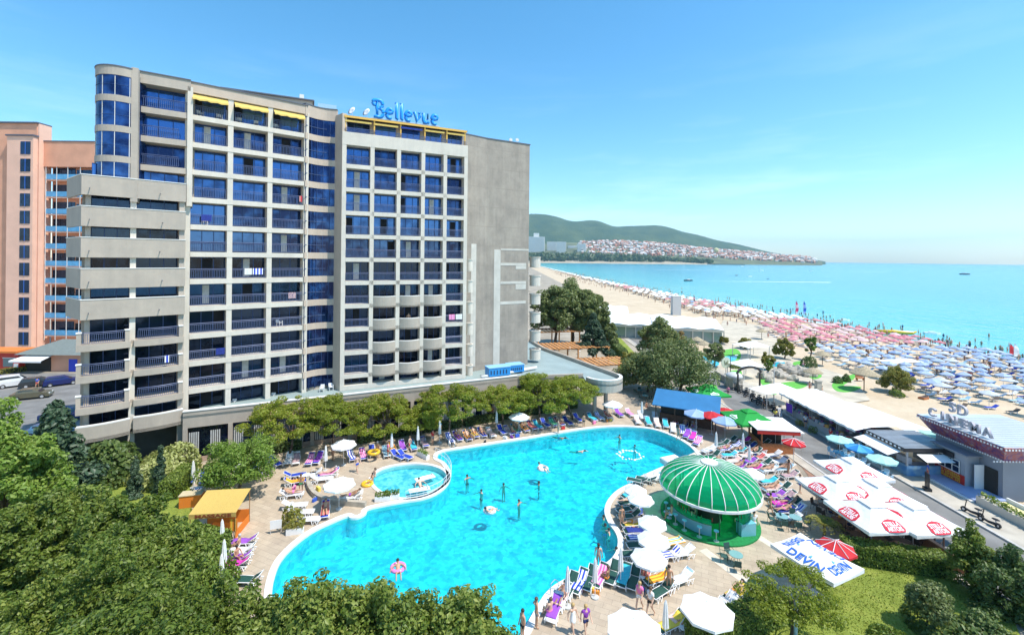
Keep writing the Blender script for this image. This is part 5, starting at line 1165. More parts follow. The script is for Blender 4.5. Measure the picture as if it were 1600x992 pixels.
for a in ((484,719,95,'blue','pink'),(497,717,95,'blue','purple'),(549,713,118,'blue','striped_blue'),(567,711,114,'blue','pink'),(582,706,112,'blue'),(603,707,112,'lightblue'),(622,712,140,'blue'),(633,712,140,'blue'),(629,698,112,'blue','purple'),(645,697,112,'blue','cyan'),(663,692,112,'blue','print_'),(613,699,112,'blue','orange'),
          (703,686,114,'blue','striped_blue'),(715,683,114,'blue','purple',2),(730,682,114,'blue','orange',1),(741,678,114,'blue','yellow',4),(753,677,114,'blue',None,3),(767,677,114,'white','peach'),(784,673,114,'blue'),(795,674,114,'blue','print_'),(806,671,114,'blue','green',5),(819,669,114,'blue','orange',6),(831,666,112,'blue','red'),(840,665,112,'blue','cyan'),(852,662,112,'blue'),(864,661,112,'blue','green'),(874,660,112,'blue','red',7),(887,659,110,'blue','navy'),(903,654,110,'blue'),(925,653,108,'blue','cyan'),(936,651,105,'lightblue','striped_blue'),(950,649,102,'white','red',1),(967,646,98,'blue','purple'),(984,646,95,'white','pink')):
    sunbed(a[0], a[1], a[2]+4, *a[3:4], *(a[4:] if len(a) > 4 else ()), where='in the row along the far pool edge')
for a in ((996,657,88,'white','peach'),(1013,659,84,'lightblue','cyan'),(1027,662,80,'white','peach'),(1040,663,76,'lightblue','cyan'),(1052,670,72,'white','white'),(1066,673,66,'white','striped_blue'),(1073,679,60,'blue','purple'),(1082,683,54,'blue','magenta'),(1090,690,50,'blue','pink'),(1036,650,80,'blue'),(1056,658,70,'blue','red'),(1071,663,64,'blue','navy',3),(1083,668,58,'lightblue',None,2),(1002,650,86,'white'),(1024,652,80,'white')):
    sunbed(a[0], a[1], a[2], *a[3:], where='at the far right curve of the pool')
# right hand rows between pool and kiosks, lying side on
rows = [([(1108,703),(1113,712),(1118,721)], 20, 'on the strip between pool tip and folded umbrellas'),
        ([(1140,688),(1147,696),(1154,704),(1161,712),(1169,721),(1178,731)], 12, 'in the packed row behind the dome'),
        ([(1182,684),(1191,693),(1199,702),(1208,711),(1217,721),(1225,732),(1233,743)], 10, 'in the row before the kiosk planters'),
        ([(1128,694),(1133,702),(1139,711),(1146,720),(1153,729)], 14, 'in the inner packed row behind the dome'),
        ([(1163,688),(1170,697),(1177,706),(1184,715),(1192,724),(1201,734)], 12, 'in the outer packed row behind the dome'),
        ([(1220,762),(1227,775),(1234,786),(1242,797)], 8, 'in the outer row right of the green dome'),
        ([(1200,752),(1206,763),(1212,774),(1219,786),(1226,798),(1233,810)], 8, 'in the row right of the green dome')]
tws = [None,'purple','print_',None,'cyan','white','magenta',None,'red','peach',None,'navy','striped_blue']; slc = ['green','white','green','lightblue','green','green']
q = 0
for pts, hd, wh in rows:
    for px, py in pts:
        q += 1; sunbed(px, py, hd+R.uniform(-4,4), slc[q % 6], tws[(q*5) % 13], (q if q % 3 == 0 else None), wh)
for a in ((996,751,152,'green'),(1010,749,150,'green'),(1022,746,150,'white','white'),(1036,744,148,'white')): sunbed(a[0], a[1], a[2]+185, *a[3:], where='on the pool side of the dome terrace')
for a in ((972,773,205,'green','cyan'),(968,784,200,'green',None,1),(966,795,195,'green'),(969,806,190,'green'),(975,818,188,'green','yellow',4),(980,829,186,'green','navy'),(984,840,184,'green','striped_blue'),(986,851,182,'green'),(978,864,190,'green')): sunbed(a[0]+14, a[1], a[2]+180, *a[3:], where='along the inner pool curve by the white umbrellas')
sunbed(1046,866,16,'white','striped_blue',where='loaded with airbeds on the open deck'); sunbed(1064,864,16,'white','white',where='beside the airbed lounger on the open deck')
for a in ((890,917,60,'green'),(905,911,60,'green','striped_blue'),(921,906,60,'green'),(937,902,58,'green','pink'),(957,897,60,'green'),(975,902,62,'green','cyan'),(990,905,62,'green'),(878,934,62,'green','peach',5),(866,952,70,'white','purple'),(1010,890,60,'white','red',2),(1027,904,20,'green','orange'),(1034,922,35,'green'),(1062,905,25,'lightblue','white')): sunbed(a[0], a[1], a[2], *a[3:], where='in the near corner by the folded umbrellas')
for a in ((1150,927,32,'green','yellow',4),(1166,920,32,'green'),(1180,927,32,'green'),(1132,945,30,'white'),(1062,962,30,'green','peach'),(1078,968,30,'white',None,3),(1098,962,32,'white'),(1115,955,30,'white'),(1048,975,30,'green','yellow')): sunbed(a[0], a[1], a[2], *a[3:], where='beside the bottom hedge')
for a in ((462,752,200,'blue','orange'),(461,742,200,'blue'),(456,772,195,'white',None,0),(461,789,195,'white'),(471,800,192,'white'),(481,811,190,'white'),(508,798,110,'red' if False else 'blue','red',6),(503,748,200,'white'),(513,740,25,'blue','pink',7),(486,741,20,'white'),(549,776,15,'white','white',2),(463,718,108,'white','print_'),(451,718,108,'white'),(318,748,120,'blue'),(303,777,100,'lightblue','striped_blue'),(430,722,140,'blue'),(400,735,140,'blue'),(372,738,130,'white')): sunbed(a[0], a[1], a[2], *a[3:], where='on the deck left of the wading pool')
for a in ((380,846,10,'green','purple'),(376,860,10,'green','white',None),(371,871,8,'green','purple',None),(367,881,6,'green','magenta'),(385,905,0,'green')): sunbed(a[0], a[1], a[2], *a[3:], where='in the near left row by the big trees')
person('seated bather with white cap on a green lounger left of the pool', P(374,860)+Vector((0,0,0)), -1.4, 'sit', 0, (('trunks','white'),), ('hair','grey'))
person('seated bather with bare back on a purple towel by the trees', P(370,878)+Vector((0,0,0)), 1.2, 'sit', 0, (('trunks','purple'),), ('hair','dark'))
LOUNGER.location = P(300,752); LOUNGER.rotation_euler.z = .4; LOUNGER['label'] = 'blue sling lounger alone beside the massage tent hedge'; LOUNGER['group'] = 'sun loungers around the pool'
# ---- umbrellas
U8 = make_umbrella('sun_umbrella', 'round white umbrella', FW, 1.45, 2.2, .52)
first = [True]
def put_umb(px, py, label, proto=U8, zc=2.35, s=1.0, grp='white umbrellas around the pool', first=first, rz=None):
    p = P(px, py, zc); p.z = 0; rz = R.uniform(0, 1) if rz is None else rz; s = s if isinstance(s, tuple) else (s,s,s)
    if first[0]: first[0] = False; proto.location = p; proto.rotation_euler.z = rz; proto['label'] = label; proto['group'] = grp; proto.scale = s; return proto
    return dup(proto, p, rz, label, grp, s)
for a in ((537,691,'white umbrella open over the deck behind the wading pool',.95),(530,752,'white umbrella shading a table left of the wading pool',1.0),(811,648,'white umbrella open under the pool trees in the far row',.95),(957,629,'cream umbrella open by the round terrace columns',1.0),(1001,775,'topmost white umbrella on the inner pool curve',1.0),(993,762,'white umbrella touching the green dome terrace steps',.9),(1019,812,'white umbrella at the middle of the inner pool curve',1.0),(1021,838,'white umbrella second from the bottom on the inner pool curve',1.05),(1014,866,'lowest white umbrella on the inner pool curve',1.1),(1105,947,'white umbrella over loungers beside the bottom hedge',1.08),(991,975,'white umbrella cut by the bottom frame edge',1.1),(1175,736,'white umbrella flat behind the green dome',1.0)):
    put_umb(a[0], a[1], a[2], s=(a[3]*(.72 if 'inner' in a[2] or 'dome' in a[2] else .9),)*2+(.95,), zc=2.3)
FO = make_folded('folded_umbrella', 'closed white umbrella', FW)
ff = [True]
for a in ((509,713,'closed white umbrella beside pink towels on the far left deck'),(612,692,'closed white umbrella among the blue loungers'),(653,681,'closed white umbrella before the podium hedge'),(687,672,'closed white umbrella in front of the podium curtains'),(776,655,'closed white umbrella beside the open one in the far row'),(1003,640,'closed white umbrella at the far right curve'),(1119,690,'closed white umbrella near the pool tip'),(1161,692,'closed white umbrella in the packed row'),(1171,712,'closed white umbrella lower in the packed row'),(347,835,'closed white umbrella next to the massage hedge'),(350,868,'closed white umbrella beside the near left loungers'),(346,892,'closed white umbrella lowest of the left row'),(887,912,'closed white umbrella at the near pool corner'),(930,898,'closed white umbrella in the middle of the near corner'),(970,881,'closed white umbrella next to the lowest open one'),(1040,968,'closed white umbrella by the bottom loungers'),(302,738,'closed white umbrella by the clipped hedge')):
    put_umb(a[0], a[1], a[2], FO, 1.4, 1.0, 'closed white umbrellas', ff)
FN = make_folded('folded_umbrella', 'closed dark blue umbrella beside the blue roofed bar', FNAVY); FN.location = P(1047,658)
UB_ = make_umbrella('sun_umbrella', 'pale blue umbrella open in front of the blue roofed bar', FB, 1.5, 2.25, .5, cloth2=fabric('bluish_canvas', (.42,.56,.8))); p = P(1088,644,2.4); UB_.location = (p.x,p.y,0)
p = P(1133,655,2.4); dup(UB_, (p.x,p.y,0), .4, 'pale blue umbrella next to the green tent umbrella')
UR = make_umbrella('sun_umbrella', 'red umbrella with white print behind the pale blue ones', FR, 1.4, 2.3, .45); p = P(1112,646,2.5); UR.location = (p.x,p.y,0)
p = P(1133,640,2.5); dup(UR, (p.x,p.y,0), .3, 'red umbrella at the gable end of the blue roofed bar')
# ---- big square umbrellas
def square_umbrella(name, label, px, py, rz, cloth, half=2.0, h=2.5, rise=.85, zc=2.5, vent=True, logo=None, lcol=None, group=None, hx=None, at_=None):
    p = P(px, py, zc) if at_ is None else Vector((*at_, 0)); p.z = 0; t = thing(name, label, 'umbrella', p, rz, group); hx = hx or half; hy = half
    c = MB(); v = [(-hx,-hy,h),(hx,-hy,h),(hx,hy,h),(-hx,hy,h),(-hx*.24,-hy*.24,h+rise*.78),(hx*.24,-hy*.24,h+rise*.78),(hx*.24,hy*.24,h+rise*.78),(-hx*.24,hy*.24,h+rise*.78)]
    n = 6; prev = None
    for i in range(4):                        # gently sagging panels
        a, b = Vector(v[i]), Vector(v[(i+1) % 4]); a2, b2 = Vector(v[4+i]), Vector(v[4+(i+1) % 4]); o = len(c.v)
        for r_ in range(n+1):
            for q_ in range(n+1):
                lo = a.lerp(b, q_/n); hi = a2.lerp(b2, q_/n); w_ = lo.lerp(hi, r_/n); w_.z -= .10*math.sin(PI*q_/n)*(1-r_/n)+.04*math.sin(PI*r_/n); c.v.append(tuple(w_))
        for r_ in range(n):
            for q_ in range(n): k = o+r_*(n+1)+q_; c.f.append([k, k+1, k+n+2, k+n+1]); c.m.append(0)
        c.add([a+Vector((0,0,-.25)), b+Vector((0,0,-.25))]+[a.lerp(b, q_/n)-Vector((0,0,.10*math.sin(PI*q_/n))) for q_ in range(n, -1, -1)], [list(range(n+3))])
    can = c.build('canopy', cloth, t)
    if vent:
        k = .30; MB().add([(-hx*k,-hy*k,h+rise*.80),(hx*k,-hy*k,h+rise*.80),(hx*k,hy*k,h+rise*.80),(-hx*k,hy*k,h+rise*.80),(0,0,h+rise*1.12)], [(0,1,4),(1,2,4),(2,3,4),(3,0,4)]).build('vent_cap', cloth, t)
    else: MB().box(-hx*.245,hx*.245,-hy*.245,hy*.245,h+rise*.775,h+rise*.80).build('top_panel', cloth, t)
    MB().tube([(0,0,.02),(0,0,h+rise*(1.05 if vent else .77))], .045, 8).build('pole', METAL, t)
    rb = MB()
    for sx in (-1,1):
        for sy in (-1,1): rb.tube([(0,0,h+rise*.72),(sx*hx*.97,sy*hy*.97,h-.05)], .022, 4); rb.tube([(0,0,h-.25),(sx*hx*.5,sy*hy*.5,h+rise*.38)], .018, 4)
    rb.build('rib', METAL, t); MB().box(-.4,.4,-.4,.4,0,.1).build('base', mat('concrete_base', (.5,.5,.48)), t)
    if logo: logo(t, can, hx, hy, h, rise)
    return t
RP = mat('red_print', (.60,.025,.05), .8); WP = mat('white_print_ink', (.8,.8,.8), .8); BP = mat('blue_print', (.02,.12,.55), .8)
def panel_frame(i, hx, hy, h, rise, across, up, lift=.02):
    """matrix that lays x-y artwork on slope i of a square canopy; across/up in 0..1"""
    v = [(-hx,-hy,h),(hx,-hy,h),(hx,hy,h),(-hx,hy,h)]; a, b = Vector(v[i]), Vector(v[(i+1) % 4])
    a2 = Vector((a.x*.24, a.y*.24, h+rise*.78)); b2 = Vector((b.x*.24, b.y*.24, h+rise*.78))
    X = (b-a).normalized(); mid = a.lerp(b, .5); Y = (a2.lerp(b2, .5)-mid).normalized(); Z = X.cross(Y)
    sag = -.10*math.sin(PI*across)*(1-up)-.04*math.sin(PI*up)
    o = a.lerp(b, across).lerp(a2.lerp(b2, across), up)
    return Matrix.Translation(o + Z*lift + Vector((0,0,sag*.85))) @ Matrix((X, Y, Z)).transposed().to_4x4()
def beer_logo(t, can, hx, hy, h, rise):
    for i in range(4):
        M = panel_frame(i, hx, hy, h, rise, .5, .27, .05) @ Matrix.Scale(.9, 4)
        hexa = [(-.82,-.3),(-.66,-.52),(0,-.56),(.66,-.52),(.82,-.3),(.7,.26),(.37,.44),(0,.52),(-.37,.44),(-.7,.26)]
        pl = MB().prism(hexa, -.012, .012, M).build('printed_panel', RP, can)
        for s, y in (('STELLA', .10), ('ARTOIS', -.29)):
            lettering(s, M @ Matrix.Translation((0,y,.02)), WP, can, .46, .004, .014, width=1.25)
ST = 'large white umbrella with red STELLA ARTOIS panels, '
for a in ((1332,728,'furthest towards the sea road of the six'),(1308,757,'leftmost by the deck path of the six'),(1368,762,'central one beside the road'),(1383,770,'middle one touching the central neighbour') if False else (1372,765,'in the middle along the road side'),(1362,797,'nearest to the pool deck and lowest'),(1427,800,'nearest end beside the low parapet wall')):
    square_umbrella('beer_umbrella', ST+a[2], a[0], a[1], .10+.03*math.sin(a[0]), FW, 2.08, 2.45, 1.05, 2.75, True, beer_logo, group='white beer umbrellas on the terrace')
def label_logo(t, can, hx, hy, h, rise):
    for i in range(4):
        M = panel_frame(i, hx, hy, h, rise, .5, .3, .05)
        MB().prism([(-.6,-.3),(.6,-.3),(.6,.05),(.28,.12),(0,.34),(-.28,.12),(-.6,.05)], -.012, .012, M).build('printed_panel', WP, can)
        MB().prism([(-.5,-.2),(.5,-.2),(.5,-.03),(-.5,-.03)], .014, .02, M).build('printed_bar', mat('green_print', (.05,.35,.1)), can)
square_umbrella('beer_umbrella', 'large green umbrella with white crest standing by the road', 1170, 648, .1, FG, 2.3, 2.5, .95, 2.8, True, label_logo)
square_umbrella('beer_umbrella', 'green umbrella with white crest half hidden behind the dark tree', 1106, 608, .1, FG, 2.2, 2.5, .95, 2.8, True, label_logo)
def water_logo(t, can, hx, hy, h, rise):
    for i, s, k in ((0,'DEVIN',1),(1,'DEVIN',1),(3,'DEVIN',.8),(2,'DEVIN',.8)):
        M = panel_frame(i, hx, hy, h, rise, .52, .36, .07); o = lettering(s, M, BP, can, .78, .004, .012, width=(2.1 if i % 2 == 0 else 1.6))
        MB().add([M @ Vector(p) for p in ((-.03,.38,.0),(.10,.6,.0),(.16,.38,.0))], [(0,1,2)]).build('printed_drop', mat('pale_blue_print', (.1,.4,.75)), can)
square_umbrella('water_umbrella', 'wide white rectangular umbrella with blue DEVIN lettering above the lawn', 1281, 868, -1.15, FW, 1.5, 2.5, .40, 2.6, False, water_logo, hx=1.95, at_=(19.3,28.2))
UR2 = make_umbrella('sun_umbrella', 'red and white panelled umbrella behind the big white rectangular one', FR, 1.15, 2.3, .42, cloth2=None); p = P(1306,850,2.5); UR2.location = (p.x,p.y,0)
mb = MB()
for k in range(8): a = 2*PI*k/8; mb.tube([(.1*math.cos(a),.1*math.sin(a),2.74),(1.13*math.cos(a),1.13*math.sin(a),2.325)], .02, 4)
mb.build('white_seam', WP, UR2)
UR3 = make_umbrella('sun_umbrella', 'red umbrella with white lines beside the white kiosk awning', FR, 1.1, 2.3, .4); p = P(1240,688,2.5); UR3.location = (p.x,p.y,0); link('white_seam', mb.mesh('white_seam', WP), UR3)
# ---- the green dome bar
dome = thing('dome_bar', 'round pool bar under a green glass dome with white ribs', 'bar', P(1105,757,2.7)*1.0)
dc = P(1108,758,2.65); dome.location = (dc.x, dc.y, 0)
m, nt, b = nodes('green_acrylic'); N, Lk = nt.nodes, nt.links
b.inputs['Base Color'].default_value = (.0,.42,.17,1); b.inputs['Roughness'].default_value = .1; b.inputs['Coat Weight'].default_value = .6; b.inputs['Coat Roughness'].default_value = .05
tr = N.new('ShaderNodeBsdfTransparent'); tr.inputs[0].default_value = (.05,.75,.35,1); tl = N.new('ShaderNodeBsdfTranslucent'); tl.inputs['Color'].default_value = (.02,.8,.35,1)
m1 = N.new('ShaderNodeMixShader'); m1.inputs[0].default_value = .45; m2 = N.new('ShaderNodeMixShader'); m2.inputs[0].default_value = .35
Lk.new(b.outputs[0], m1.inputs[1]); Lk.new(tl.outputs[0], m1.inputs[2]); Lk.new(m1.outputs[0], m2.inputs[1]); Lk.new(tr.outputs[0], m2.inputs[2]); Lk.new(m2.outputs[0], N['Material Output'].inputs['Surface'])
GAC = m; DR, DZ, DHt = 3.8, 2.6, 1.9
dprof = [(DR*math.sin(math.radians(a_)), DZ+DHt*math.cos(math.radians(a_))) for a_ in (9,18,28,38,48,58,68,78,90)]
NRB = 26; dm = MB().lathe(dprof[::-1], NRB); dm.build('dome', GAC, dome, smooth=False)
WRB = mat('white_rib_paint', (.78,.78,.76), .45)
for k in range(NRB):
    a_ = 2*PI*k/NRB; MB().tube([(r_*1.006*math.cos(a_), r_*1.006*math.sin(a_), z+.015) for r_, z in dprof], .032, 5).build('rib', WRB, dome, smooth=True)
MB().lathe([(DR-.05,DZ-.13),(DR+.07,DZ-.13),(DR+.07,DZ+.05),(DR-.05,DZ+.05),(DR-.05,DZ-.13)], 52).build('rim', WRB, dome)
MB().lathe([(.62,DZ+DHt-.02),(.64,DZ+DHt+.1),(.3,DZ+DHt+.2),(.001,DZ+DHt+.2)], 26).build('cap', WRB, dome)
MB().lathe([(.001,-.01),(3.75,-.01),(3.75,.12),(.001,.12)], 48).build('platform', mat('green_carpet', (.01,.22,.06), .95, noise=.3, scale=6), dome)
BLW = mat('aqua_panel', (.16,.45,.55), .4, noise=.1, scale=1)
MB().lathe([(2.75,.122),(2.85,.122),(2.85,1.02),(2.75,1.02)], 48, a0=math.radians(-62), a1=math.radians(250)).build('counter_front', BLW, dome)
MB().lathe([(2.3,1.03),(3.05,1.03),(3.05,1.09),(2.3,1.09),(2.3,1.03)], 48, a0=math.radians(-62), a1=math.radians(250)).build('counter_top', mat('green_counter', (.01,.16,.08), .25), dome)
MB().box(.9,2.1,-2.85,-2.2,.122,1.05, Matrix.Rotation(math.radians(8),4,'Z')).build('bar_fridge', BLW, dome)
for k in range(10): a_ = 2*PI*(k+.3)/10; MB().tube([(2.6*math.cos(a_),2.6*math.sin(a_),.12),(2.6*math.cos(a_),2.6*math.sin(a_),DZ+1.3)], .05, 6).build('post', mat('dark_green_paint', (.01,.10,.05), .4), dome)
MB().lathe([(.001,.122),(1.0,.122),(1.0,1.5),(1.15,1.5),(1.15,1.56),(.001,1.56)], 20).build('bar_island', mat('dark_bar_wood', (.05,.04,.03), .5), dome)
rs = np.random.RandomState(4); mb = MB()
for k in range(60): a_ = rs.rand()*2*PI; r_ = rs.choice([.85,2.55]); z = 1.56 if r_ < 1 else 1.09; mb.tube([(r_*math.cos(a_),r_*math.sin(a_),z),(r_*math.cos(a_),r_*math.sin(a_),z+.2),(r_*math.cos(a_),r_*math.sin(a_),z+.3)], [.04,.04,.015], 5)
struct(mb.build('bottles', random_mat('bottle_glass', [(.05,.2,.05),(.2,.1,.02),(.6,.6,.5),(.4,.05,.05)], .1), dome), 'stuff')
person('barman in a white shirt inside the dome bar', dome.location+Vector((-1.6,-.6,.12)), -.5, 'stand', 0, (('shirt','white'),('trunks','black')))
STOOL = thing('bar_stool', 'pale bar stool by the blue counter', 'stool', (0,0,0))
MB().lathe([(.001,.74),(.18,.74),(.18,.8),(.001,.8)], 14).build('seat', FB, STOOL)
MB().lathe([(.03,.03),(.03,.74)], 8).build('stem', METAL, STOOL); MB().lathe([(.001,0),(.2,0),(.2,.03),(.001,.03)], 14).build('foot', METAL, STOOL)
for k, dg in enumerate((255,235,215,200,185,170)):
    a_ = math.radians(dg); l_ = dome.location+Vector((3.35*math.cos(a_),3.35*math.sin(a_),.12)); lab = 'pale blue bar stool %s the curved dome counter' % ('closest to the bathing umbrellas before','beside a hanging leaflet at','in the shade of','half hidden behind','by the pool side of','at the far side of')[k]
    if k == 0: STOOL.location = l_; STOOL['label'] = lab; STOOL['group'] = 'stools at the dome bar'
    else: dup(STOOL, l_, 0, lab, 'stools at the dome bar')
person('bather seated on a stool at the dome counter', dome.location+Vector((-3.4,-1.0,.42)), -1.9, 'sit', 0, (('trunks','lightblue'),), ('hair','brown'))
# green metal garden tables and chairs
GMT = mat('dark_green_metal', (.02,.06,.05), .4, .4); GMG = mat('green_glass_top', (.2,.36,.36), .15)
def tables(name, top_m, leg_m, r=.45):
    t = thing(name, 'round table', 'table'); MB().lathe([(.001,.7),(r,.7),(r,.73),(.001,.73)], 18).build('top', top_m, t)
    for k in range(4): a_ = PI/4+k*PI/2; MB().tube([(r*.3*math.cos(a_),r*.3*math.sin(a_),.7),(r*.85*math.cos(a_),r*.85*math.sin(a_),0)], .016, 5).build('leg', leg_m, t)
    return t
def gchair(name, m_, sm):
    t = thing(name, 'metal chair', 'chair'); MB().box(-.22,.22,-.22,.22,.43,.46).build('seat', sm, t); MB().box(-.22,.22,-.015,.015,0,.42, Matrix.Translation((0,.22,.48)) @ Matrix.Rotation(-.18,4,'X')).build('backrest', sm, t)
    for sx in (-.21,.21):
        for sy in (-.21,.21): MB().tube([(sx,sy,.44),(sx*1.1,sy*1.15,0)], .014, 5).build('leg', m_, t)
        MB().tube([(sx,.23,.7),(sx*1.15,.1,.68),(sx*1.15,-.2,.66),(sx,-.21,.44)], .014, 5).build('armrest', m_, t)
    return t
TB = tables('garden_table', GMG, GMT); GC = gchair('garden_chair', GMT, mat('green_mesh_seat', (.03,.09,.08), .7))
tb_first = [True]; gc_first = [True]
def set_table(px, py, label, chairs, clab, tb=TB, gc=GC, tf=tb_first, gf=gc_first, r=.75, group='garden chairs', z=0):
    p = P(px, py, z+.7); p.z = z
    if tf[0]: tf[0] = False; tb.location = p; tb['label'] = label
    else: dup(tb, p, R.uniform(0,1), label)
    for k, dg in enumerate(chairs):
        a_ = math.radians(dg); l_ = p+Vector((r*math.cos(a_), r*math.sin(a_), 0)); lab = uniq('%s %s' % (clab, ('nearest the camera side','on its far side','at its sea side','at its hotel side')[k % 4])); rz = a_-PI/2
        if gf[0]: gf[0] = False; gc.location = l_; gc.rotation_euler.z = rz; gc['label'] = lab; gc['group'] = group
        else: dup(gc, l_, rz, lab, group)
set_table(1150,866,'round green glass table beside the feathery tree', (250,100,160), 'dark green chair at the table beside the feathery tree')
set_table(1243,808,'round green glass table at the end of the lounger row', (250,70,340,160), 'dark green chair at the table ending the lounger row')
set_table(1222,806,'small green glass table next to the last lounger', (250,170), 'dark green chair at the small table by the last lounger')
set_table(1008,618,'small dark table in the shade of the blue roofed bar', (200,80,320), 'dark chair at the shaded table by the bar')
set_table(1000,609,'dark table under the big tree beside the bar', (200,80), 'dark chair at the table under the big tree')
WT = tables('white_side_table', WPLASTIC, WPLASTIC, .35); p = P(525,768,.6); WT.location = (p.x,p.y,0); WT['label'] = 'white side table under the umbrella left of the wading pool'
# swim rings and airbeds
def ring_(name, label, loc, R_, r_, m_, rz=0):
    t = thing(name, label, 'swim ring', loc, rz); mb = MB()
    for i in range(20):
        for k in range(10):
            a_, b_ = 2*PI*i/20, 2*PI*k/10; mb.v.append(((R_+r_*math.cos(b_))*math.cos(a_), (R_+r_*math.cos(b_))*math.sin(a_), r_*math.sin(b_)+r_*.6)); 
            mb.f.append([i*10+k, ((i+1) % 20)*10+k, ((i+1) % 20)*10+(k+1) % 10, i*10+(k+1) % 10]); mb.m.append(0)
    mb.build('tube', m_, t, smooth=True); MB().tube([(R_+r_*.3,0,r_*1.5),(R_+r_*.35,0,r_*1.85)], .02, 6).build('valve', WPLASTIC, t); return t
PV = mat('pink_vinyl', (.85,.25,.55), .2); YV = mat('yellow_vinyl', (.75,.45,.03), .2); WV = mat('white_vinyl', (.8,.82,.82), .2)
ring_('swim_ring', 'pink swim ring floating in the near left of the pool', P(622,888,WZ), .42, .13, PV); ring_('swim_ring', 'white swim ring with bather in the middle of the pool', P(765,799,WZ), .42, .14, WV); ring_('swim_ring', 'white blossom shaped ring at the upper pool centre', P(848,733,WZ), .45, .14, WV)
ring_('swim_ring', 'yellow swim ring lying on the deck by the wading pool', P(574,757), .42, .15, YV); ring_('swim_ring', 'yellow ring carried along the far deck by a bather', P(584,719)+Vector((0,0,.75)), .5, .16, YV)
def airbed(loc, rz, m_, label):
    t = thing('airbed', label, 'airbed', loc, rz); mb = MB()
    for k in range(5): x = -.28+k*.14; mb.tube([(x,-.95,.07),(x,-.9,.09),(x,.9,.09),(x,.95,.07)], [.05,.075,.075,.05], 8)
    mb.build('tube_rows', m_, t, smooth=True); mb = MB(); mb.tube([(-.3,.78,.17),(.3,.78,.17)], .09, 8); mb.build('pillow', m_, t, smooth=True)
airbed(P(1050,858)+Vector((0,0,.5)), .3-PI/2, stripes('rainbow_vinyl', ((.85,.4,.05),(.85,.75,.3),(.1,.5,.7),(.85,.85,.8)), 3), 'striped orange and blue airbed on a lounger by the dome')
airbed(P(655,766,WZ), -1.2, stripes('white_blue_vinyl', ((.8,.8,.8),(.3,.6,.8)), 4), 'white and blue airbed floating in the wading pool'); airbed(P(664,748,WZ), -1.0, WV, 'white airbed floating behind the striped one')
t = thing('pool_slide_platform', 'white square slab at the pool rim behind the dome', 'platform', P(1050,724), .4); MB().box(-1,1,-.7,.7,0,.5).build('slab', WPLASTIC, t); MB().box(-.9,.9,-.6,.6,.502,.56).build('mat', WP, t)
# pool fountain ripple is left as water; ladder on the near rim
for px, py, rz, lab in ((706,700,.4,'steel pool ladder near the wading pool planter'),(873,928,2.3,'steel pool ladder at the near corner')):
    t = thing('pool_ladder', lab, 'ladder', P(px, py), rz)
    for x in (-.25,.25): MB().tube([(x,.5,.0),(x,.45,.75),(x,.1,.85),(x,-.2,.6),(x,-.25,-.7)], .025, 6).build('rail', METAL, t)
    for z in (-.2,-.5): MB().tube([(-.25,-.24,z),(.25,-.24,z)], .022, 5).build('rung', METAL, t)
# ---- massage tent
mt = thing('massage_tent', 'yellow cloth massage tent with orange sides under the trees', 'tent', P(345,830), .12)
tw_, td = 1.55, 1.15; c = MB(); n = 8
for i in range(n+1):
    for k in range(n+1): x, y = -tw_+2*tw_*k/n, -td+2*td*i/n; c.v.append((x*1.05, y*1.05, 2.05+.55*min(1, (y+td)/(2*td)+.0)-.1*math.sin(PI*k/n)*math.sin(PI*i/n)))
for i in range(n):
    for k in range(n): a_ = i*(n+1)+k; c.f.append([a_, a_+1, a_+n+2, a_+n+1]); c.m.append(0)
YT = fabric('yellow_tent_cloth', (.66,.47,.13)); c.build('roof_cloth', YT, mt)
va = MB().box(-tw_*1.05, tw_*1.05, -td*1.05-.02, -td*1.05-.003, 1.72, 2.06).build('valance', YT, mt); lettering('MASSAGE', Matrix.Translation((.05,-td*1.05-.035,1.88)) @ Matrix.Rotation(PI/2,4,'X'), mat('brown_print', (.25,.06,.02)), va, .34, .004, .012, width=2.5)
ORC = mat('orange_cloth', (.72,.20,.02), .9)
for x in (-tw_, tw_):
    for y in (-td, td): MB().tube([(x,y,0),(x,y,2.05+(.5 if y > 0 else 0))], .03, 6).build('post', mat('wood_post', (.3,.16,.06)), mt)
MB().box(-tw_, tw_, td-.02, td, .0, 1.0).build('back_cloth', ORC, mt); MB().box(tw_-.02, tw_, -td+.05, td-.05, .0, .6).build('side_cloth', ORC, mt)
bd = thing('massage_bed', 'orange covered massage bed inside the yellow tent', 'bed', P(348,834)); MB().box(-.9,.9,-.35,.35,.55,.68).build('mattress', ORC, bd)
for x in (-.8,.8):
    for y in (-.28,.28): MB().box(x-.03,x+.03,y-.03,y+.03,0,.55).build('leg', METAL, bd)
bo = thing('reception_counter', 'orange wooden counter with a pale cloth top beside the tent', 'counter', P(300,789), .25); MB().box(-.8,.8,-.4,.4,.02,1.0).build('front', ORC, bo); MB().box(-.85,.85,-.45,.45,1.0,1.06).build('top', fabric('cream_cloth', (.7,.6,.4)), bo)
ad = thing('menu_board', 'orange and white price board next to the massage tent', 'sign board', P(365,842), .2); MB().box(-.25,.25,-.02,.02,.6,1.5).build('panel', TOWEL['orange'], ad); MB().box(-.03,.03,-.02,.02,0,.6).build('post', METAL, ad)
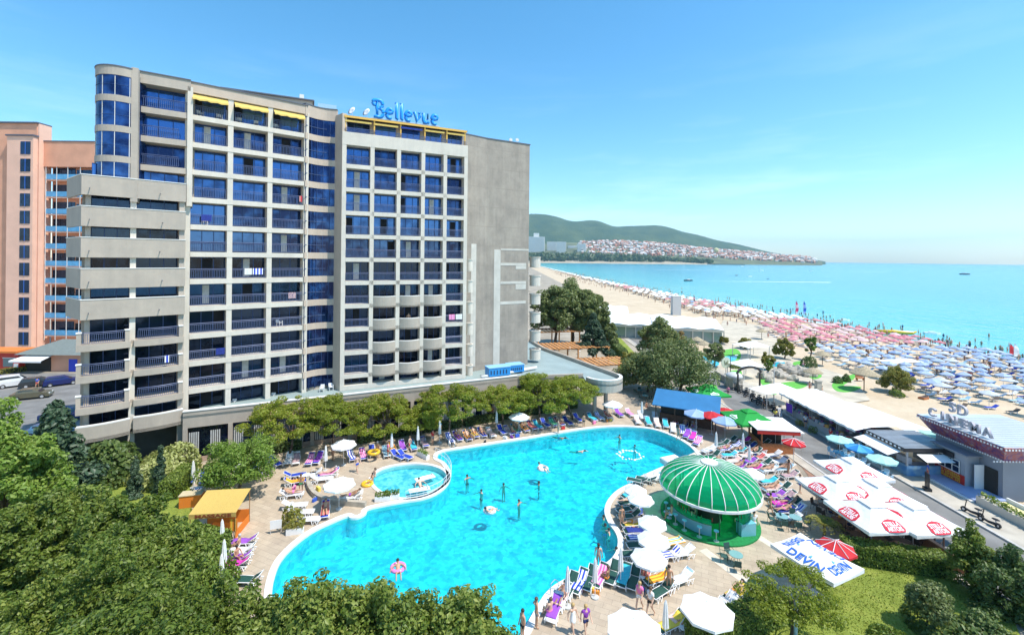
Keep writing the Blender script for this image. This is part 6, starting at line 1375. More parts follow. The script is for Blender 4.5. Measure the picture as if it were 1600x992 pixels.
# ---- bathers
def swimmer(px, py, label, skin=0, rz=0, pose='swim', wear=(('trunks','navy'),), hair=('hair','dark'), deep=1.22):
    p = P(px, py, WZ+.2); z = WZ-deep if pose == 'swim' else WZ+.02; person(label, (p.x, p.y, z), rz, pose, skin, wear, hair, 1.0, 'swimmers in the pool')
for i, a in enumerate(((730,744,'dark haired swimmer nearest the wading pool'),(752,766,'swimmer with arms out in the left middle of the pool',1),(787,755,'swimmer in black top paddling mid pool',0,BIK('black')),(811,783,'swimmer in patterned swimsuit standing below the pool centre',0,BIK('purple')),(842,753,'child swimmer in blue near the white blossom ring',2),(992,695,'swimmer in white standing near the far right end',1,(('shirt','white'),)),(968,681,'swimmer by the far edge at the right end',1),(943,806,'swimmer resting at the inner curve rim',0),(946,818,'second bather at the inner curve rim',2),(951,828,'small child at the inner curve rim',1),(963,856,'swimmer against the near bend wall',1))):
    swimmer(a[0], a[1], a[2], a[3] if len(a) > 3 else i % 3, R.uniform(-2,2), 'swim', a[4] if len(a) > 4 else (('trunks',BIKC[i % 9]),), ('hair','dark'), 1.36+.07*(i % 3))
swimmer(905,702,'swimmer doing the crawl across the upper pool',1,1.4,'crawl'); swimmer(876,681,'swimmer in blue close under the far edge',2,1.0,'crawl',(('trunks','blue'),))
swimmer(766,797,'bather lying back on the white ring mid pool',1,2.2,'float',BIK('black')); swimmer(622,890,'girl in the pink ring',0,.3,'float',BIK('navy'),('long_hair','dark')); swimmer(848,731,'child in white on the blossom shaped ring',1,.8,'float',(('shirt','white'),))
swimmer(657,757,'child sitting in the wading pool beside the airbed',1,.5,'float',BIK('pink'))
for a in ((1178,833,-.2,'stand',1,(('trunks','white'),('shirt','white')),('long_hair','dark'),'long haired woman in white shorts beside the dome'),
          (1204,802,.6,'walk',0,BIK('black'),('hair','dark'),'woman in black bikini walking right of the dome'),
          (999,953,-.7,'walk',1,(('shirt','pink'),('trunks','white')),('hair','blonde'),'woman in pink top and white shorts walking hand in hand'),
          (1016,962,-.9,'walk',1,(('shirt','white'),('trunks','black')),('hair','brown'),'man in white shirt and dark shorts walking with a woman'),
          (895,990,.5,'walk',1,(('dress','white'),),('long_hair','blonde'),'blonde woman in a short white dress near the pool corner'),
          (915,992,.3,'walk',1,(('shirt','purple'),('trunks','navy')),('long_hair','blonde'),'fair haired girl in lilac shirt near the pool corner'),
          (838,980,1.8,'hips',0,(('trunks','grey'),),('hair','brown'),'man in grey trunks bending by a lounger with a purple towel'),
          (816,1000,-1,'stand',0,(('trunks','black'),),('hair','dark'),'bare shouldered man cut by the bottom edge'),
          (935,888,2.8,'stand',1,BIK('white'),('long_hair','dark'),'woman in white bikini standing at the near pool rim'),
          (971,824,.3,'stand',0,BIK('black'),('long_hair','brown'),'woman in black bikini standing among the white umbrellas'),
          (558,738,.9,'walk',1,(('trunks','blue'),),('hair','dark'),'boy in blue trunks walking behind the wading pool'),
          (590,715,2.6,'stand',0,(('trunks','navy'),),('hair','grey'),'bare chested man standing before the blue loungers'),
          (606,716,2.2,'stand',1,(('shirt','pink'),('trunks','red')),('hair','brown'),'woman in pink standing beside the bare chested man'),
          (676,695,1,'hips',0,(('shirt','red'),('trunks','grey')),('hair','dark'),'woman in red top under the pool trees'),
          (687,680,-.5,'stand',1,(('shirt','lightblue'),('trunks','black')),('hair','dark'),'man in pale blue shirt standing at the hedge'),
          (912,668,.4,'stand',0,(('trunks','black'),),('hair','dark'),'tall man standing on the far deck by the rim'),
          (872,677,2,'stand',1,BIK('red'),('long_hair','brown'),'woman in red bikini at the far rim'),
          (768,655,0,'walk',0,(('shirt','red'),('trunks','black')),('hair','dark'),'waiter in red shirt under the podium columns')):
    person(a[7], P(a[0], a[1]), a[2], a[3], a[4], a[5], a[6])
for a in ((582,752,-1.0,'sit',0,BIK('black'),('hair','dark'),'woman in black sitting on the wading pool rim'),(586,744,-.8,'sit',1,BIK('pink'),('long_hair','brown'),'woman in pink sitting next to her on the rim'),(1010,640,.3,'sit',0,(('trunks','red'),),('hair','dark'),'man sitting at the far right lounger end'),(1136,668,-.4,'sit',1,BIK('blue'),('hair','blonde'),'woman in blue sitting under the pale blue umbrella'),(1153,672,.9,'sit',0,(('trunks','navy'),),('hair','dark'),'man sitting beside her under the pale blue umbrella')):
    p = P(a[0], a[1]); p.z = -.38 if 'rim' in a[7] else 0; person(a[7], p, a[2], a[3], a[4], a[5], a[6])

BAG = thing('beach_bag', 'soft beach bag left on the deck beside the loungers', 'bag', P(1002,812), .4, 'beach bags on the pool deck')
mb = MB(); mb.prism([(-.22,-.1),(.22,-.1),(.26,.0),(.22,.1),(-.22,.1),(-.26,0)], 0, .3); mb.build('body', CL['blue'], BAG); MB().tube([(-.12,0,.3),(-.08,0,.48),(.08,0,.48),(.12,0,.3)], .015, 5).build('handle', CL['white'], BAG)
rs = np.random.RandomState(21); bc = ['red','pink','blue','yellow','purple','white','black','orange','green']
for i in range(44):
    px, py = [(rs.uniform(985,1012), rs.uniform(775,870)), (rs.uniform(880,1040), rs.uniform(905,935)), (rs.uniform(1130,1225), rs.uniform(692,800)), (rs.uniform(455,520), rs.uniform(735,815)), (rs.uniform(720,980), 0)][i % 5]
    if i % 5 == 4: py = 698-(px-690)*.172+5
    dup(BAG, P(px, py), rs.rand()*3, None, None, .8+.5*rs.rand(), swap={'body': CL[bc[i % 9]]})
PL = [((1258,900),'guest in blue walking past the last lounger row'),]
for i,(px,py,pose,c,lab) in enumerate(((1130,742,'walk','red','bather in red trunks walking behind the dome'),(1250,770,'stand','blue','guest in blue waiting at the beer terrace steps'),(1232,745,'walk','pink','guest in pink passing the orange kiosk row'),(1155,664,'stand','navy','guest in navy by the green umbrella'),(1085,812,'hips','black','customer in black at the dome counter'),(470,770,'walk','green','bather in green trunks between the left loungers'),(520,720,'stand','orange','bather in orange trunks at the far left row'),(640,706,'walk','red','boy in red trunks near the wading pool planter'),(735,690,'sit','blue','bather in blue sitting on the far row edge'),(800,680,'sit','red','bather in red sitting by the far row'),(1060,688,'walk','purple','girl in purple at the far right rim'),(950,912,'sit','orange','bather in orange sitting in the near corner'),(1045,925,'stand','green','bather in green standing by the deck loungers'),(860,965,'sit','pink','bather in pink sitting on the lounger near the purple towel'))):
    person(lab, P(px,py), R.uniform(-3,3), pose, i % 3, (('trunks',c),) if i % 2 else BIK(c), ('hair','long_hair')[(i+1) % 2] and (('hair','brown') if i % 2 else ('long_hair','dark')))

mb = MB(); rs = np.random.RandomState(9)
for k in range(26): a_ = 2*PI*k/26; c = P(985,711,WZ); q = rs.uniform(.9,1.35); mb.blob((c.x+q*1.1*math.cos(a_), c.y+q*math.sin(a_), WZ), (rs.uniform(.08,.2), rs.uniform(.08,.2), .05), 7, 4)
struct(mb.build('fountain_foam', mat('white_foam', (.8,.85,.86), .7), smooth=True), 'stuff')
# ------------------------------------------------------------------ bars, kiosks and the sea road
BLR = mat('blue_metal_roof', (.035,.17,.36), .45, noise=.12, scale=.8); WOOD = mat('orange_wood', (.42,.15,.05), .7, noise=.3, scale=5); DWOOD = mat('dark_wood', (.10,.05,.03), .7, noise=.3, scale=4); DIM = mat('dim_interior', (.03,.028,.025), .9)
bb = thing('pool_side_bar', 'long bar hut under a bright blue pitched metal roof', 'bar', (0,0,0)); f = Fr((18.9,58.2), (25.2,55.0))
MB().box(.5, f.L-.4, .8, 4.6, 0, 2.45, f.M).build('wall', DIM, bb); MB().box(.4, f.L-.3, .45, .8, 0, 1.1, f.M).build('counter', DWOOD, bb)
MB().add([f.M @ Vector(p) for p in ((-.4,-.5,2.35),(f.L+.5,-.5,2.35),(f.L+.5,3.0,3.55),(-.4,3.0,3.55),(f.L+.5,6.0,2.5),(-.4,6.0,2.5),(-.4,-.5,2.25),(f.L+.5,-.5,2.25))], [(0,1,2,3),(3,2,4,5),(6,7,1,0),(6,0,3,5)]).build('roof', BLR, bb)
MB().add([f.M @ Vector(p) for p in ((f.L+.3,-.3,2.3),(f.L+.3,5.8,2.4),(f.L+.3,3,3.45))], [(0,1,2)]).build('gable', mat('pinkish_board', (.6,.25,.25), .7, noise=.2, scale=3), bb)
for u in (.0, f.L*.33, f.L*.66, f.L): MB().box(u-.06, u+.06, -.1, .02, 0, 2.3, f.M).build('post', DWOOD, bb)
kk = thing('drinks_kiosk', 'orange wooden kiosk with flat white awning by the sea road', 'kiosk', (0,0,0))
fk = Fr((P(1190,708).x, P(1190,708).y), (P(1240,712).x+.2, P(1240,712).y+.2)); Lk_ = fk.L
MB().box(0, Lk_, 0, .2, 0, 1.05, fk.M).build('counter', WOOD, kk); MB().box(0, .2, .2, 3.4, 0, 1.05, fk.M).build('side_panel', WOOD, kk); MB().box(.2, Lk_, 2.9, 3.1, 0, 2.5, fk.M).build('back_wall', DIM, kk)
for u in (.05, Lk_-.05):
    for y in (.1, 3.3): MB().box(u-.06, u+.06, y-.06, y+.06, 1.051 if y < 1 else 0, 2.6, fk.M).build('post', WOOD, kk)
MB().box(-.6, Lk_+.6, -.3, 4.0, 2.602, 2.68, fk.M).build('roof', FW, kk); MB().box(-.55, Lk_+.5, -.27, -.24, 2.2, 2.6, fk.M).build('fascia', RED, kk)
kk2 = thing('awning_stand', 'small white awning on thin poles beside the orange kiosk', 'awning', P(1232,700)); 
MB().box(-1.1,1.1,-.9,.9,2.1,2.16, Matrix.Rotation(.08,4,'X')).build('canopy', FW, kk2)
for x in (-1,1):
    for y in (-.8,.8): MB().tube([(x,y,0),(x,y,2.1)], .03, 6).build('pole', METAL, kk2)
# beer terrace: floor, parapet, tables and chairs
TER = [(P(1262,742).x,P(1262,742).y),(30.6,48),(30.9,29.8),(P(1395,868).x,P(1395,868).y),(P(1330,852).x,P(1330,852).y)]
struct(sheet_mesh([TER], .008).build('beer_terrace_floor', tiles('terrace_tiles', (.30,.16,.10), (.34,.19,.12), (.2,.12,.08), 1.0, row=.4, bw=.4, stain=.2)))
pw = thing('terrace_parapet', 'low brown parapet round the beer umbrella terrace', 'wall', (0,0,0)); MB().wall([(P(1400,868).x,P(1400,868).y),(30.75,30.1),(30.75,33.6)], 0, .85, .3).build('brown_wall', mat('brown_wall_render', (.24,.12,.07), .85, noise=.2, scale=1), pw); MB().wall([(P(1400,868).x,P(1400,868).y-.03),(30.79,30.05),(30.79,33.6)], .852, .93, .38).build('wall_top', mat('brown_cap', (.34,.2,.13), .7), pw)
DT = tables('terrace_table', DWOOD, DARKM, .5); DCH = gchair('terrace_chair', DARKM, mat('dark_woven_seat', (.05,.035,.03), .7)); dtf = [True]; dcf = [True]
for i, (px, py, lab) in enumerate(((1290,790,'at the deck side of the beer terrace'),(1310,812,'under the lowest beer umbrella'),(1340,835,'at the front of the beer terrace'),(1375,842,'before the brown parapet'),(1410,845,'by the parapet corner'),(1350,800,'deep under the beer umbrellas'),(1440,838,'behind the parapet at the road'),(1300,765,'at the upper end of the beer terrace'))):
    set_table(px, py, 'dark wooden table '+lab, (30,120,210,300), 'dark woven chair '+lab, DT, DCH, dtf, dcf, .8, 'chairs on the beer terrace')
for i, (px, py, sk, c) in enumerate(((1296,806,0,'red'),(1312,822,2,'orange'),(1285,786,1,'white'),(1330,828,0,'navy'))):
    person('guest in %s clothes seated under the beer umbrellas%s' % (c, ('',' near the palm',' at the deck edge',' by the front table')[i]), P(px, py), R.uniform(-3,3), 'sit', sk, (('shirt', c), ('trunks','navy')))
bt = thing('serving_table', 'blue topped serving table at the terrace end by the road', 'table', P(1482,850)); MB().box(-.8,.8,-.45,.45,.85,.92).build('top', mat('blue_cloth_top', (.04,.15,.5), .6), bt)
for x in (-.7,.7):
    for y in (-.35,.35): MB().box(x-.04,x+.04,y-.04,y+.04,0,.85).build('leg', DWOOD, bt)
MB().tube([(0,.1,.92),(0,.1,1.5)], .05, 6).build('bottle_rack', DARKM, bt)
# sea side stalls
STW = mat('white_awning_sheet', (.78,.78,.77), .7, noise=.05, scale=1); STG = mat('stall_grey', (.42,.44,.46), .7, noise=.1, scale=1)
GOODS = random_mat('printed_goods', [(.05,.05,.2),(.5,.1,.1),(.6,.5,.4),(.1,.3,.4),(.5,.5,.55),(.25,.1,.3),(.05,.05,.06),(.6,.35,.1)], .8)
def stall(y0, y1, label, x0=38.6, x1=42.6, h=2.5, goods=90, open_=True):
    t = thing('market_stall', label, 'stall', (0,0,0), 0, None)
    MB().box(x1-.15, x1, y0, y1, 0, h).build('back_wall', STG, t); MB().box(x0+.3, x1-.16, y0, y0+.1, 0, h).build('side_wall', STG, t); MB().box(x0+.3, x1-.16, y1-.1, y1, 0, h).build('side_wall', STG, t)
    c = MB(); n = 8
    for i in range(n+1):
        y = y0-.15+(y1-y0+.3)*i/n
        for x, z in ((x0-1.0,h-.1),(x0-.98,h+.12),(x0+.8,h+.5),(x1+.3,h+.65)): c.v.append((x, y, z+.05*math.sin(i*2.4)))
    for i in range(n):
        for k in range(3): a_ = i*4+k; c.f.append([a_, a_+4, a_+5, a_+1]); c.m.append(0)
    c.build('awning', STW, t)
    MB().box(x0-.3, x0+.5, y0+.3, y1-.3, 0, .85).build('counter', STG, t)
    rs = np.random.RandomState(int(y0*7)); mb = MB()
    for k in range(goods):
        y = rs.uniform(y0+.3, y1-.3); z = rs.choice([.85, .85, 1.3, 1.7]); s_ = rs.uniform(.1,.3); x = rs.uniform(x0-.25, x0+.35) if z < 1 else rs.uniform(x0+.6, x1-.6); mb.cbox((x, y, z+s_*.6), (s_, s_*1.3, s_*1.2), rs.rand())
    struct(mb.build('goods', GOODS, t), 'stuff'); return t
stall(58.2,62.6,'first white roofed stall with a purple shirt rack behind the scooters'); stall(53.4,57.9,'second white roofed stall selling beach goods by the road'); stall(49.0,53.1,'third white roofed stall with crowded counter under its awning'); 
sw = thing('clothes_rack', 'purple football shirt hanging on a rack before the first stall', 'clothes rack', (37.6,60.4,.1)); MB().box(-.04,.04,-.6,.6,.6,1.7).build('shirt', mat('purple_cloth', (.16,.05,.5), .9), sw)
for y in (-.7,.7): MB().tube([(0,y,0),(0,y,1.85)], .025, 6).build('post', METAL, sw)
MB().tube([(0,-.7,1.85),(0,.7,1.85)], .025, 6).build('bar', METAL, sw)
pl = thing('awning_roof', 'broad white sheet roof behind the beach stalls', 'roof', (0,0,0)); MB().add([(42.9,46.5,2.75),(47.0,46.0,2.55),(45.6,58.5,2.5),(42.9,58.5,2.9)], [(0,1,2,3),(3,2,1,0)][:1]).build('sheet', FW, pl)
for x, y in ((46.8,46.3),(45.5,58.2),(46.1,52)): MB().tube([(x,y,-.1),(x,y,2.5)], .05, 6).build('post', METAL, pl)
sn = thing('snack_bar', 'blue fronted snack bar under a corrugated grey metal roof', 'snack bar', (0,0,0)); BLP = mat('sea_print_panel', (.06,.22,.5), .5, noise=.8, scale=2, col2=(.25,.4,.5))
CORR = mat('corrugated_metal', (.46,.48,.5), .4, .5, noise=.12, scale=1.5)
sx0, sx1, sy0, sy1 = 38.9, 43.6, 43.9, 48.3
MB().box(sx0, sx0+.15, sy0, sy1, .1, 1.1).build('counter', BLP, sn); MB().box(sx0+.16, sx1-.2, sy0, sy0+.15, .1, 1.1).build('side_counter', BLP, sn); MB().box(sx1-.15, sx1, sy0, sy1, .1, 2.7).build('back_wall', STG, sn)
mb = MB(); nr = 30
for k in range(nr): y = sy0-.3+(sy1-sy0+.6)*k/nr; mb.box(sx0-.5, sx1+.2, y, y+.1, 2.78+.03*(k % 2), 2.84+.03*(k % 2))
mb.box(sx0-.45, sx1+.15, sy0-.25, sy1+.25, 2.74, 2.779); mb.build('roof_slat', CORR, sn)
MB().box(sx0-.55, sx0-.5, sy0-.35, sy1+.35, 2.6, 2.95).build('fascia', DARKM, sn); MB().box(sx0-.49, sx1+.2, sy0-.36, sy0-.31, 2.6, 2.95).build('fascia', DARKM, sn)
for k in range(9): MB().box(sx0-.565, sx0-.552, sy0+.1+k*.5, sy0+.35+k*.5, 2.68, 2.85).build('printed_tile', WP, sn)
for x, y in ((sx0+.05,sy0+.05),(sx0+.05,sy1-.05),(sx0+.05,(sy0+sy1)/2),(sx1-.3,sy0+.05)): MB().box(x-.07,x+.07,y-.07,y+.07,1.1,2.74).build('post', METAL, sn)
MB().add([(sx0-.56,sy0,2.5),(sx0-.56,sy1,2.5),(sx0-1.9,sy1,2.15),(sx0-1.9,sy0,2.15)], [(3,2,1,0)]).build('awning', FW, sn); MB().add([(sx0+.6,sy0-.38,2.4),(sx1-.3,sy0-.38,2.4),(sx1-.3,sy0-1.5,2.1),(sx0+.6,sy0-1.5,2.1)], [(0,1,2,3)]).build('awning', FW, sn)
struct(MB().cbox((sx0+.6,sy0+1,1.4),(.5,1.2,.6)).cbox((sx0+.6,sy0+3,1.35),(.5,1.5,.5)).build('display_goods', GOODS, sn), 'stuff')
pr = thing('seaside_canopy', 'pale green printed canopy behind the snack bar', 'canopy', (0,0,0)); MB().add([(43.9,43.3,2.85),(47.8,42.8,2.6),(47.6,48.6,2.6),(43.9,48.7,2.95)], [(0,1,2,3)]).build('sheet', fabric('mint_print_cloth', (.42,.72,.62)), pr)
for x, y in ((47.6,43),(47.4,48.4),(44,43.5)): MB().tube([(x,y,-.1),(x,y,2.6)], .05, 6).build('post', METAL, pr)
# cafe umbrellas and blue plastic tables in front of the snack bar
UA = make_umbrella('cafe_umbrella', 'pale aqua cafe umbrella beside the third stall', FAQ, 1.25, 2.15, .3); p = P(1312,685,2.3); UA.location = (p.x,p.y,.1)
p = P(1378,716,2.3); dup(UA, (p.x,p.y,.1), .3, 'pale aqua cafe umbrella at the snack bar corner')
UBB = make_umbrella('cafe_umbrella', 'bright blue cafe umbrella between the two pale aqua ones', FBB, 1.2, 2.15, .35, cloth2=fabric('sky_blue_canvas', (.1,.45,.75))); p = P(1342,698,2.35); UBB.location = (p.x,p.y,.1)
BLT = mat('blue_plastic_top', (.10,.36,.58), .4); PT = tables('plastic_table', BLT, WPLASTIC, .5); PCH = gchair('cafe_chair', mat('pale_blue_plastic', (.45,.62,.75), .4), mat('pale_blue_plastic', (.45,.62,.75), .4)); ptf = [True]; pcf = [True]
for px, py, lab in ((1310,706,'under the first aqua umbrella'),(1340,720,'under the bright blue umbrella'),(1375,738,'under the aqua umbrella by the snack bar'),(1322,712,'between the aqua and bright blue umbrellas')): set_table(px, py, 'blue plastic table '+lab, (20,110,200,290), 'pale blue plastic chair '+lab, PT, PCH, ptf, pcf, .75, 'cafe chairs by the road', .1)
# the 5D cinema
cn = thing('cinema_building', 'grey cinema pavilion with film strip fascia and 5D CINEMA roof letters', 'cinema', (0,0,0)); CG = mat('cinema_grey', (.23,.25,.29), .6, noise=.08, scale=.6)
x0, y0, y1 = 43.6, 39.6, 45.9
MB().box(x0, x0+7, y0, y1, 0, 4.9).build('wall', CG, cn)
m, nt, b = nodes('film_strip_print'); N, Lk = nt.nodes, nt.links; g = N.new('ShaderNodeTexCoord'); nz = N.new('ShaderNodeTexNoise'); nz.inputs['Scale'].default_value = 1.3; nz.inputs['Detail'].default_value = 6; nz.inputs['Distortion'].default_value = 1.5; r = N.new('ShaderNodeValToRGB'); e = r.color_ramp.elements
e[0].position = .25; e[0].color = (.02,.01,.05,1); e[1].position = .75; e[1].color = (.55,.5,.55,1)
for ps, c in ((.4,(.12,.04,.18,1)),(.5,(.35,.08,.04,1)),(.58,(.12,.12,.3,1)),(.66,(.5,.3,.12,1))): k = e.new(ps); k.color = c
Lk.new(g.outputs['Object'], nz.inputs['Vector']); Lk.new(nz.outputs['Fac'], r.inputs['Fac']); Lk.new(r.outputs['Color'], b.inputs['Base Color']); b.inputs['Roughness'].default_value = .4; FILM = m
def slab4(pts, th, name, m_, parent):       # thin tilted board through four points
    a_ = [Vector(p) for p in pts]; n_ = (a_[1]-a_[0]).cross(a_[3]-a_[0]).normalized()*th
    return MB().add(a_+[p-n_ for p in a_], [(0,1,2,3),(7,6,5,4),(0,4,5,1),(1,5,6,2),(2,6,7,3),(3,7,4,0)]).build(name, m_, parent)
fb = slab4([(x0-.05,y1+.2,3.5),(x0-.05,y0-.1,3.5),(x0-1.2,y0-1.2,5.15),(x0-1.2,y1+.9,5.15)], .06, 'film_fascia', FILM, cn); fb2 = slab4([(x0-.05,y0-.1,3.5),(x0+7.3,y0-.1,3.5),(x0+7.5,y0-1.2,5.15),(x0-1.2,y0-1.2,5.15)], .06, 'film_fascia', FILM, cn)
WH = mat('film_hole_white', (.7,.7,.72), .6); mb = MB(); mb2 = MB()
for k in range(30):
    t_ = k/30
    for zt, q in ((5.02,.05),(3.62,.93)):
        xx = x0-1.2+1.15*q-.09; yy = y1+.9-.7*q+(y0-1.2+1.1*q-(y1+.9-.7*q))*t_; mb.cbox((xx, yy-.1, zt), (.05,.13,.14)); mb2.cbox((x0-1.1+8.4*t_, y0-1.2+1.1*q-.09, zt), (.13,.05,.14))
mb.build('film_hole', WH, fb); mb2.build('film_hole', WH, fb2)
MB().box(x0-1.15, x0+7.4, y0-1.15, y1+.85, 5.16, 5.24).build('roof', mat('white_metal_roof', (.6,.63,.66), .4, .3, noise=.08, scale=.6), cn)
mb = MB()
for k in range(16): y = y0-1.0+k*.46; mb.box(x0-1.1, x0+7.35, y, y+.05, 5.242, 5.28)
mb.build('roof_rib', METAL, cn)
LET = mat('letter_grey', (.42,.40,.44), .5)
Mx = Matrix.Rotation(-PI/2, 4, 'Z') @ Matrix.Rotation(PI/2, 4, 'X')
for ch, y, z, s_, xx in [(c, 45.7-i*1.06, 5.3+.45, 1.15, x0-.55) for i, c in enumerate('CINEMA')]+[('5',44.6,6.6,1.35,x0+.4),('D',43.6,6.6,1.35,x0+.4)]:
    lettering(ch, Matrix.Translation((xx, y, z)) @ Mx, LET, cn, s_, .12, .03, 'letter')
MB().box(x0+.3, x0+.36, 42.2, 45.2, 5.29, 5.85).build('letter_stand', METAL, cn)
tb_ = MB().box(x0-1.3, x0-.003, 41.6, 44.6, .3, 3.1).build('ticket_booth', mat('booth_grey', (.33,.36,.40), .6, noise=.05, scale=1), cn); MB().box(x0-1.5, x0-.004, 41.3, 44.9, 3.102, 3.22).build('booth_roof', CG, tb_)
wn = MB().box(x0-1.36, x0-1.303, 42.1, 44.1, 1.25, 2.35).build('ticket_window', GLASSD, tb_)
tv = MB().box(x0-1.45, x0-1.37, 42.6, 43.6, 2.4, 2.95).build('screen', DARKM, tb_)
rb_ = MB().box(x0-1.36, x0-1.303, 41.65, 44.55, .35, 1.2).build('red_banner', RED, tb_)
for i, (s, z) in enumerate((('5D CINEMA', .98), ('THE EXTREME', .74), ('CINEMA 5D', .5))): lettering(s, Matrix.Translation((x0-1.375, 43.1, z)) @ Mx, mat('yellow_print', (.8,.55,.05), .6), tb_, .26, .003, .005, width=2.2)
mb = MB()
for a_, c_, z_, h_ in ((42.05,44.15,2.35,.08),(42.05,44.15,1.2,.08),(42.05,44.15,1.8,.06)): mb.box(x0-1.40, x0-1.362, a_, c_, z_, z_+h_)
for y in (42.05, 42.75, 43.45, 44.09): mb.box(x0-1.41, x0-1.363, y, y+.06, 1.2, 2.4)
mb.build('white_frame', COPE, tb_)
MB().box(x0-.06, x0-.003, 40.0, 41.1, .3, 2.5).build('doorway', DIM, cn); MB().box(x0-.9, x0-.07, 41.12, 41.2, .3, 2.5).build('door', STW, cn)
pf = thing('cinema_platform', 'pale blue tiled platform with steps before the cinema', 'platform', (0,0,0)); BT = mat('blue_white_tiles', (.34,.42,.62), .5, noise=.1, scale=1)
MB().box(40.7, x0-.005, 39.2, 46.6, -.05, .3).build('deck', BT, pf); MB().box(40.4, 40.695, 39.2, 46.6, -.05, .2).build('step', COPE, pf)
pw = thing('planter_wall', 'long white planter wall with green plants beside the cinema steps', 'planter', (0,0,0)); MB().box(40.7, 41.3, 28, 39.1, 0, .75).build('trough', WHITEW, pw)
rs = np.random.RandomState(8); n_ = 900; C = np.c_[rs.uniform(40.75,41.25,n_), 28+11*rs.rand(n_), .75+rs.rand(n_)*.45]; link('foliage', leaf_cloud('foliage', C, unit(n_, rs)+[0,0,.4], .14, LEAF['hedge'], seed=4), pw)
bn = thing('cushioned_bench', 'low bench with yellow cushions on the cinema terrace', 'bench', (42.6,37.4,0), .0); MB().box(-.45,.45,-1.3,1.3,0,.35).build('frame', WHITEW, bn); MB().box(.3,.45,-1.3,1.3,.352,.8).build('backrest', TOWEL['white'], bn)
for y in (-.85,0,.85): MB().box(-.4,.28,y-.38,y+.38,.352,.47).build('cushion', mat('pale_yellow_cushion', (.75,.68,.35), .9), bn)
struct(MB().box(40.61, 60, 20, 39.1, -.06, .05).build('cinema_terrace', CONC))
ab = thing('advertising_board', 'dark poster board standing at the kerb opposite the cinema', 'poster board', (38.4,41.2,.1), 1.2); MB().box(-.35,.35,-.05,.05,.25,1.6).build('frame', DARKM, ab); MB().box(-.3,.3,-.062,-.052,.4,1.5).build('poster', FILM, ab); MB().box(-.3,.3,-.25,.25,0,.25).build('foot', DARKM, ab)
person('man in blue standing at the snack bar corner', (40.3,43.2,.1), .8, 'stand', 0, (('shirt','blue'),('trunks','red')))
def scooter(name='electric_scooter'):
    t = thing(name, 'scooter', 'scooter'); BLK = mat('scooter_black', (.02,.02,.022), .4)
    MB().tube([(-.5,0,.25),(.1,0,.2),(.5,0,.3)], [.14,.1,.08], 8).build('body', BLK, t); MB().tube([(.5,0,.3),(.38,0,1.0)], .035, 6).build('steering_column', BLK, t); MB().tube([(.36,-.3,1.02),(.38,0,1.03),(.36,.3,1.02)], .022, 6).build('handlebar', BLK, t)
    MB().blob((-.38,0,.62), (.27,.17,.07)).build('saddle', BLK, t); MB().tube([(-.38,0,.3),(-.38,0,.6)], .05, 6).build('seat_post', METAL, t)
    for x in (-.52,.56): 
        w_ = MB().tube([(x,-.07,.2),(x,.07,.2)], .2, 14).build('wheel', mat('tyre_rubber', (.02,.02,.02)), t); MB().tube([(x,-.075,.2),(x,.075,.2)], .1, 10).build('rim', METAL, w_)
    return t
SCO = scooter(); p = P(1513,800,.1); SCO.location = (38.55,37.3,.1); SCO.rotation_euler.z = 1.9; SCO['label'] = 'black fat wheeled scooter parked at the kerb, farther of two'; SCO['group'] = 'scooters at the kerb'
dup(SCO, (38.5,35.9,.1), 1.8, 'black fat wheeled scooter parked at the kerb, nearer the planter end')
for i in range(12):
    Y = 62.6+i*.9; dup(SCO, (37.3-.55*(i % 2), Y, -.015), R.uniform(2.6,3.5), 'rental scooter in the packed row before the first stall', 'rental scooters beside the sea road', 1.15)
for i, (x, y) in enumerate(((36.6,60.6),(36.4,75.2))):
    t = thing('pavement_sign', ('white price board leaning near the first stall','white folding board by the far end of the scooters')[i], 'sign board', (x,y,-.015), .5); MB().box(-.35,.35,-.02,.02,.05,1.15, Matrix.Rotation(-.18,4,'X')).build('front_panel', WPLASTIC, t); MB().box(-.35,.35,-.02,.02,.05,1.15, Matrix.Translation((0,.38,0)) @ Matrix.Rotation(.18,4,'X')).build('rear_panel', WPLASTIC, t)
    for k in range(4): MB().box(-.25,.25,-.026,-.022,.35+k*.18,.42+k*.18, Matrix.Rotation(-.18,4,'X')).build('printed_line', DARKM, t)
# fruit bowls, flowers on the pavement before the stalls
for i, (x, y) in enumerate(((37.2,57.6),(37.3,55.2))): shrub('potted_flowers', ('yellow flower pots before the second stall','green pot plants at the third stall corner')[i], (x,y,0), .5, .7, ('yellow','hedge')[i], .1, 260, i+3, 'plant')
# street lamps
def lamp(px, py, h, label, col=METAL):
    t = thing('street_lamp', label, 'street lamp', P(px, py)); MB().tube([(0,0,0),(0,0,h*.5),(0,0,h)], [.09,.07,.05], 8).build('post', col, t); MB().tube([(0,0,h),(.3,0,h+.25),(.9,0,h+.3)], .04, 6).build('arm', col, t); MB().blob((1.0,0,h+.27), (.35,.14,.07)).build('lamp_head', WPLASTIC, t); return t
lamp(1209,632,6,'slim grey street lamp by the rental scooters'); lamp(1141,598,4.5,'dark lamp post near the stone gate wall', DARKM); lamp(1172,575,5,'thin lamp post in the mini golf park')
lp = thing('garden_lamp_post', 'pale blue metal post standing on the lawn edge', 'post', P(1243,1010,0)); MB().tube([(0,0,0),(0,0,2.6)], .09, 8).build('post', mat('pale_blue_paint', (.3,.45,.5), .5), lp); MB().lathe([(.1,2.6),(.16,2.7),(.1,2.95),(.001,3)], 10).build('lamp_cap', METAL, lp)
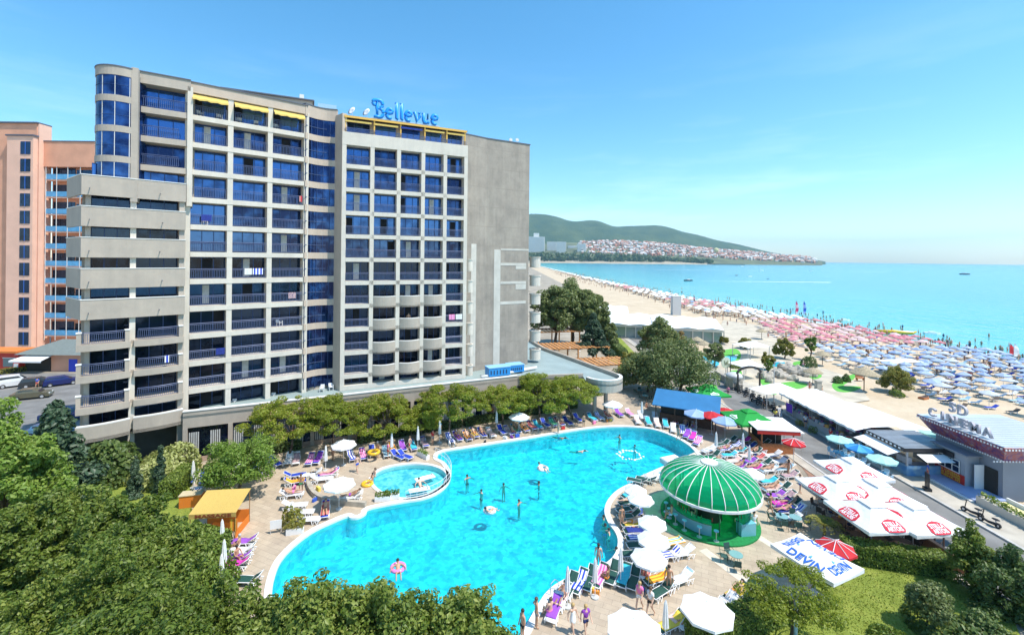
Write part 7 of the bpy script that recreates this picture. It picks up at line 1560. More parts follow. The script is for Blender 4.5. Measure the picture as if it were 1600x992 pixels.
# ------------------------------------------------------------------ mini golf park
FELT = mat('green_felt', (.12,.42,.06), .95, noise=.2, scale=2); PONDM = mat('pond_blue', (.03,.45,.58), .15, noise=.1, scale=.5); ROCK = mat('pale_rock', (.42,.38,.32), .9, noise=.35, scale=1.5, bump=.5)
def patch(px, z, name, m_): return struct(sheet_mesh([catmull(world_poly(px, z), 4, True)], z).build(name, m_))
struct(sheet_mesh([world_poly([(1085,590),(1130,500),(1200,510),(1240,560),(1330,590),(1360,625),(1260,640),(1180,612),(1120,580)], .0)], .012).build('mini_golf_ground', mat('pale_sandy_paving', (.52,.46,.36), .95, noise=.25, scale=.4, coord='World')))
for px in ([(1130,548),(1150,545),(1158,555),(1150,566),(1135,560)],[(1188,590),(1204,594),(1200,604),(1190,600)],[(1215,600),(1240,596),(1262,600),(1250,607),(1225,607)],[(1300,600),(1318,590),(1336,584),(1334,592),(1318,602),(1334,603),(1346,605),(1330,612),(1308,611)],[(1255,580),(1276,580),(1284,588),(1270,592)],[(1240,566),(1252,564),(1250,572),(1240,571)],[(1095,605),(1115,600),(1120,608)],[(1140,580),(1156,578),(1158,585)],[(1195,612),(1215,611),(1210,617)]): patch(px, .02, 'mini_golf_green', FELT)
for px in ([(1094,560),(1110,556),(1124,568),(1112,572)],[(1128,558),(1150,556),(1148,563),(1132,564)],[(1205,566),(1226,566),(1222,573),(1208,572)],[(1248,572),(1262,572),(1262,579),(1252,578)]): patch(px, .024, 'pond_water', PONDM)
for i, (px, py, s_) in enumerate(((1230,578,1.6),(1246,584,1.8),(1256,586,1.4),(1220,590,1.3),(1196,591,1.5),(1265,588,1.2),(1216,583,1.0),(1240,594,1.1),(1202,597,.9),(1140,572,.9))):
    t = thing('rock', 'pale boulder of the mini golf hills %s' % ('beside the upper pond','in the middle heap','at the heap end','above the long green','darkest near the arch','sea side of the heap','small under the arch tree','near the lower green','low by the dark arch','by the hotel side ponds')[i], 'rock', P(px, py)); rs = np.random.RandomState(i); mb = MB(); mb.blob((0,0,s_*.25), (s_,s_*.75,s_*.55), 12, 8)
    mb.v = [tuple(Vector(v)*(1+.18*math.sin(v[0]*4+i)+.12*math.sin(v[1]*5+i*2))) for v in mb.v]; mb.build('stone', ROCK, t)
ag = thing('arch_gate', 'black arched gate at the mini golf entrance', 'gate', P(1170,612), .25); mb = MB(); w_ = 2.1
for s in (-1,1): MB().box(s*w_-.1, s*w_+.1, -.1,.1,0,2.9).build('post', DARKM, ag)
mb.wall([(w_*math.cos(a_), 2.9+.9*math.sin(a_)) for a_ in [PI-PI*k/12 for k in range(13)]], -.08, .08, .35); mb.v = [(v[0], v[2], v[1]) for v in mb.v]; mb.build('arch', DARKM, ag)
sg = thing('round_sign', 'round pale emblem sign on a post near the gate', 'sign', P(1134,588), .3); MB().tube([(0,0,0),(0,0,1.6)], .07, 6).build('post', METAL, sg); MB().tube([(0,-.04,2.5),(0,.04,2.5)], 1.0, 22).build('disc', mat('pale_green_disc', (.5,.55,.42), .6), sg); MB().tube([(-.4,-.06,2.9),(-.2,-.06,2.1),(0,-.06,2.7),(.2,-.06,2.1),(.4,-.06,2.9)], .07, 6).build('emblem', mat('olive_print', (.25,.25,.1)), sg)
gw = thing('stone_gate_wall', 'low grey stone wall leading to the arch gate', 'wall', (0,0,0)); MB().wall([(P(1116,588).x,P(1116,588).y),(P(1138,601).x,P(1138,601).y),(P(1156,612).x,P(1156,612).y)], 0, 1.1, .5).build('stone', ROCK, gw)
gh = thing('entrance_hut', 'small stone hut with rounded pale roof by the arch gate', 'hut', P(1147,606), .2); MB().box(-.9,.9,-.9,.9,0,2.0).build('wall', ROCK, gh); MB().blob((0,0,2.0), (1.3,1.3,.6), 16, 8).build('roof', mat('pale_dome_roof', (.55,.55,.55), .4), gh, smooth=True)
def tent(px, py, w_, d_, h, label, m_=FW, rz=.3):
    t = thing('canopy_tent', label, 'tent', P(px, py), rz); MB().add([(-w_,-d_,h),(w_,-d_,h),(w_,d_,h),(-w_,d_,h),(-w_*.3,0,h+.9),(w_*.3,0,h+.9)], [(0,1,5,4),(2,3,4,5),(1,2,5),(3,0,4)]).build('canopy', m_, t)
    for x in (-w_,w_):
        for y in (-d_,d_): MB().box(x*.96-.05,x*.96+.05,y*.96-.05,y*.96+.05,0,h).build('pole', METAL, t)
    return t
tent(1164,590,2.2,2.0,2.4,'white canopy tent with grey curtains behind the arch'); tent(1173,558,3.0,2.2,2.6,'wide white tent over mini golf toys'); tent(1210,632,3.2,1.6,2.2,'low white flat tent before the first stall')
th = mat('thatch', (.40,.33,.22), .95, noise=.4, scale=5, bump=.6)
UT = None
for i, (px, py, lab) in enumerate(((1089,545,'thatched parasol by the park paths'),(1100,552,'second thatched parasol by the park paths'),(1270,600,'thatched parasol beside the mini golf greens'),(1350,610,'broad thatched shelter under the yellow green tree'),(1190,530,'lone thatched parasol on the sand behind the park'),(1285,570,'thatched parasol near the rounded bush'))):
    if UT is None:
        UT = thing('thatched_parasol', lab, 'parasol', P(px, py)); mb = MB(); mb.lathe([(1.5,2.0),(1.48,2.12),(.8,2.55),(.05,2.9),(.8,2.45),(1.5,2.0)], 16); mb.build('thatch_roof', th, UT); MB().tube([(0,0,0),(0,0,2.5)], .06, 6).build('pole', DWOOD, UT)
    else: dup(UT, P(px, py), i, lab, None, 1.35 if i == 3 else 1.0)
sc_ = thing('stone_pillar', 'pale square concrete pillar standing alone on the sand', 'pillar', P(1278,622)); MB().box(-.35,.35,-.35,.35,-.2,2.6).build('shaft', CONC, sc_); MB().box(-.42,.42,-.42,.42,2.602,2.75).build('cap', CONC, sc_)
wb = thing('wooden_crate_bench', 'orange wooden slatted bench by the mini golf green', 'bench', P(1344,594)); MB().box(-.7,.7,-.25,.25,.35,.45).build('seat', WOOD, wb); MB().box(-.7,.7,.2,.28,.5,.9).build('backrest', WOOD, wb)
for x in (-.6,.6): MB().box(x-.06,x+.06,-.2,.2,0,.35).build('leg', WOOD, wb)
bw = thing('beached_rowing_boat', 'small brown rowing boat with a stick on the bare sand', 'boat', P(1444,624,-.3), .4); MB().prism([(-.9,-.4),(.5,-.4),(1.1,0),(.5,.4),(-.9,.4)], 0, .4).build('hull', WOOD, bw); MB().prism([(-.8,-.32),(.45,-.32),(.95,0),(.45,.32),(-.8,.32)], .402, .43).build('inside', DWOOD, bw); MB().tube([(.2,0,.3),(1.1,.2,1.5)], .03, 5).build('oar', DWOOD, bw)
for i, (px, py, c, lab) in enumerate(((1265,612,'red','bather walking on the sand by the concrete pillar'),(1284,620,'navy','bather standing right of the concrete pillar'),(1477,612,'black','man in dark clothes alone on the open sand'),(1395,600,'blue','beach walker near the first pale blue umbrellas'),(1255,575,'pink','golfer beside the mini golf rocks'))):
    person(lab, P(px, py, -.1), R.uniform(-3,3), ('walk','stand')[i % 2], i % 3, (('trunks',c),('shirt','black')) if i == 2 else (('trunks',c),))
# the beach restaurant and what stands round it
def pavilion(px, py, w_, d_, label, rz, h=3.6):
    t = thing('beach_restaurant', label, 'restaurant', P(px, py), rz)
    MB().box(-w_,w_,-d_,d_,0,.3).build('floor', CONC, t); MB().box(-w_*.96,w_*.96,-d_*.9,d_*.9,.3,h).build('glass_wall', mat('pale_green_glass', (.25,.32,.32), .15, .2), t)
    n = 7
    for k in range(n+1):
        x = -w_+2*w_*k/n; MB().box(x-.12,x+.12,-d_-.05,-d_+.2,.3,h).build('column', WHITEW, t)
    for k in range(3):
        a_, c_ = -w_+2*w_*k/3, -w_+2*w_*(k+1)/3; MB().add([(a_+.05,-d_-.6,h+.05),(c_-.05,-d_-.6,h+.05),(c_-.05,d_,h+1.5),(a_+.05,d_,h+1.5),((a_+c_)/2,-d_-.6,h+.45),((a_+c_)/2,d_,h+1.9)], [(0,4,5,3),(4,1,2,5)]).build('fabric_roof', FW, t)
    MB().box(-w_,w_,-d_-.3,-d_-.15,h-.5,h+.04).build('fascia', WHITEW, t); return t
pavilion(1070,530,8.5,5.5,'white beach restaurant with fabric roof right of the round tree',-.25); pavilion(1000,524,9,6,'long white glazed beach restaurant left of the round tree',-.25); pavilion(952,505,6,5,'small white roofed pavilion beside the dark trees',-.2)
py_ = thing('advertising_pylon', 'tall pale grey square pylon on the beach', 'pylon', P(1056,492,-.2)); MB().box(-1.6,1.6,-1.2,1.2,-.3,7.2).build('shaft', mat('pylon_grey', (.5,.5,.5), .7), py_); MB().box(-1.65,1.65,-1.25,1.25,7.202,7.4).build('cap', COPE, py_)
# wooden pergolas on the slope behind the podium
PW_ = mat('pergola_wood', (.52,.24,.08), .7, noise=.2, scale=2)
def pergola(px, py, w_, d_, rz, label, zb=0.0):
    p = P(px, py, 2.7+zb); t = thing('pergola', label, 'pergola', (p.x,p.y,zb), rz)
    for x in (-w_,0,w_):
        for y in (-d_,d_): MB().box(x-.12,x+.12,y-.12,y+.12,-zb,2.6).build('post', PW_, t)
    for y in (-d_,d_): MB().box(-w_-.3,w_+.3,y-.08,y+.08,2.6,2.8).build('beam', PW_, t)
    for k in range(int(w_*2/.9)+1): x = -w_+k*.9; MB().box(x-.3,x+.3,-d_-.4,d_+.4,2.802,2.86).build('roof_board', PW_, t)
    return t
pergola(868,516,5,2.5,.25,'uppermost wooden pergola beside the round balconies',1.6); pergola(895,540,6.5,2.8,.25,'middle wooden pergola with tables beneath',.8); pergola(922,566,7,2.6,.25,'lowest wooden pergola next to the round terrace',.0)
DT2 = [P(890,548),P(905,553),P(920,560),P(875,541)]
for i, p in enumerate(DT2): dup(WT, p, 0, 'white table under the wooden pergolas, %s' % ('upper end','second','lower end','topmost')[i])
# ------------------------------------------------------------------ beach umbrellas, loungers, people
def beach_umb(name, m_, m2=None):
    mb = MB(); n = 8; r_ = 1.14
    mb.v = [(0,0,2.5)]+[(r_*math.cos(2*PI*k/n), r_*math.sin(2*PI*k/n), 2.05) for k in range(n)]+[(r_*math.cos(2*PI*k/n), r_*math.sin(2*PI*k/n), 1.9) for k in range(n)]
    for k in range(n): k2 = (k+1) % n; mb.f += [[0,1+k,1+k2],[1+k,1+n+k,1+n+k2,1+k2]]; mb.m += [k % 2, k % 2]
    mb.use(2).tube([(0,0,-.15),(0,0,2.55)], .03, 5); return mb.mesh(name, [m_, m2 or m_, WPLASTIC])
BU = dict(blue=[beach_umb('beach_umbrella', FLB, fabric('beach_blue_light', (.46,.57,.74))), beach_umb('beach_umbrella', fabric('beach_blue_deep', (.28,.40,.62)), FLB)], pink=[beach_umb('beach_umbrella', FP, fabric('beach_pink_light', (.70,.38,.41))), beach_umb('beach_umbrella', fabric('beach_pink_deep', (.62,.20,.27)), FP)])
BU['blue'].append(beach_umb('beach_umbrella', fabric('beach_faded_blue', (.58,.64,.72)))); BU['pink'].append(beach_umb('beach_umbrella', fabric('beach_faded_pink', (.74,.55,.55))))
WUM = beach_umb('beach_umbrella', FW)
def simple_bed(m_):
    mb = MB(); mb.add([(-.3,-.95,.34),(.3,-.95,.34),(.3,.35,.34),(-.3,.35,.34),(-.3,.9,.7),(.3,.9,.7)], [(0,1,2,3),(3,2,5,4)])
    for x in (-.27,.27):
        for y in (-.7,.3): mb.use(1).box(x-.03,x+.03,y-.03,y+.03,-.05,.33)
        mb.use(1).box(x-.03,x+.03,-.95,.35,.29,.33)
    return mb.mesh('beach_lounger', [m_, WPLASTIC])
BBED = [simple_bed(SLING['blue']), simple_bed(mat('brown_sling', (.12,.09,.07), .8)), simple_bed(SLING['lightblue']), simple_bed(SLING['white'])]
def item(me, name, loc, rz, label, cat, group, s=1.0):
    o = link(name, me, None, loc, rz); o.scale = (s,s,s)
    if name == 'beach_umbrella': o.rotation_euler.x = rs.normal()*.07; o.rotation_euler.y = rs.normal()*.07; k = 1+.08*rs.normal(); o.scale = (k,k,1)
    return tag(o, label, cat, group)
nb_, npk, beds = 0, 0, 0
rs = np.random.RandomState(11)
def bed_at(x, y, z, lab):
    global beds
    if beds >= 300: return
    beds += 1; item(BBED[rs.choice([0,1,1,2,3])], 'beach_lounger', (x, y, z), rs.normal()*.15-PI/2, lab, 'beach lounger', 'loungers under the beach umbrellas')
Y = 62.5
while Y < 107:
    x = 67.5+max(0, (66-Y))*1.3+max(0, Y-95)*.3+rs.uniform(0,.8)
    while x < shore(Y)-5:
        xx, yy = x+rs.normal()*.4, Y+rs.normal()*.3; x += 3.5
        if rs.rand() < .06: continue
        z = beach_z(xx, yy); nb_ += 1
        item(BU['blue'][rs.choice([0,0,0,1,1,2])], 'beach_umbrella', (xx, yy, z), rs.rand(), 'pale blue umbrella in the blue block of the beach', 'beach umbrella', 'pale blue beach umbrellas')
        for d_ in (-1.15, 1.15):
            if Y < 92 or d_ < 0: bed_at(xx-.9, yy+d_, z, 'lounger under a pale blue beach umbrella')
    Y += 3.75
Y = 111.0
while Y < 168 and nb_+npk < 300:
    x = 70+(Y-109)*.28
    while x < shore(Y)-6 and nb_+npk < 300:
        xx, yy = x+rs.normal()*.3, Y+rs.normal()*.3; x += 3.5
        if rs.rand() < .06: continue
        z = beach_z(xx, yy); npk += 1; q_ = rs.choice([0,0,1,1,2])
        item(BU['pink'][q_] if Y < 152 else WUM, 'beach_umbrella', (xx, yy, z), rs.rand(), 'pink umbrella in the pink block of the beach' if Y < 152 else 'white umbrella in the first white rows behind the pink block', 'beach umbrella', 'pink beach umbrellas' if Y < 152 else 'white beach umbrellas')
        bed_at(xx-.9, yy-1.15, z, 'lounger under a pink beach umbrella')
    Y += 4.0
Y_WHITE = Y
# farther rows: one mass of mostly white umbrellas and their shaded beds
mb = MB(); n = 8; cols = 0
Y = Y_WHITE
while Y < 1150:
    x = 74+(Y-154)*.05 if Y < 260 else 77+rs.uniform(-2,4)
    while x < shore(Y)-6:
        if rs.rand() < .8:
            xx, yy = x+rs.normal()*.5, Y+rs.normal()*.5; z = beach_z(xx, yy); k0 = len(mb.v); r_ = 1.3
            kk_ = 1 if (190 < Y < 230 or 300 < Y < 340) and rs.rand() < .75 else (2 if rs.rand() < .07 else 0)
            mb.v += [(xx,yy,z+2.5)]+[(xx+r_*math.cos(2*PI*k/n), yy+r_*math.sin(2*PI*k/n), z+1.95) for k in range(n)]
            for k in range(n): mb.f.append([k0, k0+1+k, k0+1+(k+1) % n]); mb.m.append(kk_)
            mb.use(3).box(xx-.04,xx+.04,yy-.04,yy+.04,z-.1,z+2.4); mb.use(4).box(xx-.9,xx+.9,yy-1.1,yy-.5,z+.2,z+.4)
        x += 3.9
    Y += 4.4 if Y < 420 else 6
struct(mb.build('distant_beach_umbrellas', [FW, FP, FB, WPLASTIC, BBED[1].materials[0]]), 'stuff')
# bathers in the sea and on the sand: simple copies, too far to show parts
SEAP = []
for c, sk in ((0,0),(1,1),(2,2)):
    me = POSE['stand']['body'].copy(); me.materials.clear(); me.materials.append(SKIN[sk]); me.materials.append(CL[('navy','red','black')[c]])
    for p_ in me.polygons:
        if .78 < p_.center.z < 1.05 and abs(p_.center.x) < .2: p_.material_index = 1
    SEAP.append(me)
for k in range(110):
    Y = 55+ (k/110)**1.4*190; x = shore(Y)+abs(rs.normal())*9+1
    item(SEAP[k % 3], 'person', (x, Y, SEA-rs.uniform(.2,.95)), rs.rand()*6, 'bather standing in the shallow sea off the umbrellas', 'person', 'bathers in the sea')
for k in range(80):
    Y = 60+rs.rand()**1.3*150; x = shore(Y)-rs.uniform(.5,5) if k % 2 else rs.uniform(68, shore(Y)-4); z = beach_z(x, Y)
    item(SEAP[(k+1) % 3], 'person', (x, Y, z), rs.rand()*6, ('beach goer walking along the wet sand','beach goer standing between the beach umbrellas')[(k+1) % 2], 'person', ('walkers on the wet sand','beach goers between the umbrellas')[(k+1) % 2])
# the crowd farther along the sand and in the shallows, one mass
mb = MB(); bodies = {}
for k in range(1100):
    Y = 85+rs.rand()**1.6*620; q_ = rs.rand()
    x = shore(Y)+abs(rs.normal())*10+.5 if q_ < .4 else (shore(Y)-rs.uniform(0,6) if q_ < .6 else rs.uniform(max(60, 78-(Y-85)*.05), shore(Y)-4))
    z = (SEA-rs.uniform(.3,.9)) if q_ < .4 else beach_z(x, Y); s_ = rs.uniform(.85,1.1); mb.use(int(rs.choice([0,0,1,2,3]))) 
    T = Matrix.Translation((x, Y, z)) @ Matrix.Rotation(rs.rand()*6, 4, 'Z') @ Matrix.Scale(s_, 4)
    for sx in (-.1,.1): mb.tube([T @ Vector((sx,0,0)), T @ Vector((sx*.9,0,.85))], [.06,.09], 5)
    mb.tube([T @ Vector((0,0,.8)), T @ Vector((0,0,1.1)), T @ Vector((0,0,1.4)), T @ Vector((0,0,1.48))], [.16,.14,.2,.07], 6); mb.blob((0,0,1.6), (.1,.11,.13), 6, 4, T)
    for sx in (-1,1): mb.tube([T @ Vector((sx*.2,0,1.4)), T @ Vector((sx*.28,-.05,.85))], [.05,.035], 4)
struct(mb.build('beach_crowd', [SKIN[0], SKIN[1], SKIN[2], CL['navy']], smooth=True), 'stuff')
for i, (x, y, c, lab) in enumerate(((37.3,56.6,'white','shopper in white at the second stall counter'),(37.2,52.0,'red','shopper in red by the crowded third stall'),(37.0,50.4,'blue','shopper in blue at the end of the stalls'),(36.2,64.0,'black','passer-by in black beside the rental scooters'),(33.5,69,'pink','walker in pink far up the sea road'),(34.6,58.5,'yellow','walker in yellow on the sea road'))):
    person(lab, (x, y, 0), R.uniform(-3,3), ('stand','walk')[i % 2], i % 3, (('shirt', c), ('trunks','navy')), ('hair', ('dark','brown')[i % 2]))
def beach_flag(px, py, m_, label, h=6.5):
    t = thing('beach_flag', label, 'flag', P(px, py, -.4)); MB().tube([(0,0,0),(0,0,h*.85),(.3,0,h)], .05, 6).build('pole', METAL, t); mb = MB(); n = 8
    for k in range(n+1): z = 1.6+(h-1.7)*k/n; w_ = 1.1*math.sin(PI*(.18+.75*k/n)); mb.v += [(.06,.0,z),(.06+w_*.6,.08*math.sin(k),z),(.06+w_,0,z)]
    for k in range(n): 
        for q in (0,1): mb.f.append([k*3+q,k*3+q+1,k*3+q+4,k*3+q+3]); mb.m.append(0)
    mb.build('banner', m_, t)
beach_flag(1243,497,stripes('red_white_banner', ((.6,.05,.15),(.7,.5,.55)), .4, 'Z'),'red and white feather banner at the water edge'); beach_flag(1255,497,stripes('blue_white_banner', ((.03,.1,.5),(.3,.4,.7)), .4, 'Z'),'blue feather banner beside the red one'); beach_flag(1577,567,mat('red_banner_cloth', (.65,.04,.05), .8),'red feather banner by the wet sand',4.2); beach_flag(1584,569,FW,'white feather banner beside the red one on wet sand',4.4)
t = thing('beach_canopy', 'flat white canopy among the near pale blue umbrellas', 'canopy', P(1405,582,-.3), .2); MB().box(-4,4,-1.4,1.4,2.2,2.28).build('sheet', FW, t)
for x in (-3.8,0,3.8): MB().tube([(x,-1.3,-.3),(x,-1.3,2.2)], .04, 5).build('pole', METAL, t)
t = thing('banana_boat', 'long yellow inflatable boat drawn up at the water edge', 'inflatable boat', P(1398,521,-.6), -.3); MB().tube([(-5,0,.4),(0,0,.5),(4.5,0,.4),(5.5,0,.9)], [.5,.6,.5,.15], 10).build('tube', YV, t, smooth=True); MB().tube([(-4,.9,.2),(4,.9,.2)], .3, 8).build('side_float', YV, t, smooth=True)
# ------------------------------------------------------------------ lawn, trees and hedges
m, nt, b = nodes('mown_grass'); N, Lk = nt.nodes, nt.links
g = N.new('ShaderNodeNewGeometry'); n1 = N.new('ShaderNodeTexNoise'); n1.inputs['Scale'].default_value = .8; n1.inputs['Detail'].default_value = 12; n1.inputs['Roughness'].default_value = .75; r = N.new('ShaderNodeValToRGB'); e = r.color_ramp.elements
e[0].position = .35; e[0].color = (.17,.22,.025,1); e[1].position = .68; e[1].color = (.33,.36,.065,1); k = e.new(.52); k.color = (.24,.30,.04,1)
n2 = N.new('ShaderNodeTexNoise'); n2.inputs['Scale'].default_value = 45; n2.inputs['Detail'].default_value = 2; bp = N.new('ShaderNodeBump'); bp.inputs['Strength'].default_value = .9; bp.inputs['Distance'].default_value = .06
Lk.new(g.outputs['Position'], n1.inputs['Vector']); Lk.new(n1.outputs['Fac'], r.inputs['Fac']); Lk.new(r.outputs['Color'], b.inputs['Base Color']); Lk.new(g.outputs['Position'], n2.inputs['Vector']); Lk.new(n2.outputs['Fac'], bp.inputs['Height']); Lk.new(bp.outputs[0], b.inputs['Normal']); b.inputs['Roughness'].default_value = .9
GRASS_M = m
def lawn(px, z, seed, n):
    poly = world_poly(px); struct(sheet_mesh([poly], z).build('lawn', GRASS_M))
    xs = [p[0] for p in poly]; ys_ = [p[1] for p in poly]; rs = np.random.RandomState(seed); C = []
    def inside(x, y):
        c = False
        for i in range(len(poly)):
            (x1_, y1_), (x2_, y2_) = poly[i], poly[i-1]
            if (y1_ > y) != (y2_ > y) and x < (x2_-x1_)*(y-y1_)/(y2_-y1_)+x1_: c = not c
        return c
    while len(C) < n:
        x, y = rs.uniform(min(xs), max(xs)), rs.uniform(min(ys_), max(ys_))
        if inside(x, y): C.append((x, y, z+.03))
    C = np.array(C); return struct(link('grass', leaf_cloud('grass', C, unit(n, rs)*np.array([1,1,.6]), .06, leaf_mat('grass_blades', (.18,.24,.03), (.26,.32,.045), (.36,.39,.08), .35), 1.3, seed=seed)), 'stuff')
lawn([(1090,1010),(1205,962),(1240,938),(1300,893),(1330,870),(1480,900),(1580,960),(1640,1100),(1000,1100)], .02, 3, 16000)
lawn([(932,520),(960,518),(1000,560),(985,585),(950,560)], .02, 4, 3000)
lawn([(-60,1100),(-60,700),(300,700),(300,800),(345,850),(350,920),(380,1100)], .015, 5, 4000)
hedge('hedge', 'long clipped green hedge between the lawn and the beer terrace', [P(1318,872),P(1400,886),P(1478,897)], 1.2, 1.3, leaf=.085, dens=420, seed=1)
hedge('hedge', 'dark clipped hedge along the bottom loungers', [P(1085,1012),P(1155,988),P(1222,955)], 1.5, 1.1, leaf=.085, dens=420, seed=2)
hedge('hedge', 'sunlit clipped hedge beside the massage counter', [P(262,782),P(296,748)], 1.3, 1.5, leaf=.1, dens=300, seed=4)
hedge('hedge', 'shaggy hedge in front of the yellow massage tent', [P(288,858),P(345,872)], 1.6, 1.5, leaf=.12, dens=260, seed=7)
hedge('hedge', 'low dark hedge along the restaurant lawn', [P(945,530),P(975,560)], 1.6, 1.6, 'dark', .22, 60, 8)
for i, (a, c) in enumerate((((398,712),(470,700)),((560,692),(640,678)),((645,677),(720,666)),((725,665),(800,652)),((805,651),(900,636)))):
    hedge('hedge', 'dark low hedge behind the far pool loungers, %s' % ('under the leftmost tree','before the first curtains','in the middle of the podium','under the dense trees','at the terrace end')[i], [P(*a), P(*c)], .9, .8, 'dark', .13, 130, 20+i)
# feathery poolside trees in front of the podium
for i, (px, pt, py, w_, lab) in enumerate(((450,622,722,62,'feathery tree with pink tinge leftmost before the podium'),(520,622,712,56,'bright yellow green feathery tree beside the pink tinged one'),(600,612,700,52,'feathery tree with rusty blossom before the curtains'),(705,603,688,58,'broad feathery tree over the second group of curtains'),(790,592,672,52,'feathery tree under the blue cooling units'),(850,588,664,52,'dense feathery tree beside the last podium window'),(900,583,658,44,'feathery tree next to the round terrace'),(660,628,692,30,'small feathery tree between two larger ones'))):
    b_ = P(px, py); _, q = ray(px, pt); h = H-q*b_.y; h *= (1.0,1.06,.93,1.02,.9,1.05,.95,.9)[i]; rx = w_/F*b_.y*(1.02,.9,1.0,.95,.92,1.0,.95,.95)[i]; b_ = b_+Vector((-.3,.7,0))
    tree('feathery_tree', lab, b_, h, rx, h*(.36+.04*(i % 3)), 'mimosa', .115, 210, int(56*(rx/3)**1.3)+20, .6, .13, 'flat', 30+i, group='feathery trees along the podium', bloom=('blossom', .05 if i in (0,2,3) else .015, .9), fork=.5)
b_ = P(372,775); tree('feathery_tree', 'spreading light green tree shading the massage tent', b_, 5.3, 3.5, 2.1, 'bright', .13, 210, 74, .66, .14, 'oval', 51, fork=.5)
b_ = P(1236,1000); tree('feathery_tree', 'drooping feathery tree on the lawn beside the DEVIN umbrella', b_, 3.6, 2.75, .85, 'mimosa', .085, 230, 46, .44, .1, 'flat', 53, fork=.6)
# near trees along the lower edge
for i, (px, pt, Y, rx, kind, sp, lab) in enumerate(((335,919,17.0,2.2,'maple',2,'leafy maple before the near left loungers'),(405,919,15.5,1.7,'maple',3,'slim maple at the left corner of the pool'),(490,899,14.6,1.35,'maple',4,'upright maple with several leading shoots'),(570,902,14.4,1.5,'maple',4,'tallest upright maple before the pool'),(640,919,14.0,1.35,'maple',3,'maple with notched top before the pink ring'),(712,909,14.0,1.4,'maple',4,'upright maple right of the pink ring'),(770,972,13.6,.9,'maple',3,'rightmost low maple at the pool edge'),
        (238,800,21.0,2.4,'maple',1,'rounded maple under the massage counter'),(190,767,22.5,2.8,'maple',1,'maple beneath the variegated bush'),(95,757,23,3.4,'maple',0,'broad maple below the cedar'),(20,762,22,3.0,'maple',0,'maple at the left edge below the bright tree'),(60,877,17,2.9,'maple',1,'large maple low at the left edge'),(170,862,17,2.9,'maple',1,'large maple in the middle of the near left mass'),(262,882,16,2.4,'maple',1,'maple between the near left mass and the loungers'),(225,944,13.5,2.2,'maple',1,'near maple at the bottom left'),(90,964,13.0,2.3,'maple',1,'nearest maple in the bottom left corner'),(345,979,12.8,1.7,'maple',2,'near maple under the slim corner maple'))):
    p = at(px, pt, Y); h = p.z; tree('maple_tree', lab, (p.x, Y, 0), h, rx, min(h*.46, rx*1.75), kind, .12 if Y > 18 else .092, 175, int(98*rx), .40, .16, 'oval', 60+i, group='maples in the near garden', spikes=sp*2)
p = at(14,632,29); tree('broadleaf_tree', 'bright light green tree at the left edge by the car park', (p.x,29,0), p.z, 2.7, 4.4, 'bright', .16, 240, 100, .62, .2, 'oval', 91)
p = at(88,622,34); tree('cedar_tree', 'dark spreading cedar beside the left wing', (p.x,34,0), p.z, 3.2, p.z*.42, 'conifer', .28, 70, 90, .7, .2, 'cone', 92)
b_ = P(168,752); shrub('magnolia_bush', 'glossy dark magnolia bush under the left wing', b_, 2.1, 4.1, 'dark', .24, 3400, 5, 'bush'); b_ = P(258,745); shrub('variegated_bush', 'rounded cream and green bush under the left wing', b_, 2.6, 2.7, 'varieg', .2, 5200, 6, 'bush')
for px, py, h, lab in ((250,770,4.2,'slim dark cypress before the variegated bush'),(212,775,3.6,'slim cypress before the magnolia bush')):
    b_ = P(px, py); tree('cypress_tree', lab, b_, h, .55, h*.5, 'conifer', .12, 90, 60, .28, .07, 'cone', int(px))
# right hand trees and shrubs
p = at(1520,812,28.5); tree('slender_tree', 'slim light tree with a leading shoot beside the sea road', (p.x,28.5,0), p.z, 1.1, 2.6, 'maple', .12, 130, 70, .38, .08, 'oval', 101, spikes=2)
p = at(1578,838,27); tree('broadleaf_tree', 'dark leafy tree at the right edge', (p.x,27,0), p.z, 2.0, 3.0, 'dark', .13, 150, 110, .45, .1, 'oval', 102); p = at(1545,950,24.5); tree('broadleaf_tree', 'low dark tree in the right bottom corner', (p.x,24.5,0), p.z*.8, 1.1, 1.0, 'dark', .11, 150, 50, .5, .1, 'oval', 103)
b_ = P(1450,985); tree('small_tree', 'small round dark leaved tree on the lawn', b_, 2.9, 1.1, .95, 'olive', .10, 130, 46, .36, .07, 'oval', 104)
b_ = P(1500,1010); shrub('dark_shrub', 'dense dark shrub bed at the bottom right', b_, 2.4, 1.2, 'dark', .14, 3000, 8)
b_ = P(1400,1010); shrub('green_shrub', 'low green shrub beneath the small dark tree', b_, 1.2, .6, 'hedge', .1, 1600, 9)
pm = thing('young_palm', 'young arching palm at the beer terrace corner', 'palm', P(1288,840)); mb = MB(); rs = np.random.RandomState(3); Cc = []; Nn = []
for k in range(11):
    a_ = 2*PI*k/11; 
    for q in range(26): t_ = q/26; r_ = 1.3*t_; z = 1.0+1.2*t_-1.3*t_*t_; s_ = (q % 2)*2-1; Cc.append((r_*math.cos(a_)-s_*.12*math.sin(a_), r_*math.sin(a_)+s_*.12*math.cos(a_), z)); Nn.append((-.3*math.cos(a_), -.3*math.sin(a_), 1))
link('fronds', leaf_cloud('fronds', np.array(Cc), np.array(Nn), .17, LEAF['yellow'], 1.8, 3), pm); MB().tube([(0,0,0),(0,0,1.05)], [.12,.09], 8).build('trunk', BARK, pm)
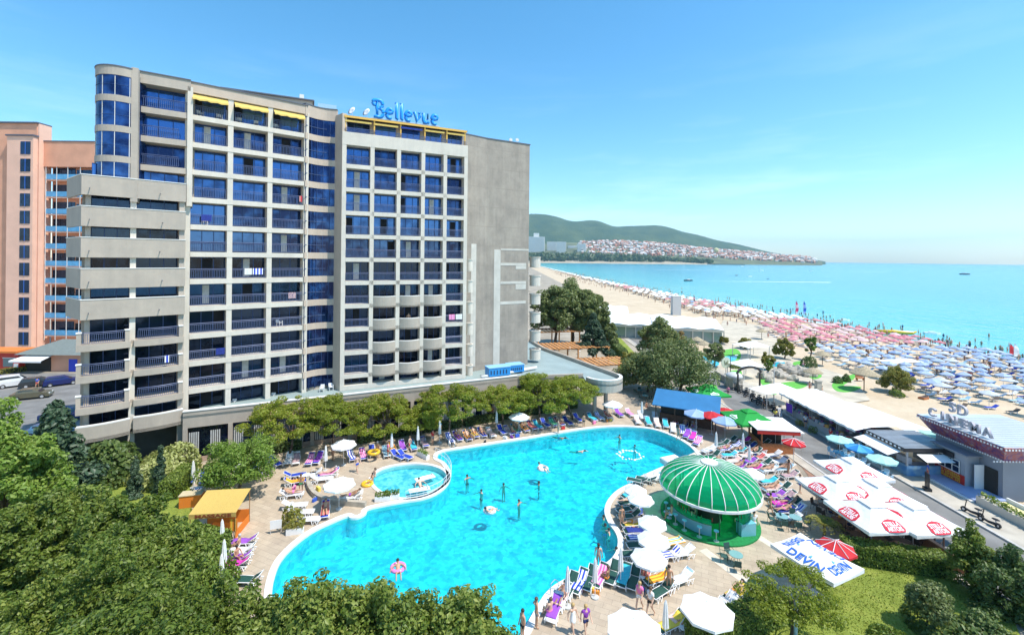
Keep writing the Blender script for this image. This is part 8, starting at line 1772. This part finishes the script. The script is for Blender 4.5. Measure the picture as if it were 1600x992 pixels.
# trees between the hotel, the road and the beach
for i, (px, pt, py, w_, kind, shape, leaf, lab, cat) in enumerate(((868,442,545,34,'olive','oval',.5,'dark leafy tree nearest the round balconies','tree'),(895,436,540,38,'olive','oval',.5,'tallest dark tree of the group by the white pavilion','tree'),(918,450,542,32,'olive','oval',.5,'dark tree at the sand side of the group','tree'),(927,488,566,26,'conifer','cone',.35,'pointed conifer beside the restaurant lawn','tree'),(948,500,545,18,'olive','oval',.4,'small dark tree by the restaurant steps','tree'),
        (1058,522,620,62,'olive','oval',.3,'big dark tree spreading over the blue roofed bar','tree'),(1012,545,612,42,'olive','oval',.3,'lower dark tree left of the big dark one','tree'),(1028,492,560,30,'olive','oval',.4,'tall tree before the beach restaurant','tree'),(1022,512,562,16,'redtip','oval',.3,'rusty orange leaved tree beside the tall one','tree'),(1057,515,548,14,'redtip','oval',.3,'small orange tinted tree by the restaurant columns','tree'),(990,545,590,22,'yellow','oval',.3,'yellowing tree at the restaurant lawn end','tree'),
        (1116,533,573,15,'olive','oval',.22,'small round topped tree among the golf ponds','tree'),(1226,527,560,14,'yellow','oval',.22,'yellow green young tree on the sand','tree'),(1267,522,562,9,'bright','oval',.2,'slim light green tree beside the rounded bush','tree'),(1200,550,578,10,'yellow','oval',.2,'thin yellowish tree in the golf park','tree'),(1165,528,545,11,'yellow','oval',.2,'low yellow green tree near the wide tent','tree'),(1110,516,532,9,'yellow','oval',.25,'small light bush tree near the restaurant','tree'),(1130,524,538,8,'yellow','oval',.25,'tiny pale tree beside the sand path','tree'),(1400,570,612,22,'yellow','oval',.2,'spreading yellow green tree alone on the sand','tree'),(1200,560,590,6,'bright','oval',.15,'thin sapling by the mini golf rocks','tree'))):
    b_ = P(px, py); _, q = ray(px, pt); h = H-q*b_.y; rx = w_/F*b_.y
    tree('round_tree' if shape == 'oval' else 'conifer_tree', lab, b_, h, rx, min(h*.47, max(rx*1.15, h*.36)), kind, leaf*.72, 150, int(30+55*min(1.6, rx/3)), rx*.22, .04*h*.6+.04, shape, 120+i, cat)
b_ = P(1263,573); shrub('clipped_bush', 'dark rounded bush under the slim light tree', b_, 1.3, 2.2, 'dark', .18, 1400, 11, 'bush')
for i, (px, py) in enumerate(((1308,598),(1322,596))): shrub('ball_bush', ('dark ball shaped bush on the golf green','second ball bush nearer the bench')[i], P(px, py), .7, 1.2, 'dark', .14, 700, 12+i, 'bush')
for i, (px, py, lab) in enumerate(((1402,618,'scrubby bush at the foot of the lone sand tree'),(1292,625,'grey green sand bush beside the pillar'),(1310,648,'small bush behind the first stall roof'),(1150,575,'low garden bush by the round sign'))): shrub('sand_bush', lab, P(px, py), 1.0, .9, 'hedge', .14, 700, 15+i, 'bush')
# loose items on the paths: pale paving strips in the deck
for a, c, w_ in (((1098,858),(1235,960),.35),((1180,835),(1290,905),.3),((1005,745),(1130,690),.3)):
    A_, B_ = P(*a), P(*c); f = Fr((A_.x,A_.y), (B_.x,B_.y)); struct(MB().add([f.M @ Vector(q) for q in ((0,-w_,.006),(f.L,-w_,.006),(f.L,w_,.006),(0,w_,.006))], [(0,1,2,3)]).build('paving_strip', mat('pale_strip', (.62,.56,.46), .8, noise=.12, scale=2, coord='World')))

for i, (px, py) in enumerate(((322,905),(308,925),(338,930))): shrub('garden_bush', ('leafy garden bush below the massage hedge','second garden bush nearer the big maples','garden bush beside the lowest closed umbrella')[i], P(px, py), 1.5, 1.7, 'hedge', .12, 2200, 31+i, 'bush')
